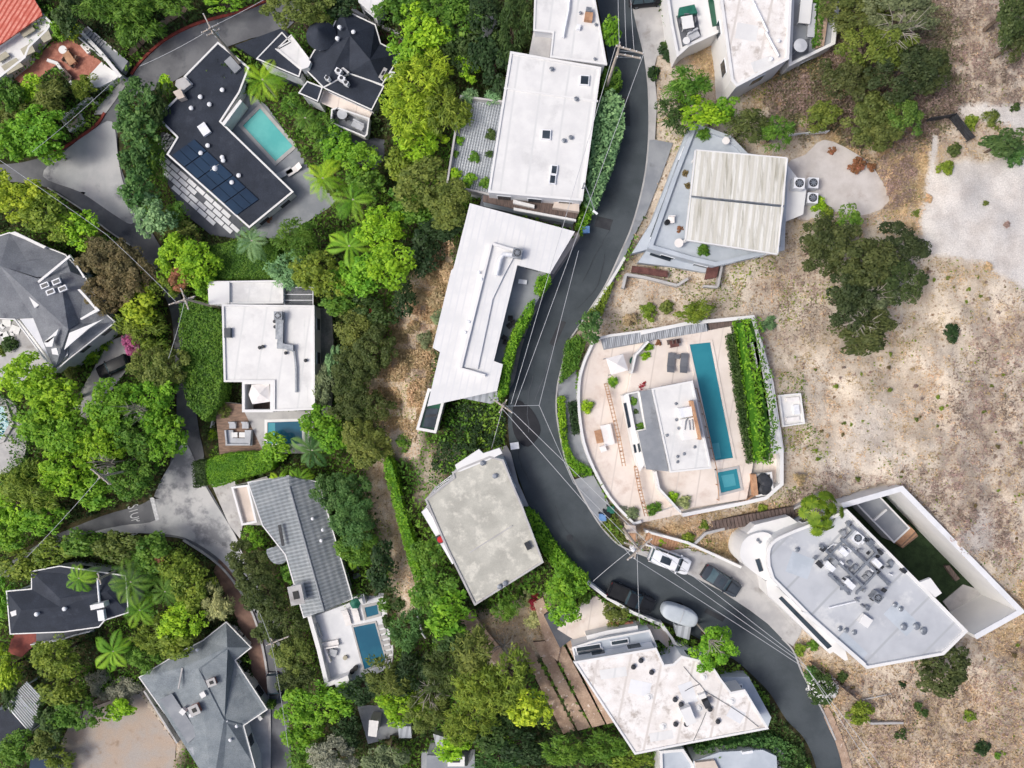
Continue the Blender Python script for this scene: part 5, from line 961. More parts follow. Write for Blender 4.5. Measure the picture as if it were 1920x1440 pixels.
def crown_arrays(Rx, hz, seed, style='broad', leaf=.34, density=1.0, clump=None):
    rng = np.random.default_rng(seed); ph = rng.uniform(0, 6.28, 4)
    clump = clump or min(.62, max(.22, Rx * .24)); nc = int(max(7, 1.9 * (Rx / clump) ** 2))
    th = rng.uniform(0, 2 * np.pi, nc); rr = np.sqrt(rng.random(nc)) * .9
    edge = .84 + .15 * np.sin(2 * th + ph[0]) + .10 * np.sin(3 * th + ph[1]) + .07 * np.sin(5 * th + ph[2])
    x, y = rr * edge * Rx * np.cos(th), rr * edge * Rx * np.sin(th)
    z = hz * (np.sqrt(np.clip(1 - rr ** 2, 0, 1)) * rng.uniform(.55, 1.0, nc) + rng.normal(0, .10, nc))
    cc = np.stack([x, y, z], 1); rad = clump * rng.uniform(.6, 1.35, nc); ct = rng.random(nc)
    per = (rad ** 2 * 26 * density / (leaf * leaf) * .34).astype(int) + 8
    ci = np.repeat(np.arange(nc), per); n = len(ci)
    d = unit(rng.normal(size=(n, 3))); d[:, 2] = np.where(d[:, 2] < -.25, -d[:, 2], d[:, 2])
    sq = np.array([1, 1, .8]); pos = cc[ci] + d * sq * (rad[ci] * rng.uniform(.55, 1.08, n) ** .6)[:, None]
    up = np.array([0, 0, 1.0])
    nrm = unit(d * .6 + up * .65 + rng.normal(size=(n, 3)) * .38)
    ll = leaf * rng.uniform(.5, 1.55, n) * rng.uniform(.75, 1.25, nc)[ci]; ww = ll * .62; axis = None
    if style == 'feather': ww = ll * .34; ll = ll * 1.5; axis = unit(d + .4 * unit(cc[ci] * [1, 1, .2] + 1e-6))
    if style == 'fine': ll = ll * .68; ww = ll * .7
    co, q = leaf_quads(pos, nrm, ll, ww, rng, .12, axis)
    tint = np.clip(.5 + (ct[ci] - .5) * .42 + rng.normal(0, .13, n), 0, 1)
    return co, q, tint
PROTO = {}
def crown_proto(style, R0, k):
    key = (style, R0, k)
    if key not in PROTO:
        leaf = {'broad': .36, 'feather': .34, 'fine': .36}[style] * (.72 if R0 < 1.2 else .85 if R0 < 2.2 else 1.0)
        co, q, t = crown_arrays(R0, R0 * .72, 100 + 7 * k + int(R0 * 10), style, leaf, 1.0 if style != 'fine' else 3.0)
        PROTO[key] = np_mesh("crown_" + style, co, q, {"tint": t}, 'FACE', [M['leaf']])
    return PROTO[key]
def trunk_mesh(k):
    if ('trunk', k) in PROTO: return PROTO[('trunk', k)]
    rng = random.Random(k); mb = MB(); mb.tube([(0, 0, -.12), (rng.uniform(-.03, .03), rng.uniform(-.03, .03), .35), (rng.uniform(-.05, .05), rng.uniform(-.05, .05), .75)], [.065, .05, .04], 8)
    for i in range(6):
        a = i * 1.05 + rng.uniform(-.3, .3); r1 = rng.uniform(.28, .5); mb.tube([(0, 0, .55 + .03 * i), (math.cos(a) * r1 * .5, math.sin(a) * r1 * .5, .82), (math.cos(a) * r1, math.sin(a) * r1, 1.02 + rng.uniform(-.05, .1))], [.032, .022, .01], 6)
    PROTO[('trunk', k)] = mesh('trunk', mb, M['bark']); return PROTO[('trunk', k)]
TONE = {'lime': S(146,188,44), 'limey': S(160,184,50), 'bright': S(118,166,44), 'mid': S(98,138,48), 'olive': S(112,126,58), 'oliveb': S(122,144,50), 'dark': S(70,94,46), 'deep': S(52,76,42), 'bluegreen': S(128,166,112), 'teal': S(84,122,62), 'bronze': S(122,110,74), 'grey': S(160,162,140), 'dry': S(196,172,134), 'pale': S(186,192,130), 'red': S(170,52,66), 'pink': S(180,96,136), 'rust': S(150,106,76), 'brush': S(158,138,128), 'scrub': S(124,122,92), 'oak': S(84,98,50), 'sage': S(128,142,102)}
NT = [0]
def crown_obj(name, style, Rm, tone, parent=None, dull=False):
    sizes = (.8, 1.4, 2.1, 3.0, 4.0, 5.2); R0 = min(sizes, key=lambda s: abs(math.log(s / max(Rm, .3)))); NT[0] += 1
    o = bpy.data.objects.new(name, crown_proto(style, R0, NT[0] % 5)); C.objects.link(o); o["_r0"] = R0
    c = TONE[tone]; rr = random.Random(NT[0]); f = rr.uniform(.9, 1.1); o.color = (c[0] * f * rr.uniform(.94, 1.06), c[1] * f, c[2] * f, 1)
    if dull: o.color = tuple(.62 * a + .38 * b for a, b in zip(o.color[:3], S(88,90,58))) + (1,)
    if parent: o.parent = parent
    return o
def tree(u, v, rx, ry, tone, label, h=4.0, style='broad', cat='tree', group='garden trees', name=None, zb=None):
    """u, v, rx, ry: crown outline on the photo; h: height of the crown's widest level above ground"""
    z = (h1(u, v) if zb is None else zb) + h
    for _ in range(6):
        x, y, _z = P(u, v, z); gz_ = ground_at(x, y) if zb is None else zb; z = .5 * z + .5 * (gz_ + h)
    x, y, _z = P(u, v, z); k = K(z); R1, R2 = rx * k, ry * k; Rm = math.sqrt(R1 * R2)
    t = thing(name or {'broad': 'leafy_tree', 'feather': 'feathery_tree', 'fine': 'fine_leaved_tree'}[style], label, cat, (x, y, gz_), 0, group)
    c = crown_obj('crown', style, Rm, tone, t, u > 1480); s = Rm / c["_r0"]; c.location = (0, 0, h - .25 * Rm); a = random.choice([0, math.pi])
    hs = min(s, 1.1); c.scale = (R1 / c["_r0"], R2 / c["_r0"], hs); c.rotation_euler = (0, 0, a); del c["_r0"]
    tr = bpy.data.objects.new('trunk', trunk_mesh(NT[0] % 4)); C.objects.link(tr); tr.parent = t; tr.scale = (R1 * 1.1, R2 * 1.1, h * .98); return t
def shrub(u, v, rx, ry, tone, label, style='broad', cat='shrub', group='garden shrubs', name='shrub', zb=None, hz=1.0):
    z = (h1(u, v) if zb is None else zb); x, y, _ = P(u, v, z + .3); 
    if zb is None: z = ground_at(x, y)
    k = K(z); R1, R2 = rx * k, ry * k; Rm = math.sqrt(R1 * R2)
    o = crown_obj(name, style, Rm, tone); o.location = (x, y, z - .05); o.scale = (R1 / o["_r0"], R2 / o["_r0"], Rm / o["_r0"] * hz); o.rotation_euler = (0, 0, random.choice([0, math.pi])); del o["_r0"]
    return tag(o, label, cat, group)
# --- hedges: a body of leaves filling an outline to a level height
def hedge(poly, zt, zb, tone, label, leaf=.24, name='hedge', cat='hedge', group='hedges', clipped=True, dens=1.0, zfun=None, bumps=.0, kind=None, thick=.5):
    wp = W(poly, zt); rng = np.random.default_rng(abs(hash(label)) % 9999 if False else len(label) * 131 + int(poly[0][0])); xs = [p[0] for p in wp]; ys = [p[1] for p in wp]
    A = abs(area(wp)); n = int(A / (leaf * leaf) * 5.5 * dens); bx = rng.uniform(min(xs), max(xs), n * 4); by = rng.uniform(min(ys), max(ys), n * 4)
    k = inside(wp, bx, by); bx, by = bx[k][:n], by[k][:n]; n = len(bx)
    top = vnoise(bx - min(xs), by - min(ys), .9, 5) * bumps + vnoise(bx - min(xs), by - min(ys), .4, 6) * bumps * .5
    if zfun is None: bz = zt + top - rng.random(n) ** 2 * thick
    else: bz = zfun(bx, by) + top + .1 - rng.random(n) ** 2 * thick
    pos = np.stack([bx, by, bz], 1); nrm = unit(np.array([0, 0, 1.0]) + rng.normal(size=(n, 3)) * .5); co, q = leaf_quads(pos, nrm, leaf * rng.uniform(.7, 1.4, n), leaf * .6, rng, .1)
    t = np.clip(.5 + (vnoise(bx, by, 1.1, 9) - .5) * .5 + rng.normal(0, .13, n), 0, 1)
    if zfun is None:      # sides
        S_, L_ = [], 0
        for i in range(len(wp)):
            a, b = np.array(wp[i]), np.array(wp[(i + 1) % len(wp)]); L_ = np.linalg.norm(b - a); m = int(L_ * (zt - zb) / (leaf * leaf) * 3.2 * dens)
            f = rng.random((m, 1)); p = a + (b - a) * f; zz = zb + (zt - zb) * rng.random((m, 1)); nn = np.array([(b - a)[1], -(b - a)[0], 0]) / (L_ + 1e-9) * (1 if area(wp) > 0 else -1)
            ps = np.concatenate([p, zz], 1) + nn * rng.normal(0, .08, (m, 1)); nr = unit(nn + [0, 0, .3] + rng.normal(size=(m, 3)) * .4); c2, q2 = leaf_quads(ps, nr, leaf * rng.uniform(.7, 1.4, m), leaf * .6, rng, .1)
            q = np.concatenate([q, q2 + len(co)]); co = np.concatenate([co, c2]); t = np.concatenate([t, np.clip(.5 + rng.normal(0, .15, m), 0, 1)])
    org = np.array([np.mean(xs), np.mean(ys), zb if zfun is None else float(bz.min())]); o = bpy.data.objects.new(name, np_mesh(name, co - org, q, {"tint": t}, 'FACE', [M['leaf']])); C.objects.link(o); o.location = org
    o.color = TONE[tone] + (1,); 
    if zfun is None and thick < 1:      # woody core so that one cannot look through
        mb = MB(); mb.prism(inset([tuple(p - org[:2]) for p in np.array(wp)], .22), zb - org[2], zt - org[2] - .3); m = bpy.data.objects.new('branch_core', mesh('branch_core', mb, M['leaf'])); m.color = TONE[tone] + (1,); C.objects.link(m); m.parent = o
    return tag(o, label, cat, group, kind)
GZI = np.array(gz2).reshape(nv, nu)
def ground_np(x, y):       # ground height under world points
    z = np.zeros_like(x)
    for _ in range(8):
        k = F / (H - z); z = .5 * z + .5 * hraw(960 + x * k, 720 - y * k)
    return z
# --- palms
def palm_mesh(R0, n, seed, wide=.16, leaflets=26, droop=.5, up=.55):
    rng = np.random.default_rng(seed); CO, Q, T = [], [], []; o = 0
    for i in range(n):
        a = i * 2.399 + rng.uniform(-.45, .45); el = rng.uniform(.05, 1.0) * up; L = R0 * rng.uniform(.6, 1.15) * (1 - .15 * el); tt = rng.uniform(.15, .85)
        s = np.linspace(0, 1, leaflets); r = L * (s - .12 * s * s * el); z = L * (math.sin(el) * s - droop * s ** 2.2); cx, cy = np.cos(a) * r, np.sin(a) * r
        rach = np.stack([cx, cy, z], 1); tan = np.gradient(rach, axis=0); tan = unit(tan); side = np.array([-np.sin(a), np.cos(a), 0])
        for sg in (-1, 1):
            ln = L * .34 * np.sin(np.pi * np.clip(s * .86 + .12, 0, 1)) + .06; dirv = unit(side * sg + tan * .75 + np.array([0, 0, -.28])); w = tan * (L * wide / leaflets * 4.2)
            base = rach; tip = rach + dirv * ln[:, None]; m = rach + dirv * ln[:, None] * .45
            co = np.stack([base, m + w * .5, tip, m - w * .5], 1).reshape(-1, 3); CO.append(co); Q.append(np.arange(len(co)).reshape(-1, 4) + o); o += len(co); T.append(np.clip(tt + rng.normal(0, .1, leaflets), 0, 1))
    return np.concatenate(CO), np.concatenate(Q), np.concatenate(T)
def palm(u, v, r, tone, label, h=6.0, seed=1, wide=.16, n=15, group='palms', zb=None, name='palm_tree', droop=.5):
    z = (h1(u, v) if zb is None else zb) + h
    for _ in range(6): x, y, _z = P(u, v, z); gz_ = ground_at(x, y) if zb is None else zb; z = .5 * z + .5 * (gz_ + h)
    x, y, _z = P(u, v, z); key = ('palm', seed % 3, wide, n)
    if key not in PROTO: c, q, t = palm_mesh(3.0, n, 40 + seed % 3, wide, droop=droop); PROTO[key] = np_mesh('crown_palm', c, q, {"tint": t}, 'FACE', [M['leaf']])
    t = thing(name, label, 'palm', (x, y, gz_), 0, group); c = bpy.data.objects.new('crown', PROTO[key]); C.objects.link(c); c.parent = t; s = r * K(z) / 3.0; c.scale = (s, s, s); c.location = (0, 0, h); c.rotation_euler = (0, 0, seed * 1.3); c.color = TONE[tone] + (1,)
    if ('ptrunk',) not in PROTO:
        mb = MB(); mb.tube([(0, 0, -.1), (.02, 0, .3), (.0, .02, .7), (0, 0, 1)], [.2, .16, .14, .16], 10); PROTO[('ptrunk',)] = mesh('trunk', mb, M['barkpale'])
    tr = bpy.data.objects.new('trunk', PROTO[('ptrunk',)]); C.objects.link(tr); tr.parent = t; tr.scale = (1, 1, h); return t
# (u, v, rx, ry, tone, height, style, label)
G1 = 'garden trees'
TREES = [
(190,16,44,30,'mid',4,'feather','grassy green tree right of the red tile roof'),(235,12,55,40,'mid',4,'feather','feathery green tree at the top edge above the stairs'),(262,50,40,36,'mid',3.5,'feather','feathery green tree on the bank inside the red kerb bend'),(244,66,26,24,'mid',3,'feather','low feathery tree beside the grey stairs'),(322,8,46,24,'mid',4,'feather','green tree at the top edge above the red kerb'),(420,2,45,18,'bright',3,'broad','bright green tree touching the top edge above the lower road'),(140,30,34,34,'dark',3,'broad','dark tree between red tile roof and feathery bank trees'),
(112,56,16,18,'bright',2.5,'broad','small bright green tree against the white terrace block'),(137,62,15,15,'limey',2.0,'broad','small yellow green tree at the top corner of the brick patio'),
(66,168,28,22,'lime',2.5,'broad','lime green tree under the brick patio'),(18,182,30,32,'mid',3.5,'broad','round green tree at the left edge below the awnings'),(95,188,42,30,'olive',3,'feather','olive feathery tree below the zigzag white wall'),(40,212,32,22,'olive',3,'feather','olive tree between patio and the bright corner tree'),(160,165,26,22,'oliveb',2,'fine','golden olive bush tree inside the white zigzag wall'),
(78,248,60,42,'bright',4,'broad','big bright green tree inside the red kerb corner'),(28,268,44,38,'bright',4,'broad','bright green tree at the left edge above the lower road'),(98,285,28,22,'bright',3,'broad','low bright green tree overhanging the red kerb'),(15,222,30,24,'olive',3,'broad','dull olive tree at the left edge'),
(258,190,40,38,'teal',4,'broad','dense blue green tree, topmost of the row beside the old paving'),(262,245,42,38,'teal',4,'broad','dense blue green tree, second from the top of the row beside the old paving'),(262,300,34,36,'teal',3.5,'broad','blue green tree in the middle of the row beside the old paving'),(264,355,36,34,'teal',4,'broad','blue green tree, fourth of the row beside the old paving'),(288,408,38,38,'bluegreen',4,'broad','pale blue green tree at the lower end of the row beside the old paving'),(300,200,22,40,'dark',3,'broad','dark narrow tree between tree row and solar roofed house'),(292,290,22,50,'mid',2.5,'feather','narrow grassy tree in front of the white paving slabs'),(312,158,16,14,'lime',2.5,'broad','small lime tree at the upper corner of the solar roofed house'),(345,440,30,22,'olive',2.5,'broad','olive bush tree at the lower end of the paving slabs'),(330,400,20,22,'mid',2.5,'broad','small green tree below the paving slabs'),
(560,22,56,40,'olive',5,'fine','round dull olive tree at the top edge beside the turret'),(640,10,36,22,'deep',4,'broad','dark tree at the top edge behind the turret house'),(740,16,40,32,'mid',4.5,'broad','green tree beside the white roof fragment at the top'),
(815,14,58,36,'mid',5,'broad','large green tree at the top edge left of the shade sail'),(795,60,46,42,'lime',6.5,'broad','brightest lime tree above the yellow green giant'),(860,42,46,42,'mid',4.5,'broad','green tree between the lime tree and the shade sail'),(780,100,50,38,'bright',5.5,'broad','bright green tree right of the turret house chimney'),(868,98,42,42,'dark',4,'broad','dark green tree below the shade sail'),(876,126,24,26,'lime',4.5,'broad','small lime tree among dark trees beside the garden terrace'),(925,115,40,52,'deep',4,'broad','very dark tree squeezed against the large white roof'),(962,50,36,60,'dark',5,'feather','dark green feathery tree left of the small roof terrace at the top'),(905,25,34,30,'deep',4,'broad','dark tree behind the shade sail at the top edge'),
(790,152,62,54,'limey',7,'feather','tall yellow green tree, upper crown of the giant beside the turret house'),(770,215,58,50,'limey',7,'feather','tall yellow green tree, lower crown of the giant beside the turret house'),(835,205,42,50,'oliveb',5.5,'feather','olive green feathery tree left of the garden terrace'),(790,270,46,34,'lime',5,'broad','lime tree under the yellow green giant'),
(748,308,32,28,'oliveb',4.5,'broad','golden green tree right of the dark garden court'),(798,345,62,46,'olive',5.5,'broad','large olive tree left of the garden terrace corner'),(840,385,48,40,'olive',5,'fine','dull green tree beside the metal roof corner'),(770,395,44,34,'mid',4,'broad','green tree above the brightest lime cluster'),(835,425,45,25,'deep',3,'broad','dark low tree at the upper end of the dry slope'),
(720,435,52,42,'lime',5.5,'broad','vivid lime tree at the upper right of the garden below the pool deck'),(735,500,46,42,'lime',5.5,'broad','vivid lime tree above the dry slope'),(690,515,38,34,'bright',4.5,'broad','bright tree between the two vivid lime trees and the pergola'),(600,515,52,42,'oliveb',4.5,'broad','leafy yellow green tree above the grey pergola'),(545,505,42,34,'bluegreen',4,'feather','pale blue green tree above the white upper wing'),(560,450,50,36,'mid',4,'feather','green tree at the lower end of the pool deck'),(650,520,34,30,'bright',4,'broad','bright green tree right of the grey pergola'),(800,470,36,40,'deep',3,'broad','dark shrub tree at the top of the dry slope'),
(640,278,40,34,'bright',4,'broad','bright green tree below the white balcony'),(680,300,36,28,'bright',4,'broad','green tree at the edge of the dark garden court'),(690,345,38,30,'mid',4,'broad','mid green tree between the palms and the olive tree'),(606,246,28,30,'mid',4,'feather','palm like green tree along the right side of the bright pool'),(548,196,20,18,'mid',4,'feather','leafy tree at the upper right of the bright pool'),(620,262,26,28,'teal',3.5,'broad','deep green tree below the small wing of the turret house'),
(330,480,38,38,'lime',4.5,'broad','lime tree at the left end of the clipped hedge'),(372,498,46,40,'lime',4.5,'broad','lime tree touching the clipped hedge above the utility pole'),(322,528,34,32,'oliveb',4,'broad','olive lime tree beside the alley'),(385,535,26,26,'bright',4,'broad','bright tree at the left corner of the white upper wing'),(345,520,26,26,'rust',5,'broad','rust tinted tree top inside the lime trees'),
(205,480,46,42,'bronze',5,'fine','bronze tree, upper crown beside the grey shingled house'),(245,515,50,48,'bronze',5.2,'fine','largest bronze tree with rusty tips above the alley'),(205,545,46,42,'bronze',5,'fine','bronze tree, lower crown beside the grey shingled house'),
(262,575,46,36,'limey',4.5,'broad','yellow green tree below the bronze trees'),(270,615,48,34,'oliveb',4,'feather','olive yellow feathery tree beside the alley'),(300,690,48,46,'olive',5,'fine','mottled olive tree overhanging the black car'),(250,640,22,24,'pink',2.5,'fine','pink flowering tree at the driveway beside the shingled house'),
(42,378,50,38,'limey',5,'broad','yellow green tree at the left end above the shingled house'),(92,405,50,40,'oliveb',5,'broad','second yellow green tree above the shingled house, beside the lower road'),(150,430,42,36,'lime',4.5,'broad','lime tree at the right end of the group above the shingled house'),(165,440,24,22,'olive',4,'fine','small olive tree right of the lime group above the shingled house'),(8,355,30,28,'limey',4.5,'broad','yellow tree on the left edge beside the lower road'),
(52,704,50,42,'lime',6,'broad','lime tree at the top of the big lower left grove'),(100,745,56,48,'lime',6,'broad','lime tree beside the driveway in the lower left grove'),(84,800,48,42,'bright',6,'broad','bright tree right of the turquoise pool corner'),(125,810,56,46,'bright',6,'broad','bright tree in the middle of the lower left grove'),(215,760,52,46,'bright',6,'broad','bright tree below the black car'),(290,745,46,46,'bright',5.5,'broad','bright green tree at the right edge of the lower left grove by the alley'),(310,815,44,50,'bright',5.5,'broad','bright tree overhanging the junction'),(255,815,50,42,'mid',5.5,'broad','mid green tree with bare twigs in the lower left grove'),(190,830,46,44,'lime',6,'broad','lime tree left of the crossarm pole in the grove'),(125,880,56,44,'lime',5.5,'broad','lime tree above the dark branch road'),(250,895,48,40,'mid',5,'broad','dark toned tree at the lower tip of the grove by the stop line'),(190,915,46,34,'bright',5,'broad','bright tree just below the crossarm pole'),(60,910,56,46,'oliveb',5.5,'feather','feathery olive tree in the lower part of the grove'),(20,945,48,46,'lime',5.5,'broad','lime tree at the left edge of the grove'),(80,965,50,34,'bright',5,'broad','bright tree at the lower edge of the grove'),(50,888,40,28,'mid',4.5,'feather','mid green tree below the left edge pool deck'),(20,1000,40,28,'bright',4.5,'broad','bright tree on the left edge above the dark branch road'),
(40,1058,46,32,'oliveb',3.5,'broad','golden hedge tree left of the dark slate house'),(100,1035,44,28,'oliveb',3.5,'broad','golden hedge tree above the dark slate house'),(160,1018,46,28,'mid',3.5,'broad','green hedge tree below the dark branch road'),(225,1022,46,30,'olive',3.5,'broad','olive hedge tree left of the pale junction'),(285,1038,44,34,'mid',3.5,'broad','green hedge tree right of the pale junction corner'),(335,1065,42,38,'oliveb',3.5,'broad','olive hedge tree on the junction bend'),(365,1105,36,36,'oliveb',3.5,'broad','olive hedge tree at the lower end of the bend'),(295,1052,12,9,'rust',4.5,'broad','small orange flowering tree top in the bend hedge'),
(345,1165,48,38,'lime',4,'broad','lime tree against the blue grey shingled roof'),(330,1200,46,30,'oliveb',4,'broad','olive lime tree overlapping the blue grey shingled roof'),(405,1130,28,34,'pale',3.5,'feather','pale feathery tree beside the brown verge'),(290,1190,36,32,'oliveb',3.5,'feather','golden feathery tree left of the blue grey shingled roof'),(270,1230,36,28,'mid',3,'feather','green tree above the grey brush'),
(8,1120,22,38,'bright',3.5,'broad','bright tree on the left edge beside the dark slate house'),(108,1228,46,36,'oliveb',4.5,'broad','yellow olive tree above the white pergola'),(112,1290,42,32,'oliveb',4.5,'broad','yellow olive tree right of the white pergola'),(145,1335,42,36,'mid',4,'broad','dark green tree at the edge of the bare dirt yard'),(105,1345,34,36,'dark',3.5,'broad','dark tree below the white pergola'),(40,1400,46,32,'mid',3.5,'broad','green tree at the lower left corner'),(90,1390,32,26,'olive',3.5,'broad','olive tree beside the dark outbuilding roof'),(10,1255,26,40,'limey',3.5,'broad','yellow tree at the left edge above the pergola'),(225,1328,32,20,'lime',2.5,'broad','low lime tree on the upper edge of the dirt yard'),(25,1300,20,30,'dark',2.5,'broad','dark bush tree at the left edge beside the pergola'),(115,1425,28,22,'oliveb',2.5,'feather','yellow olive tree at the bottom edge of the dirt yard'),
(468,1062,42,40,'oak',4,'fine','dark brown green tree at the top of the row along the grey tiled house'),(495,1115,42,42,'oak',4.5,'fine','second dark brown green tree of the row along the grey tiled house'),(528,1170,42,44,'oak',4.5,'fine','third dark brown green tree beside the white pool deck'),(548,1225,40,40,'olive',4.5,'fine','olive tree beside the lower white pool deck'),(555,1265,34,28,'oak',4,'fine','dark tree at the lower end of the row beside the pool deck'),(475,1010,22,18,'bright',2.5,'broad','small bright tree beside the bay roof'),(540,1075,14,16,'mid',2.5,'broad','small green tree under the bay roof'),
(585,1320,54,44,'bright',5,'broad','big bright tree below the white pool deck by the street'),(640,1305,48,30,'bright',4.5,'broad','bright tree right of the big bright one below the pool deck'),(570,1375,40,30,'bright',4,'broad','bright tree beside the parked van street, lower'),(570,1425,40,28,'mid',3.5,'feather','grassy tree at the bottom edge beside the lower street'),(625,1415,46,38,'grey',4.5,'fine','silver grey tree at the bottom edge'),(680,1290,40,26,'deep',3.5,'broad','dark tree below the dark blue pool'),(650,1370,30,26,'deep',3.5,'broad','dark tree left of the grey yard'),(725,1425,44,34,'sage',4.5,'fine','grey green tree at the bottom edge right of the silver one'),
(755,1322,50,36,'lime',4.5,'broad','lime tree left of the white shed'),(725,1270,40,34,'olive',5,'feather','feathery olive tree over the corner of the white pool deck'),(770,1260,44,38,'deep',4,'feather','dark feathery tree right of the white pool deck'),(830,1255,46,44,'oak',4.5,'feather','dark brown feathery tree in the lower middle'),(800,1325,46,42,'olive',4.5,'feather','olive feathery tree above the white sheds'),(885,1225,44,44,'olive',5,'feather','olive tree below the concrete roofed house'),(905,1290,54,48,'oliveb',6,'feather','large golden feathery tree in the lower middle'),(955,1270,44,50,'oliveb',5.5,'feather','golden feathery tree left of the stepped beds'),(990,1325,44,40,'limey',5.5,'broad','yellow tree overhanging the stepped beds'),(880,1350,54,42,'oliveb',5.5,'feather','golden feathery tree above the grey roof at the bottom'),(930,1360,46,40,'dark',4,'broad','dark tree left of the stepped beds at the bottom'),(980,1400,50,34,'deep',3.5,'broad','very dark tree at the bottom left of the stained roof'),(935,1425,46,26,'teal',3.5,'feather','blue green tree at the bottom edge, lower middle'),(1060,1405,50,30,'mid',3.5,'feather','green tree at the bottom below the stepped beds'),(1130,1400,46,28,'mid',3.5,'feather','green tree below the left corner of the stained roof'),(1180,1430,46,22,'oliveb',3.5,'broad','olive tree at the bottom edge under the stained roof'),(850,1400,34,26,'lime',4,'broad','lime tree over the white shed at the bottom'),
(640,925,46,46,'teal',5,'fine','deep green tree right of the grey tiled roof, upper'),(665,975,46,44,'teal',5,'fine','deep green tree right of the grey tiled roof, middle'),(670,1022,40,32,'mid',4.5,'fine','mid green tree right of the grey tiled roof, lower'),(718,1060,30,40,'deep',3.5,'broad','dark tree in the shade right of the grey tiled roof'),(690,832,46,44,'olive',3.5,'fine','round olive bush tree at the foot of the dry slope'),(680,760,50,36,'oak',4,'fine','dark olive tree right of the white cubic house'),(660,700,46,44,'oak',4.5,'fine','brown olive tree on the dry slope edge beside the white cubic house'),(700,660,46,48,'oak',4.5,'fine','large brown olive tree at the dry slope edge'),(665,620,42,38,'olive',4,'fine','olive tree right of the roof ducts of the white cubic house'),(700,590,40,30,'dark',4,'broad','dark tree below the vivid lime trees'),(640,570,40,22,'mid',3.5,'broad','mid green tree right of the pergola'),(760,560,26,30,'deep',2.5,'broad','dark bush tree at the upper end of the dry slope'),
(602,790,38,34,'bright',4,'broad','bright tree beside the dark blue pool'),(625,820,30,26,'bright',4,'broad','bright tree above the palm and the dry slope'),(610,725,22,40,'sage',3,'feather','grey green narrow tree along the white cubic house'),(625,680,16,30,'bluegreen',3,'broad','pale blue green narrow tree along the white cubic house'),(520,840,34,22,'bright',2.5,'broad','bright leafy tree beside the clipped lime hedge'),
(815,1110,46,44,'mid',4,'broad','green tree at the foot of the lime hedge strip'),(845,1150,50,38,'bright',4,'broad','bright green tree below the corner of the concrete roof'),(805,1040,30,36,'mid',3,'broad','green tree beside the lime hedge strip'),(765,1180,36,36,'teal',4,'feather','blue green tree above the dark feathery tree'),(850,1190,40,26,'dark',3.5,'broad','dark green tree beside the garden path'),
(1064,1092,40,42,'bright',4,'broad','bright street tree at the outer side of the bend'),(1056,1140,34,28,'bright',3.5,'broad','bright tree below the street tree of the bend'),(950,1138,30,24,'mid',3,'feather','grassy green tree below the concrete roof'),(1338,1214,41,38,'bright',4.5,'fine','street tree with bare pale branches beside the stained roof'),
(1145,55,20,28,'bright',3.5,'broad','bright tree between top white roof and road'),(1285,165,46,36,'mid',4,'feather','green tree right of the road below the white court house'),(1265,215,36,32,'dark',3.5,'feather','dark tree right of the road above the blue grey house'),(1315,215,46,28,'lime',4,'broad','lime tree at the upper corner of the blue grey house'),(1350,210,36,24,'bright',3.8,'broad','bright tree behind the parasol'),(1400,235,44,34,'oak',3.5,'feather','dark olive tree above the deck canopy'),(1455,250,34,28,'mid',3,'feather','green tree at the right end above the deck canopy'),
(1600,30,70,40,'olive',3.5,'fine','dry olive tree at the top edge right of the roof terrace'),(1680,30,70,46,'sage',4,'fine','grey branched tree at the top edge'),(1640,95,60,50,'oliveb',4,'fine','olive tree on the slope right of the roof terrace'),(1590,150,50,40,'oak',3.5,'fine','dark olive tree on the upper slope'),(1690,140,70,50,'deep',3.8,'fine','darkest tree on the upper slope'),(1750,135,40,36,'oak',3,'fine','dark brown tree at the right end of the upper grove'),(1540,220,36,28,'oliveb',3,'fine','olive tree left in the upper grove'),(1630,215,46,36,'olive',3.2,'fine','dull green tree in the middle of the upper grove'),(1690,215,36,40,'mid',3.2,'fine','green tree above the purple brush'),(1640,255,44,34,'olive',3.2,'fine','olive tree above the pale lot'),(1895,20,40,56,'dark',4,'fine','dark tree in the upper right corner'),(1905,80,26,36,'oak',3,'fine','dark olive tree below the upper right corner'),(1880,270,46,26,'teal',2.5,'broad','deep green tree right of the bent fence'),
(1540,462,50,52,'oak',3.5,'fine','dark oak, left crown of the slope oak group'),(1590,412,24,26,'bright',3,'broad','bright green top crown of the slope oak group'),(1612,492,68,58,'oak',4.2,'fine','dark oak, middle crown of the slope oak group'),(1690,460,44,36,'deep',3.5,'fine','dark oak, right crown of the slope oak group'),(1668,525,54,56,'dark',3.8,'fine','green oak, right middle crown of the slope oak group'),(1592,560,52,56,'deep',4,'fine','darkest oak in the slope oak group'),(1630,570,44,40,'sage',3.2,'fine','grey twiggy oak in the slope oak group'),(1615,622,62,38,'oak',3.5,'fine','dark oak at the lower end of the slope oak group'),
(1300,585,38,20,'oliveb',2.5,'fine','olive tree behind the slatted walkway'),(1766,1257,52,42,'oak',3,'fine','wide dark tree below the corner of the large grey roof'),(1105,612,26,24,'teal',2.5,'broad','round deep green tree at the inner side of the road'),
]
for t in TREES:
    u, v, rx, ry, tone, h, st, lb = t; tree(u, v, rx * 1.2, ry * 1.2, tone, lb, h, st, group='trees of the dry slope' if u > 1480 else G1)
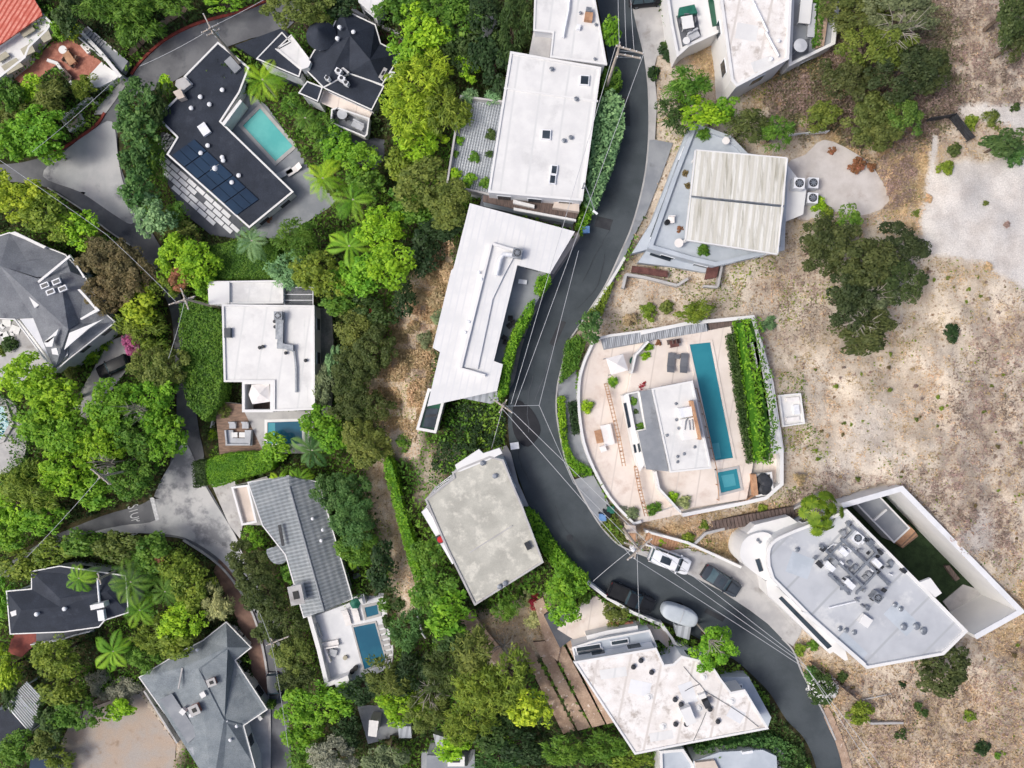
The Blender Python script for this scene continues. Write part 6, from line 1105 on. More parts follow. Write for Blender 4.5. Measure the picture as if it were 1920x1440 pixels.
# palms
for i, (u, v, r, tone, h, lb, wd) in enumerate([
 (492,150,46,'lime',6,'yellow green palm beside the solar roofed house',.16),(605,335,48,'lime',6,'large yellow green palm at the lower end of the bright pool',.16),(572,222,26,'mid',5,'green palm along the right side of the bright pool',.16),(662,375,44,'bright',6,'bright palm above the vivid lime trees',.16),(472,452,40,'bluegreen',5,'pale green palm at the tip of the solar roof',.16),(655,462,46,'bright',6,'broad leaved bright palm in the middle garden',.3),(585,845,46,'teal',5,'deep green broad leaved palm beside the dark blue pool',.3),(525,905,26,'lime',4.5,'left of two small yellow palms on the grey tiled roof edge',.2),(560,900,28,'bright',4.5,'right of two small palms on the grey tiled roof edge',.2),(668,1035,36,'bright',5,'green palm right of the grey tiled roof',.16),
 (148,1085,36,'bright',6,'bright palm over the left part of the dark slate roof',.2),(245,1092,50,'mid',6,'large palm right of the dark slate roof',.16),(262,1145,40,'bright',5,'palm below the large palm of the dark slate house',.16),(212,1222,48,'bright',4.5,'broad leaved palm below the dark slate house',.3),(310,1110,36,'mid',5,'palm at the inside of the hedge bend',.16),(1150,790 if False else 715,11,'bright',.6,'tiny palm in the pink terrace upper part',.3)]): palm(u, v, r * .98, tone, lb, h, i, wd, 15 if wd < .25 else 11, zb=.95 if u == 1150 else None)
# fan palm
rng = np.random.default_rng(3); CO, Q, T = [], [], []; o = 0
for i in range(24):
    a = i * 2.399; el = rng.uniform(-.2, .9); L = rng.uniform(.5, 2.5); c = np.array([math.cos(a) * math.cos(el), math.sin(a) * math.cos(el), math.sin(el) * .8]) * L; nr = unit((c / L + np.array([0, 0, .5]))[None])[0]; tx = unit(np.cross(nr, [0, 0, 1.0])[None] + 1e-6)[0]; ty = np.cross(nr, tx)
    for k in range(15):
        b = 2 * math.pi * k / 15; d = tx * math.cos(b) + ty * math.sin(b); p = c + d * .75 - nr * .12; w = np.cross(nr, d) * .12; m = c + d * .42
        CO.append(np.stack([c, m + w, p, m - w])); Q.append(np.arange(4) + o); o += 4; T.append(rng.uniform(.2, .9))
fz = 5.0; x, y, _ = P(1540, 962, fz); t = thing('fan_palm', 'tall yellow green fan palm beside the round white end of the modern house', 'palm', (x, y, .2), 0, 'palms'); me = np_mesh('crown', np.concatenate(CO), np.array(Q), {"tint": np.array(T)}, 'FACE', [M['leaf']]); c = bpy.data.objects.new('crown', me); C.objects.link(c); c.parent = t; c.location = (0, 0, fz - .2); c.color = S(112,140,40) + (1,); c.scale = (1.1, 1.1, 1)
tr = bpy.data.objects.new('trunk', PROTO[('ptrunk',)]); C.objects.link(tr); tr.parent = t; tr.scale = (1, 1, fz)
# hedges
hedge([(392,462),(440,450),(520,462),(522,522),(395,522)], -10.0, -13.5, 'mid', 'flat clipped green hedge block above the white upper wing', .22)
hedge([(338,562),(388,566),(416,590),(420,650),(420,700),(410,760),(385,790),(352,760),(338,680)], -11.5, -14.8, 'mid', 'tall dense ivy covered hedge between alley and the white cubic house', .3, bumps=.5)
hedge(smooth([(390,862),(440,850),(498,850),(512,866),(505,882),(440,900),(398,914),(388,895)], 2, True), -11.5, -14.0, 'bright', 'bright clipped lime hedge above the grey tiled house', .2)
hedge([(360,866),(388,864),(386,910),(362,915)], -12.8, -15.8, 'dark', 'dark hedge end beside the junction', .25)
hedge([(1379,602),(1398,599),(1412,680),(1424,760),(1432,868),(1414,868),(1404,790),(1392,690)], 2.5, .8, 'bright', 'left row of the yellow green double hedge between lap pool deck and boundary wall', .34, bumps=1.9, dens=.6)
hedge([(1402,598),(1416,597),(1428,660),(1442,740),(1450,800),(1446,866),(1436,866),(1430,780),(1418,680)], 2.3, .8, 'mid', 'right row of the yellow green double hedge nearest the boundary wall', .34, bumps=2.1, dens=.55)
hedge([(1362,628),(1376,626),(1398,740),(1412,866),(1402,868),(1388,800)], 2.1, .8, 'dark', 'dark lower hedge along the lap pool deck', .24, bumps=.3)
hedge([(1128,180),(1150,170),(1168,195),(1168,250),(1150,310),(1136,345),(1115,395),(1096,380),(1104,300),(1108,240)], 2.2, -.3, 'bluegreen', 'long pale green shaggy hedge between white roofs and road', .4, bumps=1.2)
hedge([(1130,130),(1160,128),(1166,160),(1150,172),(1128,172)], 1.6, -.3, 'mid', 'short green hedge below the crossarm pole at the top of the road', .32, bumps=.8)
hedge([(1098,350),(1112,346),(1108,410),(1090,440),(1082,420)], 1.0, -.4, 'bright', 'narrow green hedge beside the street lamp', .26, bumps=.5)
hedge([(1008,520),(1030,512),(1032,528),(1014,554),(1002,548)], 2.8, -.2, 'bright', 'round topped green planter hedge beside the pale sidewalk strip', .26, bumps=.6)
hedge([(992,568),(1002,562),(998,590),(982,620),(968,650),(958,690),(950,740),(934,744),(940,690),(950,650),(966,610)], 2.7, -.3, 'bright', 'long planter hedge along the road side of the metal roofed house', .28, bumps=1.0)
hedge(smooth([(722,858),(735,862),(745,900),(765,970),(785,1050),(792,1082),(778,1082),(755,1010),(735,930),(722,880)], 2, True), -6.6, -8.6, 'bright', 'long lime green hedge strip running down the slope', .30, bumps=1.2)
hedge(smooth([(982,960),(1000,958),(1020,985),(1050,1030),(1080,1062),(1100,1090),(1070,1085),(1035,1060),(1005,1010)], 2, True), .9, -.3, 'bright', 'green roadside hedge beside the concrete roofed house', .32, bumps=.8)
hedge([(1046,745),(1058,743),(1062,800),(1066,860),(1052,820)], .7, -.05, 'lime', 'narrow lime hedge at the inner road edge, upper piece', .22, bumps=.2)
hedge([(1054,832),(1062,828),(1078,862),(1110,880),(1108,892),(1078,892),(1064,868)], .7, -.05, 'bright', 'curved green hedge at the inner road edge, lower piece', .22, bumps=.25)
hedge([(1066,756),(1084,752),(1088,810),(1076,816)], 1.0, .0, 'deep', 'dark hedge block against the curved white wall', .26, bumps=.3)
hedge([(1128,986),(1150,962),(1160,975),(1178,1018),(1160,1020)], .7, -.05, 'olive', 'olive hedge beside the refuse bins', .25, bumps=.3)
hedge([(1062,640),(1082,628),(1098,640),(1082,690),(1050,720),(1056,680)], .7, -.05, 'mid', 'green planting strip at the inner road edge beside the curved wall', .28, bumps=.7)
hedge([(1300,1405),(1390,1380),(1445,1372),(1500,1400),(1520,1440),(1470,1440),(1440,1400),(1330,1425)], -.2, -3, 'teal', 'dark green hedge under the lower edge of the stained roof', .32, bumps=1.0)
hedge([(500,1330),(512,1330),(512,1320),(500,1318)], -17.6, -20, 'mid', 'small hedge beside the parked van', .25)
hedge([(1528,-10),(1548,-10),(1538,86),(1526,86)], 3.5, 2.8, 'mid', 'planter hedge along the roof terrace at the top edge', .26, bumps=.3)
hedge([(1100,588),(1126,598),(1140,560),(1150,530),(1136,540),(1118,570)], .7, -.1, 'oliveb', 'strip of grassy plants inside the white rail wall', .26, bumps=.4)
hedge(smooth([(845,765),(900,758),(940,765),(948,800),(940,835),(900,845),(850,885),(815,900),(800,880),(825,815)], 2, True), 0, -5, 'deep', 'dark ivy bank between the metal roof and the concrete roof', .34, name='ivy_bank', cat='ivy', zfun=ground_np, bumps=.9)
# shrubs and terrace plants
for (u, v, r, tone, zb, lb, st) in [
 (1150,716,10,'bright',.9,'bright terrace plant beside the timber fence top','feather'),(1101,762,14,'lime',.9,'lime feathery plant on the pink terrace','feather'),(1216,650,9,'lime',1.6,'upper of two lime plants on the upper pool deck','feather'),(1211,668,9,'lime',1.6,'lower of two lime plants on the upper pool deck','feather'),(1204,722,11,'red',1.2,'dark red plant beside the villa corner','feather'),(1235,643,6,'rust',1.6,'brown potted plant near the slatted walkway','fine'),(1262,932,12,'lime',1.6,'lime plant at the lower end of the upper pool deck','feather'),(1284,942,14,'pale',1.6,'pale leafy plant at the lower end of the upper pool deck','feather'),(1226,955,14,'mid',.9,'green plant beside the timber fence end','feather'),(1185,962,14,'sage',.9,'grey green plant at the lower corner of the pink terrace','feather'),(1168,955,8,'grey',.9,'grey potted plant at the lower corner of the pink terrace','fine'),
 (1188,752,9,'mid',2.6,'upper plant in the villa roof planter','broad'),(1192,772,7,'dark',2.6,'middle plant in the villa roof planter','broad'),(1202,800,10,'mid',2.6,'lower plant in the villa roof planter','broad'),
 (1320,250,14,'mid',2.6,'leafy plant on the roof terrace of the blue grey house','feather'),(1318,470,13,'mid',2.4,'green plant at the lower corner of the blue grey house terrace','feather'),(1285,325,8,'bronze',2.4,'purple plant on the blue grey terrace, upper','fine'),(1290,348,8,'bronze',2.4,'purple plant on the blue grey terrace, lower','fine'),(1275,430,8,'rust',2.4,'rusty potted plant on the blue grey terrace','fine'),
 (866,230,8,'bright',-1,'upper green plant on the garden terrace wall','broad'),(862,262,9,'bright',-1,'bright plant on the garden terrace edge','broad'),(854,288,7,'mid',-1,'small plant on the garden terrace edge','broad'),(852,326,13,'lime',-1,'lime planting in the garden terrace corner','broad'),(880,338,16,'bright',-1,'bright planting at the lower edge of the garden terrace','broad'),(910,342,12,'mid',-1,'green planting at the lower right of the garden terrace','broad'),(889,295,11,'mid',-1,'round green plant in the middle of the garden terrace','broad'),(920,252,12,'dark',-1,'dark plant on the garden terrace beside the white roof','broad'),(918,288,8,'dark',-1,'small dark plant on the garden terrace beside the white roof','broad'),(880,182,18,'bluegreen',-1,'pale green planting at the top of the garden terrace','feather'),(925,185,18,'bluegreen',-1,'blue green planting at the top right of the garden terrace','feather'),
 (1155,1150,27,'olive',.1,'round olive bush between street wall and brick steps','fine'),(1005,1128,16,'red',None,'red flowering bush beside the garden path','fine'),(990,1122,16,'pale',None,'pale flowering bush beside the red one','fine'),(1000,1160,20,'pale',None,'pale spiky bush on the garden path','feather'),(1540,1288,32,'dark',None,'white flowering bush at the road edge lower right','fine'),(1520,1265,18,'teal',None,'dark bush at the road edge above the white flowering one','broad'),(1500,1218,14,'oliveb',None,'golden bush at the tip of the entry court','fine'),(1526,1210,12,'mid',None,'green bush under the glass strip terrace','broad'),(1612,1335,26,'oliveb',None,'golden low bush beside the concrete beam','fine'),(1580,1270,11,'dark',None,'small dark bush below the white terrace block','fine'),(1694,1284,8,'deep',None,'tiny dark bush below the wide dark tree','fine'),(1722,1325,10,'dark',None,'upper of two dark bushes in the lower right slope','fine'),(1735,1338,9,'dark',None,'lower of two dark bushes in the lower right slope','fine'),(1690,1375,13,'dark',None,'dark bush right of the concrete beam','fine'),(1842,1402,16,'deep',None,'round dark bush near the lower right corner','fine'),(1783,624,18,'deep',None,'single round dark bush on the bare slope','fine'),(1872,1418,8,'mid',None,'small green bush near the lower right corner','fine'),(1818,1342,13,'oliveb',None,'golden tuft on the lower right slope','fine'),
 (1440,606,16,'bluegreen',None,'blue green bush outside the boundary wall corner','feather'),(1420,470,16,'olive',None,'olive bush beside the deck canopy corner','fine'),(1535,385,16,'lime',None,'lime bush beside the white annex','fine'),(1550,400,16,'oliveb',None,'golden bush below the white annex','fine'),(1775,315,16,'oliveb',None,'golden bush beside the pale concrete strip','fine'),(1605,310,18,'rust',None,'rusty bush on the pale lot','fine'),(1560,282,10,'rust',None,'small rusty bush at the top of the pale lot','fine'),(1635,312,9,'rust',None,'rusty bush at the right end of the pale lot','fine'),(1820,230,16,'oliveb',None,'golden bush in the pale strip at the upper right','fine'),(1858,225,20,'olive',None,'olive bush in the pale strip at the upper right','feather'),(1905,200,10,'dark',None,'small dark bush at the upper right edge','fine'),(1790,280,14,'oak',None,'dark bush at the end of the bent fence','fine'),(1902,290,24,'teal',None,'deep green bush at the right edge','broad'),(1854,500,10,'dry',None,'golden tuft at the lower edge of the pale slope patch','fine'),(1850,380,6,'olive',None,'olive tuft on the pale slope patch','fine'),(1792,370,6,'sage',None,'grey tuft on the pale slope patch','fine'),(1890,420,7,'brush',None,'brown tuft on the pale slope patch','fine'),(1716,425,12,'dry',None,'golden bush between the two pale lots','fine'),(1742,372,10,'dry',None,'golden bush at the left of the pale slope patch','fine'),(1722,400,10,'olive',None,'olive bush between the two pale lots','fine'),
 (1240,660 if False else 1018,10,'lime',None,'yellow green tuft under the pool terrace wall','fine'),(1290,1010,14,'oliveb',None,'golden tuft beside the timber stair','fine'),(1320,985,10,'oliveb',None,'golden tuft above the timber stair','fine'),(1430,955,12,'oliveb',None,'golden tuft below the equipment pen','fine'),(1215,585,18,'oliveb',None,'olive bush on the dry bank above the walkway','fine'),(1180,600,14,'dry',None,'dry tuft on the bank above the walkway','fine'),(1250,575,14,'olive',None,'olive tuft on the dry bank','fine'),(1500,898,12,'dry',None,'dry tuft outside the equipment pen','fine'),(1225,138,14,'deep',None,'dark bush beside the upper sidewalk','broad'),(1250,100,18,'deep',None,'dark hedge bush beside the driveway court','broad'),(1252,82,14,'dark',None,'dark clipped bush above the driveway court','broad'),
 (505,430 if False else 410,10,'rust',None,'rust plant beside the lower end of the solar roof','fine'),(240,1290,34,'grey',None,'grey dry brush between grove and blue grey roof','fine'),(190,1278,28,'grey',None,'grey dry brush left of the blue grey roof','fine'),(640,540,18,'mid',None,'leafy bush beside the pergola posts','broad'),(695,590,14,'red',None,'dark red bush in the shade below the lime trees','fine'),(20,648,18,'dark',None,'dark round bush in the grey yard','broad'),(5,655,12,'oliveb',None,'olive bush at the left edge of the grey yard','broad'),(168,665,20,'lime',None,'lime planting along the shingled house driveway','feather'),(195,640,16,'lime',None,'bright planting at the upper driveway edge','feather'),(140,690,22,'olive',None,'dry planting along the shingled house driveway','fine'),(145,640 if False else 620,10,'lime',None,'small lime planting at the gable','feather'),(470,978,12,'bright',None,'green plant in the patio wing','broad'),(420,770,14,'olive',-13.4,'grassy plant beside the wood deck','feather'),(400,815,12,'lime',None,'lime grassy plant at the junction fence','feather'),(750,1130,16,'dark',None,'dark bush at the white deck steps','broad'),(722,1135,16,'mid',None,'green bush beside the small spa','broad'),(730,1165,14,'dark',None,'dark bush at the right edge of the pool deck','broad'),
 (830,600,22,'sage',None,'grey green bush in the dry slope','feather'),(800,640,20,'sage',None,'pale brush in the dry slope','feather'),(820,560,22,'dry',None,'golden brush in the dry slope','feather'),(790,560,20,'dry',None,'golden brush at the upper left of the dry slope','feather'),(840,510,20,'dry',None,'golden brush beside the metal roof','feather'),(760,830,18,'mid',None,'green tuft at the foot of the dry slope','feather'),(1100,1060 if False else 1122,12,'mid',None,'small bush beside the street wall','broad')]:
    shrub(u, v, r * 1.1, r, tone, lb, st, zb=zb, group='terrace plants' if zb is not None else 'shrubs on the slopes' if u > 1180 else 'garden shrubs', hz=1.0)
# white blossom on the flowering bush
# small dry tufts on the bare slope: countable but alike
rng = np.random.default_rng(12); cnt = 0; sub = np.where((Z_DRY > .9) & (Z_PALE < .3) & (low == 0) & (gu > 1470) & (gu < 1925) & (gv > 500) & (gv < 1445))[0]
solid = [[(1570,900),(1700,900),(1930,1150),(1820,1240),(1600,1270),(1420,1110),(1380,1020)], [(1380,590),(1450,590),(1515,790),(1480,940),(1390,960)], [(1480,380),(1740,380),(1740,660),(1540,660)], [(1690,1190),(1840,1190),(1840,1310),(1690,1310)]]
for k in rng.permutation(sub):
    if cnt >= 150: break
    u, v = gu[k] + rng.uniform(-3, 3), gv[k] + rng.uniform(-3, 3)
    if vnoise(np.array([u]), np.array([v]), 70, 33)[0] < .45 or any(inside(p, np.array([u]), np.array([v]))[0] for p in solid): continue
    shrub(u, v, rng.uniform(2.5, 6), rng.uniform(2.5, 5), ['brush', 'olive', 'dry', 'oliveb', 'bronze'][rng.integers(0, 5)], 'small dry tuft scattered on the bare tan slope', 'fine', 'shrub', 'small dry tufts of the bare slope', 'dry_tuft'); cnt += 1
# low undergrowth and dry grass that nobody could count
def scatter(name, mask, n, leaf, tone, mt, hgt, seed, upright=.5, tmul=.5, bump=.4):
    rng = np.random.default_rng(seed); p = mask / mask.sum(); k = rng.choice(len(p), n, p=p); u = gu[k] + rng.uniform(-3.5, 3.5, n); v = gv[k] + rng.uniform(-3.5, 3.5, n); hn = vnoise(u, v, 30, seed) ; hn2 = vnoise(u, v, 11, seed + 1)
    z = gz2[k] + hgt * (hn * .7 + hn2 * .6) * rng.uniform(.3, 1, n); kk_ = (H - z) / F; pos = np.stack([(u - 960) * kk_, (720 - v) * kk_, z], 1)
    nrm = unit(np.array([0, 0, 1.0]) * upright + rng.normal(size=(n, 3)) * .5); nrm[:, 2] = np.abs(nrm[:, 2]); L_ = leaf * rng.uniform(.6, 1.5, n); co, q = leaf_quads(pos, nrm, L_, L_ * (.55 if mt == 'leaf' else .28), rng, .1)
    t = np.clip(.5 + (vnoise(u, v, 45, seed + 2) - .5) * .6 + (hn2 - .5) * .4 + rng.normal(0, .14, n), 0, 1); o = bpy.data.objects.new(name, np_mesh(name, co, q, {"tint": t}, 'FACE', [M[mt]])); C.objects.link(o); o.color = TONE[tone] + (1,); o["kind"] = "stuff"; return o
inframe = (gu > -120) & (gu < 2040) & (gv > -120) & (gv < 1560); free = (low == 0) & (lev > 1e8) & inframe & (nearroad > 7)
green = np.clip(1 - Z_DRY * 1.3, 0, 1) * free
scatter('undergrowth', green * (vnoise(gu, gv, 80, 51) > .42), 110000, .4, 'mid', 'leaf', 1.9, 61); scatter('undergrowth', green * (vnoise(gu, gv, 80, 51) <= .42), 70000, .4, 'dark', 'leaf', 1.6, 62)
dryf = Z_DRY * (1 - Z_PALE) * free
scatter('dry_grass', dryf * (1 - Z_BRUSH) * (.1 + (vnoise(gu, gv, 14, 71) > .6)), 50000, .26, 'dry', 'dry', .22, 72, .6); scatter('dry_brush', dryf * np.clip(Z_BRUSH * 1.2, 0, 1) * (.25 + (vnoise(gu, gv, 12, 78) > .5)), 46000, .28, 'brush', 'dry', .45, 73, .4); scatter('dry_grass', dryf * Z_GOLD, 26000, .3, 'dry', 'dry', .3, 74, .5); scatter('weeds', dryf * (vnoise(gu, gv, 55, 77) > .66) * (1 - Z_BRUSH) * (1 - .85 * (gu > 1560)), 7000, .24, 'oliveb', 'leaf', .3, 75)
up = dryf * np.clip(sdist([(1490,-80),(1780,-80),(1800,200),(1740,260),(1600,290),(1480,240),(1440,200)], gu, gv) / 40 + .6, 0, 1)
scatter('scrub', up * (vnoise(gu, gv, 26, 81) > .45), 12000, .3, 'scrub', 'leaf', .8, 82); scatter('scrub', up * (vnoise(gu, gv, 34, 83) > .5), 22000, .3, 'brush', 'dry', .9, 84, .4)
scatter('dry_brush', dryf * np.clip(sdist([(690,480),(880,440),(870,560),(800,820),(690,790)], gu, gv) / 40 + .5, 0, 1) * (vnoise(gu, gv, 18, 85) > .4), 20000, .34, 'dry', 'dry', .9, 86, .4)
# ---------------------------------------------------------------- vehicles
def car(name, label, cat, u, v, heading, paint, L=4.7, Wd=1.88, Ht=1.5, kind='sedan', z=None, bed=False, roof_glass=False):
    """heading: degrees anticlockwise, direction of the bonnet"""
    gz_ = (h1(u, v) + .06) if z is None else z; t = thing(name, label, cat, (0, 0, 0), 0, 'parked vehicles'); hw = Wd / 2; belt = Ht * .62; gc = .22
    st = np.linspace(-L / 2, L / 2, 19); mb = MB(); prof = []
    cab0, cab1 = {'sedan': (-.36, .20), 'suv': (-.46, .20), 'truck': (-.10, .22), 'van': (-.495, .26)}[kind]
    for x in st:
        f = abs(x) / (L / 2); w = hw * (1 - .16 * max(0, (f - .72) / .28) ** 2.2); hz_ = belt - (.10 * Ht * max(0, (x / (L / 2) - .2)) + (.05 * max(0, (f - .85) / .15)))
        if bed and x / L < cab0: hz_ = belt * .80
        prof.append([(x, -w * .96, gc), (x, -w, gc + .22), (x, -w, hz_ - .16), (x, -w * .93, hz_ - .03), (x, -w * .5, hz_ + .015), (x, 0, hz_ + .03), (x, w * .5, hz_ + .015), (x, w * .93, hz_ - .03), (x, w, hz_ - .16), (x, w, gc + .22), (x, w * .96, gc)])
    n = len(prof[0]); V = [p for r in prof for p in r]; mb.add(V, [[i*n+k, (i+1)*n+k, (i+1)*n+k+1, i*n+k+1] for i in range(len(prof)-1) for k in range(n-1)], 0, True)
    mb.add(prof[0] + prof[-1], [list(range(n)), list(range(n, 2 * n))[::-1]]); body = obj('body', mb, M[paint], t)
    x0, x1 = cab0 * L, cab1 * L; tb, tf = ((.05, .17) if kind != 'sedan' else (.17, .19)); xt0, xt1 = x0 + tb * L * (.45 if kind in ('suv', 'van', 'truck') else 1), x1 - tf * L * .75; wb, wt = hw * .93, hw * .76; zb_, zt_ = belt - .04, Ht - .03
    B = [(x0, -wb, zb_), (x1, -wb * .96, zb_), (x1, wb * .96, zb_), (x0, wb, zb_)]; T = [(xt0, -wt, zt_), (xt1, -wt, zt_), (xt1, wt, zt_), (xt0, wt, zt_)]
    for nm, (a, b) in (('side_window', (0, 1)), ('windshield', (1, 2)), ('side_window', (2, 3)), ('rear_window', (3, 0))):
        mb = MB(); mb.add([B[a], B[b], T[b], T[a]], [[0, 1, 2, 3]]); obj(nm, mb, M['carglass'], t)
    mb = MB(); N_ = 8; rows = []
    for i in range(N_ + 1):
        x = xt0 - .06 + (xt1 - xt0 + .12) * i / N_; e = 1 - .12 * abs(2 * i / N_ - 1) ** 3; rows.append([(x, wt * e * y * 1.04, zt_ + .05 * (1 - y * y) * e - .03 * abs(2 * i / N_ - 1) ** 3) for y in (-1, -.6, -.2, .2, .6, 1)])
    mb.add([p for r in rows for p in r], [[i*6+k, (i+1)*6+k, (i+1)*6+k+1, i*6+k+1] for i in range(N_) for k in range(5)], 0, True); rf = obj('roof', mb, M[paint], t)
    mb = MB()
    for a in range(4): mb.bar(B[a], T[a], .09, .07)
    for s in (-1, 1):
        xm = (x0 + x1) / 2; mb.bar((xm, s * wb, zb_), ((xt0 + xt1) / 2, s * wt, zt_), .07, .06)
    obj('pillars', mb, M[paint], t)
    if roof_glass: mb = MB(); mb.box(((xt0 + xt1) / 2 + .1, 0, zt_ + .055), ((xt1 - xt0) * .42, wt * 1.1, .03)); obj('sunroof', mb, M['glass'], rf)
    for nm, x_ in (('front_bumper', L / 2 + .02), ('rear_bumper', -L / 2 - .02)): mb = MB(); mb.box((x_, 0, .48), (.16, Wd * .78, .2)); obj(nm, mb, M['metaldark' if paint != 'carwhite' else 'metal'], t)
    mb = MB(); hx = (x1 + .1 + L / 2 - .2) / 2
    for s in (-1, 1): mb.bar((x1 + .12, s * hw * .62, belt - .005), (L / 2 - .34, s * hw * .5, belt - .05), .03, .05)
    mb.box((x1 + .02, 0, belt - .0), (.16, Wd * .74, .05)); obj('bonnet_trim', mb, M['black'], t)
    if bed:
        mb = MB(); mb.box(((-L / 2 + x0) / 2 + .03, 0, belt * .80 + .05), (x0 + L / 2 - .16, Wd * .80, .04)); obj('bed_floor', mb, M['black'], t); mb = MB()
        for s in (-1, 1): mb.box(((-L / 2 + x0) / 2, s * hw * .92, belt * .88), (x0 + L / 2, .12, belt * .3))
        mb.box((-L / 2 + .06, 0, belt * .88), (.1, Wd * .86, belt * .3)); obj('bed_sides', mb, M[paint], t)
    for sx in (-1, 1):
        for sy in (-1, 1):
            mb = MB(); cx_, cy_ = sx * L * .31, sy * (hw - .12); mb.tube([(cx_, cy_ - .11, .34), (cx_, cy_ + .11, .34)], .34, 18); w_ = obj('wheel', mb, M['rubber'], t); mb = MB(); mb.tube([(cx_, cy_ - .12, .34), (cx_, cy_ + .12, .34)], .2, 14); obj('rim', mb, M['metal'], w_)
    for sy in (-1, 1):
        mb = MB(); mb.box((L / 2 - .16, sy * hw * .66, belt * .72), (.22, .36, .14)); obj('headlight', mb, M['lamp'], t); mb = MB(); mb.box((-L / 2 + .07, sy * hw * .72, belt * .8), (.14, .26, .2)); obj('tail_light', mb, M['tail'], t); mb = MB(); mb.box((x1 - .25, sy * (hw + .06), belt + .06), (.16, .22, .15)); obj('wing_mirror', mb, M[paint], t)
    x, y, _ = P(u, v, gz_ + .6); t.location = (x, y, gz_); t.rotation_euler = (0, 0, R(heading)); return t
car('pickup_truck', 'black pickup truck with an open bed parked against the white street wall', 'truck', 1183, 1120, -23, 'carblack', 5.5, 1.98, 1.85, 'truck', bed=True)
car('white_suv', 'white van like car with a dark roof window parked beside the timber stairs', 'car', 1255, 1050, -21, 'carwhite', 4.75, 1.95, 1.85, 'van', roof_glass=True)
car('dark_sedan', 'dark grey car parked on the pale driveway of the modern house', 'car', 1352, 1089, -32, 'cargrey', 4.7, 1.86, 1.45, 'sedan', roof_glass=True)
car('black_suv', 'black car half under the mottled olive tree in the left driveway', 'car', 214, 687, 205, 'carblack', 4.7, 1.9, 1.7, 'suv')
car('grey_van', 'grey car parked at the edge of the lower street near the bottom', 'car', 516, 1288, -85, 'cargrey', 4.6, 1.85, 1.75, 'suv')
car('dark_offroader', 'dark car cut by the top edge on the pale driveway', 'car', 1214, -4, 5, 'carblack', 4.2, 1.85, 1.75, 'suv')
# covered trailer
t = thing('covered_trailer', 'rounded trailer under a pale grey cover parked in front of the pickup', 'trailer', (0, 0, 0), 0, 'parked vehicles'); mb = MB(); Lt, Wt, Hh = 4.3, 2.0, 2.0; n = 26; rings = []
def sup(a, e): c = math.cos(a); s = math.sin(a); return math.copysign(abs(c) ** e, c), math.copysign(abs(s) ** e, s)
for k, (zz, sc) in enumerate(((.45, .94), (.7, .985), (1.2, 1.0), (1.65, .985), (1.88, .93), (2.0, .82), (2.06, .5), (2.08, .2))): rings.append([(sup(2*math.pi*i/n, .62)[0] * (Lt / 2 - (1 - sc) * 1.0), sup(2*math.pi*i/n, .72)[1] * (Wt / 2) * sc, zz) for i in range(n)])
mb.add([p for r in rings for p in r], [[k*n+i, k*n+(i+1) % n, (k+1)*n+(i+1) % n, (k+1)*n+i] for k in range(len(rings)-1) for i in range(n)], 0, True); mb.add(rings[-1], [list(range(n))]); obj('cover', mb, M['cover'], t)
mb = MB(); mb.box((.15, 0, 2.085), (.10, 1.2, .02)); mb.tube([(.15, -1.09, .9), (.15, -1.07, 1.6), (.15, -.98, 1.93), (.15, -.5, 2.09), (.15, .5, 2.09), (.15, .98, 1.93), (.15, 1.07, 1.6)], .03, 6); obj('seam', mb, M['cloth_light'], t)
mb = MB(); mb.box((0, 0, .42), (3.6, 1.5, .12)); mb.bar((2.0, .0, .45), (2.9, 0, .42), .12, .1); obj('chassis', mb, M['metaldark'], t)
for s in (-1, 1): mb = MB(); mb.tube([(0, s * .95 - .1, .32), (0, s * .95 + .1, .32)], .32, 16); obj('wheel', mb, M['rubber'], t)
x, y, _ = P(1272, 1150, 1.0); t.location = (x, y, .05); t.rotation_euler = (0, 0, R(-20))
# refuse bins
def wheelie(u, v, m, label, rz=30):
    z = h1(u, v) + .1; x, y, _ = P(u, v, z + .6); t = thing('refuse_bin', label, 'bin', (x, y, z), 0, 'refuse bins')
    mb = MB(); q = lambda s, zz: [(x - s, y - s, zz), (x + s, y - s, zz), (x + s, y + s, zz), (x - s, y + s, zz)]
    mb.add(q(.28, z) + q(.36, z + 1.0), [[3,2,1,0],[0,1,5,4],[1,2,6,5],[2,3,7,6],[3,0,4,7]]); obj('bin_body', mb, M[m], t)
    mb = MB(); mb.box((x, y, z + 1.04), (.84, .8, .08)); mb.box((x + .1, y, z + 1.09), (.5, .6, .04)); obj('lid', mb, M[m], t)
    for s in (-1, 1): mb = MB(); mb.tube([(x + s * .3 - .05, y + .36, z + .1), (x + s * .3 + .05, y + .36, z + .1)], .12, 10); obj('wheel', mb, M['rubber'], t)
wheelie(1129, 969, 'blue', 'blue refuse bin at the road edge of the grey driveway'); wheelie(1144, 955, 'green', 'green refuse bin on the grey driveway'); wheelie(1137, 963, 'black', 'black refuse bin between the blue and the green one'); wheelie(1098, 432, 'blue', 'pale blue refuse bin on the road edge beside the metal roof corner')
# roadside cabinet on a dark stain
mb = MB(); mb.box(P(965, 836, .45), (.9, .7, .85), R(8)); t = thing('utility_cabinet', 'small pale utility cabinet at the outer road edge by the big pole', 'cabinet', P(965, 836, 0)); obj('casing', mb, M['concrete'], t); mb = MB(); mb.box(P(965, 836, .9), (.98, .78, .06), R(8)); obj('lid', mb, M['metalwhite'], t)
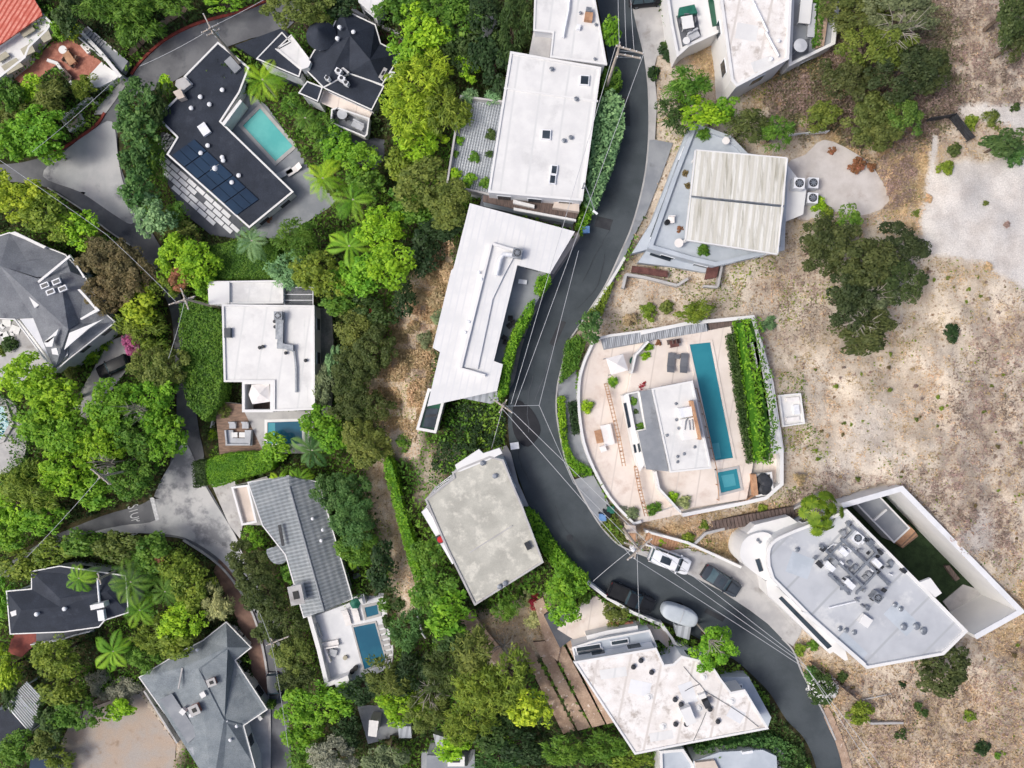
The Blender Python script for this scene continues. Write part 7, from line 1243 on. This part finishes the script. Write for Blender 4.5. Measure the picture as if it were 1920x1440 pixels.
# ---------------------------------------------------------------- utility poles and cables
PT = {}
def pole(key, label, ut, vt, zt, arms, transformer=None, zb=None, steps=False):
    """ut, vt: photo place of the pole top; arms: (angle on the photo clockwise, length m, drop m, shift m)"""
    x, y, _ = P(ut, vt, zt); zb = ground_at(x, y) if zb is None else zb; t = thing('utility_pole', label, 'utility pole', (x, y, zb), 0, 'utility poles'); PT[key] = (x, y, zt)
    mb = MB(); mb.tube([(x, y, zb - .2), (x, y, zb + (zt - zb) * .5), (x, y, zt)], [.19, .165, .13], 10); obj('post', mb, M['pole'], t)
    for a, L_, dr, sh in arms:
        d = Vector((math.cos(R(-a)), math.sin(R(-a)))); c = Vector((x, y)) + d * sh; mb = MB(); mb.bar((c.x - d.x*L_/2, c.y - d.y*L_/2, zt - dr), (c.x + d.x*L_/2, c.y + d.y*L_/2, zt - dr), .14, .16); ar = obj('crossarm', mb, M['pole'], t)
        k = max(3, int(L_ / .55)); mi = MB()
        for i in range(k): f = -.46 + .92 * i / (k - 1); mi.cyl((c.x + d.x * L_ * f, c.y + d.y * L_ * f, zt - dr + .07), .06, .16, 8, r2=.04)
        obj('insulators', mi, M['metalwhite'], ar); mb = MB()
        for s in (-.3, .3): mb.bar((c.x + d.x*L_*s, c.y + d.y*L_*s, zt - dr - .05), (x, y, zt - dr - .8), .05, .05)
        obj('brace', mb, M['metal'], ar)
    if transformer:
        a, r_ = transformer; tx, ty = x + math.cos(R(-a)) * .45, y + math.sin(R(-a)) * .45; mb = MB(); mb.cyl((tx, ty, zt - 2.6), .28, .95, 16); mb.cyl((tx, ty, zt - 1.66), .29, .12, 16, r2=.12); mb.cyl((tx, ty, zt - 1.56), .05, .22, 8); obj('transformer', mb, M['metalwhite'], t)
    return t
pole('a', 'tall utility pole with crossarm at the outer road edge above the cabinet', 943, 762, 11, [(35, 2.4, .3, 0), (35, 1.8, 1.2, 0), (-60, 1.6, .8, 0)])
pole('b', 'utility pole with transformer and two parallel crossarms beside the white car', 1200, 1032, 11, [(-42, 3.0, .3, .25), (-42, 3.0, .5, -.15), (20, 2.0, 1.3, -.5), (-80, 1.6, 1.8, -.5)], (140, .4))
pole('c', 'utility pole with a long bare crossarm over the road at the top', 1162, 86, 11, [(16, 3.0, .2, 1.1), (100, 1.6, .9, 0), (12, 2.6, 1.6, 1.2)])
pole('d', 'utility pole with transformer at the upper left bend beside the solar roofed house', 393, 52, -1.5, [(-28, 2.4, .2, 0), (64, 2.8, .4, -.7), (-28, 1.8, 1.1, 0)], (-120, .4), zb=-11.8)
pole('e', 'utility pole with cross shaped arms beside the ivy hedge', 345, 560, -3.5, [(70, 2.8, .2, 0), (-18, 3.4, .5, -.5), (-18, 2.4, 1.0, -.4)])
pole('f', 'utility pole with double crossarm rising out of the lower left grove', 186, 894, -5, [(40, 3.0, .25, 0), (40, 3.0, .5, .1), (-30, 1.6, .9, 0)])
pole('g', 'slim utility pole with one crossarm above the lower street', 507, 1208, -9, [(-22, 3.2, .3, .9), (70, 1.2, .8, 0)])
pole('h', 'slender pole on the roof edge of the dark slate house', 184, 1086, -9, [(75, 1.6, .3, 0)])
def cable(label, a, b, sag=.6, r=.027, n=14, group='overhead cables', off=(0, 0, 0)):
    a = Vector(a); b = Vector(b); pts = [a.lerp(b, i / n) + Vector(off) - Vector((0, 0, sag * 4 * (i / n) * (1 - i / n))) for i in range(n + 1)]; mb = MB(); mb.tube(pts, r, 5); return obj('overhead_cable', mb, M['wire'], None, label, 'cable', group)
pa, pb, pc = PT['a'], PT['b'], PT['c']
sl = P(1100, 390, 6.5)
for k, (u, v, dx) in enumerate(((1160, -120, 0), (1172, -120, .7), (1180, -120, 1.5))): cable('bundle of thin cables running to the top edge above the road', P(u, v, 11), (pc[0] + dx, pc[1] - .2 * k, 10.8))
cable('outer long cable over the hedge from the top pole to the bend pole', (pc[0] - .4, pc[1], 10.7), (pa[0] + .8, pa[1] + .2, 10.6), .5); cable('inner long cable over the road from the top crossarm to the bend pole', (pc[0] + 2.5, pc[1] - .6, 10.8), (pa[0] + 1.2, pa[1], 10.7), .6)
kn = P(1011, 760, 9.5); cable('short cable from the bend pole to the cable knee over the road', (pa[0], pa[1], 10.3), kn, .1); cable('straight cable from the white street wall post to the cable knee', P(1085, 470, 8.6), kn, .3)
mid = P(1075, 905, 9.5); cable('cable from the knee along the inner road edge', kn, mid, .1); 
cable('left of two parallel cables crossing the bend', (pa[0] - .1, pa[1] - .2, 10.6), (pb[0] - .9, pb[1] - .6, 10.6), .5, .03); cable('right of two parallel cables crossing the bend', (pa[0] + .3, pa[1] + .1, 10.6), (pb[0] + .8, pb[1] + .7, 10.6), .5, .03); cable('cable from the inner road edge to the transformer pole', mid, (pb[0], pb[1], 10.2), .1)
for k, lb in enumerate(('uppermost', 'middle', 'lowest')): cable(lb + ' of three cables following the road to the lower right', (pb[0] + .9 - .8 * k, pb[1] + .8 - .8 * k, 10.7), P(1500 + 10 * k, 1236 + 12 * k, 9.8 - .3 * k), .5)
for k, lb in enumerate(('upper', 'lower')): cable(lb + ' of two cables leaving the frame at the bottom right road', P(1500 + 10 * k, 1236 + 12 * k, 9.8 - .3 * k), P(1700, 1500 + 40 * k, 10), .3)
cable('dashed looking cable from the transformer pole over the pickup', (pb[0], pb[1], 9.4), P(1199, 1165, 4.5), .2); cable('cable from the transformer pole across the road to the street tree', (pb[0] - .4, pb[1], 9.8), P(1112, 1090, 5.0), .2)
cable('guy cable from the bend pole down the ivy bank', (pa[0], pa[1], 9.6), P(922, 840, -1), .05, .03)
pd, pe, pf, pg = PT['d'], PT['e'], PT['f'], PT['g']
cable('pale cable from the upper left pole along the lower road', (pd[0], pd[1], pd[2] - .3), P(262, 124, -4.5), .3); cable('thin cable from the upper left pole to the top edge', pd, P(560, -40, -1), .3)
cable('cable over the old paving to the ivy hedge pole', P(-60, 260, -3), P(200, 440, -3.6), .4); cable('cable along the alley to the ivy hedge pole', P(200, 440, -3.6), (pe[0] - 1.2, pe[1] - .3, pe[2] - .4), .3); cable('cable from the ivy hedge pole down the alley', (pe[0], pe[1], pe[2] - .3), P(316, 672, -7), .2); cable('cable from the grove pole over the dark branch road', (pf[0], pf[1], pf[2] - .3), P(50, 1045, -9), .3)
cable('cable from the lower street pole to the row of dark trees', (pg[0], pg[1], pg[2] - .3), P(487, 1150, -9), .1); cable('cable from the lower street pole to the bottom edge', (pg[0], pg[1], pg[2] - .3), P(540, 1400, -9.6), .3); cable('cable from the beige patio villa over the red kerb corner', P(60, 285, -7), P(222, 143, -8.5), .3)
# street lamp
x, y, _ = P(1085, 372, 0); t = thing('street_lamp', 'street lamp with a long arm over the road at the metal roof corner', 'street lamp', (x, y, -.2)); mb = MB(); mb.tube([(x, y, -.2), (x, y, 3), (x, y, 6.3)], [.1, .08, .06], 8); obj('post', mb, M['metal'], t); e = P(1116, 398, 6.8); mb = MB(); mb.tube([(x, y, 6.2), ((x + e[0]) / 2, (y + e[1]) / 2, 6.75), e], .05, 6); obj('arm', mb, M['metal'], t); mb = MB(); mb.box((e[0], e[1], 6.78), (.6, .22, .14), R(-38)); obj('lamp_head', mb, M['metalwhite'], t)
mb = MB(); t = thing('street_sign', 'small pole sign at the pale corner of the junction', 'sign', P(258, 1000, h1(258, 1000))); c = P(258, 1000, h1(258, 1000)); mb.tube([c, (c[0], c[1], c[2] + 2.6)], .05, 8); mb.tube([(c[0], c[1], c[2] + 2.6), (c[0] + .9, c[1] + .5, c[2] + 2.7)], .04, 6); obj('post', mb, M['metalwhite'], t); mb = MB(); mb.box((c[0] + .02, c[1] + .06, c[2] + 2.2), (.6, .04, .6), R(20)); obj('sign_plate', mb, M['metalwhite'], t)
# ---------------------------------------------------------------- garden furniture
def lounger(u, v, z, ang, m, label):
    t = thing('sun_lounger', label, 'sun lounger', (0, 0, 0), 0, 'sun loungers'); mb = MB(); mb.box((0, -.3, .30), (.66, 1.35, .12)); obj('seat', mb, M[m], t); mb = MB(); mb.add([(-.33, .36, .30), (.33, .36, .30), (.33, .98, .62), (-.33, .98, .62), (-.33, .36, .42), (.33, .36, .42), (.33, .98, .74), (-.33, .98, .74)], [[0,1,2,3],[7,6,5,4],[0,4,5,1],[1,5,6,2],[2,6,7,3],[3,7,4,0]]); obj('backrest', mb, M[m], t)
    for sx in (-.27, .27):
        for sy in (-.85, .3): mb = MB(); mb.box((sx, sy, .12), (.06, .06, .24)); obj('leg', mb, M['metal'], t)
    t.location = P(u, v, z); t.rotation_euler = (0, 0, R(ang)); t.scale = (1.25, 1.15, 1); return t
def table(u, v, z, w, l, ang, m, label, hh=.7, cat='table', name='table'):
    t = thing(name, label, cat, (0, 0, 0), 0, 'garden tables'); mb = MB(); mb.box((0, 0, hh), (w, l, .07)); obj('tabletop', mb, M[m], t)
    for sx in (-1, 1):
        for sy in (-1, 1): mb = MB(); mb.box((sx * w * .42, sy * l * .42, hh / 2 - .02), (.07, .07, hh - .03)); obj('leg', mb, M[m], t)
    t.location = P(u, v, z); t.rotation_euler = (0, 0, R(ang)); return t
def round_table(u, v, z, r, m, label):
    t = thing('round_table', label, 'table', P(u, v, z), 0, 'garden tables'); c = P(u, v, z); mb = MB(); mb.cyl((c[0], c[1], z + .68), r, .06, 24); obj('tabletop', mb, M[m], t); mb = MB(); mb.cyl((c[0], c[1], z + .04), .08, .64, 10); mb.cyl((c[0], c[1], z), r * .5, .04, 16); obj('pedestal', mb, M['metal'], t); return t
def chair(u, v, z, ang, m, label, s=1.0, name='chair'):
    t = thing(name, label, 'chair', (0, 0, 0), 0, 'garden chairs'); mb = MB(); mb.box((0, 0, .42), (.55, .55, .08)); obj('seat', mb, M[m], t); mb = MB(); mb.box((0, .27, .68), (.55, .07, .44)); obj('backrest', mb, M[m], t)
    for sx in (-.23, .23):
        for sy in (-.23, .23): mb = MB(); mb.box((sx, sy, .19), (.05, .05, .38)); obj('leg', mb, M['metal'], t)
    t.location = P(u, v, z); t.rotation_euler = (0, 0, R(ang)); t.scale = (s, s, 1); return t
def sofa(pts, z, m, label, w=.85, cat='sofa', tbl=None):
    q = [P(u, v, z) for u, v in pts]; t = thing('outdoor_sofa', label, cat, q[0], 0, 'outdoor sofas'); mb = MB()
    mb.polywall(q, w, z + .05, z + .42); obj('seat', mb, M[m], t); mb = MB(); n = []
    for i, p in enumerate(q):
        a = Vector(q[max(i - 1, 0)][:2]); b = Vector(q[min(i + 1, len(q) - 1)][:2]); d = (b - a).normalized(); n.append((p[0] - d.y * w * .42, p[1] + d.x * w * .42))
    mb.polywall(n, .2, z + .41, z + .75); obj('backrest', mb, M[m], t); return t
lounger(1257, 680, 1.6, 174, 'cloth_grey', 'left grey sun lounger beside the lap pool'); lounger(1281, 681, 1.6, 174, 'cloth_grey', 'right grey sun lounger beside the lap pool'); table(1268, 669, 1.6, .6, .5, 0, 'cloth_grey', 'small grey table between the two grey sun loungers', .4, 'side table', 'side_table')
lounger(651, 1156, -12.4, 15, 'cloth_white', 'left white sun lounger on the white pool deck'); lounger(668, 1150, -12.4, 15, 'cloth_white', 'right white sun lounger on the white pool deck'); lounger(553, 320, -12.6, -58, 'cloth_white', 'white sun lounger at the lower end of the bright pool')
lounger(535, 326, -12.6, 120, 'cloth_light', 'pale sun lounger at the lower corner of the bright pool')
t = thing('parasol', 'green parasol beside the white sun loungers on the white pool deck', 'parasol', P(665, 1133, -12.4)); c = P(665, 1133, -10.2); mb = MB(); mb.cyl((c[0], c[1], -10.5), .75, .4, 6, r2=.06); obj('canopy', mb, M['green'], t); mb = MB(); mb.tube([(c[0], c[1], -12.4), (c[0], c[1], -10.1)], .04, 8); obj('pole', mb, M['metal'], t)
sofa([(636,1203),(607,1210),(617,1240)], -12.4, 'cloth_white', 'white corner sofa on the white pool deck'); table(626, 1222, -12.4, 1.0, .9, -12, 'cloth_light', 'grey low table inside the white corner sofa', .38); sofa([(590,1168),(600,1194)], -12.4, 'cloth_light', 'pale bench along the white deck wall'); mb = MB(); c = P(648, 1232, -12.4); mb.cyl(c, .3, .35, 14); obj('fire_bowl', mb, M['tan'], None, 'small tan round stool on the white pool deck', 'stool')
for i, (u, v) in enumerate(((662,1256),(668,1250))): mb = MB(); mb.cyl(P(u, v, -12.4), .26, .6, 12, r2=.34); obj('plant_pot', mb, M['black'], None, 'black round pot at the lower corner of the white pool deck', 'pot', 'black pots on the white deck')
for i in range(7): mb = MB(); u, v = 709 + i * 2.5, 1173 + i * 10; mb.px([(u, v), (u + 12, v - 3), (u + 13, v + 3), (u + 1, v + 6)], -12.42, -12.3); obj('paving_slab', mb, M['concrete'], None, 'pale slab of the row right of the dark blue pool', 'paving slab', 'slabs right of the dark blue pool')
sofa([(432,806),(432,828),(468,828),(468,806)][::-1], -13.4, 'cloth_light', 'pale grey U shaped sofa on the wood deck', 1.0); table(442, 815, -13.4, .8, .7, 0, 'white', 'left white low table inside the U shaped sofa', .4); table(456, 815, -13.4, .8, .7, 0, 'white', 'right white low table inside the U shaped sofa', .4); sofa([(432,797),(444,797)], -13.4, 'cloth_light', 'left pale armchair facing the U shaped sofa', .9, 'armchair'); sofa([(456,797),(468,797)], -13.4, 'cloth_light', 'right pale armchair facing the U shaped sofa', .9, 'armchair')
sofa([(1134,796),(1142,834)], .9, 'cloth_white', 'long white bench on the pink terrace', 1.2, 'bench'); table(1122, 818, .9, .8, 1.5, 12, 'timber', 'brown wooden table beside the long white bench', .45); chair(1130, 841, .9, 20, 'cloth_white', 'white armchair below the brown wooden table', 1.3)
mb = MB(); q = [P(1136, 672, 3.2), P(1168, 664, 3.0), P(1178, 694, 3.2), P(1146, 703, 3.0)]; cen = P(1157, 683, 3.5); mb.add(q + [cen], [[0,1,4],[1,2,4],[2,3,4],[3,0,4]]); t = thing('canopy', 'cream cloth canopy on the upper pink terrace', 'canopy', P(1157, 683, .9)); obj('cloth', mb, M['cloth_white'], t); 
for p in q: mb = MB(); mb.tube([(p[0], p[1], .9), (p[0], p[1], p[2])], .05, 6); obj('post', mb, M['metal'], t)
table(1262, 645, 1.6, 1.0, .8, 10, 'brickdark', 'dark red table at the upper end of the lap pool deck', .6); chair(1270, 640, 1.6, 100, 'wooddark', 'brown chair right of the dark red table'); chair(1254, 642, 1.6, -80, 'wooddark', 'brown chair left of the dark red table')
mb = MB(); mb.cyl(P(1188, 677, .9), .5, .5, 14, r2=.55); obj('hot_tub', mb, M['green'], None, 'small green tub beside the stepped terrace wall', 'tub')
round_table(124, 98, -12.2, .55, 'white', 'white round table on the brick patio'); table(136, 114, -12.2, 1.0, 1.8, 35, 'timber', 'brown dining table on the brick patio', .72)
for i, (u, v, a) in enumerate(((128,117,60),(146,111,-120),(140,126,150),(132,103,-20))): chair(u, v, -12.2, a, 'wood', ['chair at the left side of the brown patio table', 'chair at the right side of the brown patio table', 'chair at the lower end of the brown patio table', 'chair at the upper end of the brown patio table'][i])
sofa([(158,84),(172,100)], -12.2, 'cloth_white', 'white bench on the brick patio along the stair wall'); sofa([(122,136),(136,152)], -12.2, 'wooddark', 'dark bench on the brick patio along the zigzag wall')
round_table(644, 218, -8.08, .65, 'cloth_light', 'round table on the white railed balcony')
for u, v, a, lb in ((637,212,40,'chair left of the round balcony table'),(652,224,200,'chair right of the round balcony table'),(632,222,90,'chair at the lower left of the round balcony table')): chair(u, v, -8.08, a, 'metaldark', lb)
sofa([(662,232),(682,242)], -8.08, 'cloth_light', 'pale bench on the white railed balcony'); table(1286, 48, 3.25, 1.3, 1.4, 10, 'white', 'white dining table in the open court at the top', .74)
for u, v, a, lb in ((1277,46,90,'left'),(1296,44,-90,'right'),(1284,38,0,'upper'),(1290,60,180,'lower')): chair(u, v, 3.25, a, 'cloth_grey', 'grey chair on the ' + lb + ' side of the court dining table')
sofa([(1290,74),(1308,64)], 3.25, 'cloth_light', 'pale bench at the lower wall of the open court'); round_table(1284, 82, 3.25, .4, 'white', 'small white round table in the corner of the open court')
table(1505, 28, 3.05, 1.3, 2.7, -6, 'white', 'long white dining table on the grey roof terrace at the top', .74); table(1519, 42, 3.05, .8, 3.8, -4, 'cloth_light', 'long pale bench on the grey roof terrace at the top', .45, 'bench', 'bench')
mb = MB(); c = P(1501, 85, 5.2); mb.cyl((c[0], c[1], 5.2), .75, .12, 18, r2=.1); t = thing('parasol', 'white round parasol on the grey roof terrace', 'parasol', P(1501, 85, 3)); obj('canopy', mb, M['cloth_light'], t); mb = MB(); mb.tube([(c[0], c[1], 3), (c[0], c[1], 5.25)], .05, 8); obj('pole', mb, M['metal'], t)
chair(1257, 414, 2.6, 0, 'cloth_white', 'white chair on the blue grey roof terrace', 1.3); round_table(1270, 458, 2.6, .5, 'cloth_white', 'white round table on the blue grey roof terrace'); mb = MB(); mb.cyl(P(1250, 418, 2.6), .3, .5, 12); obj('plant_pot', mb, M['black'], None, 'dark pot on the blue grey roof terrace', 'pot')
for k, (u, v) in enumerate(((957,598),(962,606),(955,612),(946,634),(1002,536) if False else (948,642))): chair(u, v, 2.02, 20 * k, 'black', 'black chair in the side court of the metal roofed house')
# stairs and fences on the slopes
def stairs(label, pts, w, n, m, z0, z1, name='garden_stairs', side=None, group='garden stairs'):
    a, b = Vector(P(*pts[0], z0)), Vector(P(*pts[1], z1)); d = (b - a); dd = Vector((d.x, d.y)).normalized(); nn = Vector((-dd.y, dd.x)); t = thing(name, label, 'stairs', a, 0, group); Ls = Vector((d.x, d.y)).length / n
    for i in range(n):
        c = a.lerp(b, (i + .5) / n); mb = MB(); mb.box((c.x, c.y, c.z - .3), (Ls * .86, w, .62), math.atan2(dd.y, dd.x)); obj('step', mb, M[m], t)
    if side:
        for s in (-1, 1):
            mb = MB(); o = nn * (w / 2 + .12) * s; mb.bar((a.x + o.x, a.y + o.y, a.z + .15), (b.x + o.x, b.y + o.y, b.z + .15), .18, .5); obj('side_wall', mb, M[side], t)
    return t
stairs('grey stairs beside the white patio wall on the upper left', [(158,62),(234,128)], 1.6, 15, 'concrete_grey', -11.0, -12.4, side='white'); stairs('brown timber stairs between the white car and the pool terrace', [(1212,1008),(1272,1026)], 1.3, 12, 'timber', .9, .35, side='white'); stairs('grey timber stairs climbing the golden bank towards the fan palm', [(1322,990),(1490,960)], 1.3, 24, 'wooddark', .6, 1.9)
wallground('retaining_wall', 'long pale low wall below the grey timber stairs', [(1296,1026),(1324,1000),(1400,982),(1480,968)], .5, .3, 'concrete'); wallground('retaining_wall', 'white wall from the timber stairs down to the round white bay', [(1210,996),(1290,1018),(1390,1064)], .8, .3, 'white'); wallground('retaining_wall', 'thin wall from the grey stairs to the courtyard wall above the fan palm', [(1486,956),(1540,925)], .5, .2, 'concrete')
mb = MB(); t = thing('gate_house', 'small stucco gate post block at the lower corner of the pool terrace', 'gate post', P(1184, 998, 0)); mb.px([(1174,984),(1192,986),(1194,1010),(1176,1012)], -.2, 2.0); obj('post_body', mb, M['stuccobeige'], t); mb = MB(); mb.px([(1180,1000),(1192,1000),(1192,1016),(1180,1016)], 2.0, 2.1); obj('cap', mb, M['timber'], t)
def gfence(label, pts, h, m, name='fence', sp=1.6, group='slope fences', solid=True):
    q = [Vector(P(u, v, h1(u, v))) for u, v in pts]; t = thing(name, label, 'fence', q[0], 0, group); pn = MB(); po = MB()
    for a, b in zip(q, q[1:]):
        n = max(1, int((b - a).length / sp))
        for i in range(n + 1): p = a.lerp(b, i / n); po.box((p.x, p.y, p.z + h / 2), (.1, .1, h + .2))
        for k in ((.2, .45, .7, .95) if solid else (.9,)): pn.bar(a + Vector((0, 0, h * k)), b + Vector((0, 0, h * k)), .05, h * .2)
    obj('posts', po, M[m], t); obj('rails', pn, M[m], t); return t
gfence('dark bent fence on the upper right slope', [(1732,230),(1778,222),(1812,265)], 1.4, 'metaldark'); gfence('pale rail along the top of the deck canopy bank', [(1475,256),(1548,250)], .8, 'metalwhite'); gfence('dark fence line on the lower right slope beside the white flowering bush', [(1518,1240),(1602,1306)], 1.0, 'wooddark'); gfence('white fence along the bottom left junction path', [(402,800),(408,770),(410,742)], 1.2, 'metalwhite')
mb = MB(); mb.box(P(1661, 1354, .5), (3.8, .25, .6), R(1)); obj('concrete_beam', mb, M['concrete'], None, 'pale concrete beam lying on the lower right slope', 'beam'); mb = MB(); mb.box(P(1645, 1306, .4), (3.4, .1, .12), R(12)); obj('plank', mb, M['concrete'], None, 'thin pale plank lying above the concrete beam', 'plank')
mb = MB(); mb.tube([P(783,1155,-8.2), P(792,1188,-8.6), P(798,1196,-8.7)], .14, 8); obj('drain_pipe', mb, M['metalwhite'], None, 'white pipe end on the slope below the lime hedge strip', 'pipe')
for i, (u, v) in enumerate(((662,1050),(666,1065),(669,1080),(672,1095))): mb = MB(); mb.px(rect(u, v, 14, 9, -12), -13, -12.75); obj('stepping_stone', mb, M['concrete_grey'], None, 'grey stepping stone in the shade right of the grey tiled roof', 'stepping stone', 'stepping stones')
stairs('pale steps between the white pool deck and the slope', [(684,1116),(728,1108)], 1.2, 6, 'concrete_grey', -12.4, -11.8)
# bare branches and twigs
def snag(u, v, r, label, m='barkpale', n=16, h=2.6, seed=1, zb=None):
    rng_ = random.Random(seed); x, y, _ = P(u, v, h1(u, v) + h); z0 = ground_at(x, y) if zb is None else zb; t = thing('bare_tree', label, 'bare tree', (x, y, z0), 0, 'bare trees'); mb = MB(); mb.tube([(x, y, z0 - .1), (x + .1, y, z0 + h * .5), (x, y + .1, z0 + h * .8)], [.14, .1, .07], 8); obj('trunk', mb, M[m], t); mb = MB(); k = K(z0 + h) * r
    for i in range(n):
        a = i * 2.4 + rng_.uniform(-.4, .4); L_ = k * rng_.uniform(.5, 1.1); p1 = (x + math.cos(a) * L_ * .5, y + math.sin(a) * L_ * .5, z0 + h * rng_.uniform(.85, 1.1)); p2 = (x + math.cos(a + .3) * L_, y + math.sin(a + .3) * L_, z0 + h * rng_.uniform(.9, 1.25)); mb.tube([(x, y, z0 + h * .7), p1, p2], [.06, .04, .015], 5)
        for s in (-.5, .6): p3 = (p1[0] + math.cos(a + s) * L_ * .4, p1[1] + math.sin(a + s) * L_ * .4, p1[2] + .15); mb.tube([p1, p3], [.03, .01], 5)
    obj('branches', mb, M[m], t); return t
snag(1618, 602, 34, 'pale dead tree in the lower part of the slope oak group', h=5.2); snag(1645, 548, 22, 'small pale dead tree inside the slope oak group', seed=2, h=5.2); snag(1690, 50, 50, 'grey bare tree spreading at the top edge of the dry slope', n=22, seed=3, h=5.5); snag(1340, 1212, 26, 'pale bare branches on top of the street tree', seed=4, n=9, h=7.2); snag(250, 770, 26, 'pale bare branches inside the lower left grove', seed=5, h=9.5); snag(200, 870, 24, 'grey bare branches beside the crossarm pole', seed=6, h=9); snag(810, 1290, 40, 'bare branches among the olive trees at the lower middle', seed=7, h=8); snag(945, 1215, 34, 'pale fallen branches beside the garden path', seed=8, h=2.5, n=20)
# blossoms and flowers as parts of their bushes
def blossoms(o, n, r, hz, col, seed):
    rg = np.random.default_rng(seed); th = rg.uniform(0, 6.28, n); rr = np.sqrt(rg.random(n)) * .95; p = np.stack([rr * np.cos(th) * r, rr * np.sin(th) * r, hz * np.sqrt(1 - rr ** 2) + .1], 1); nr = unit(np.array([0, 0, 1.]) + rg.normal(size=(n, 3)) * .4); c_, q_ = leaf_quads(p, nr, .2, .2, rg); b = bpy.data.objects.new('blossoms', np_mesh('blossoms', c_, q_, {"tint": np.full(n, .5)}, 'FACE', [M[col]])); C.objects.link(b); b.parent = o
for o in list(C.objects):
    lb = str(o.get('label', ''))
    if lb.startswith('white flowering bush'): blossoms(o, 420, 1.9, 1.35, 'white', 4)
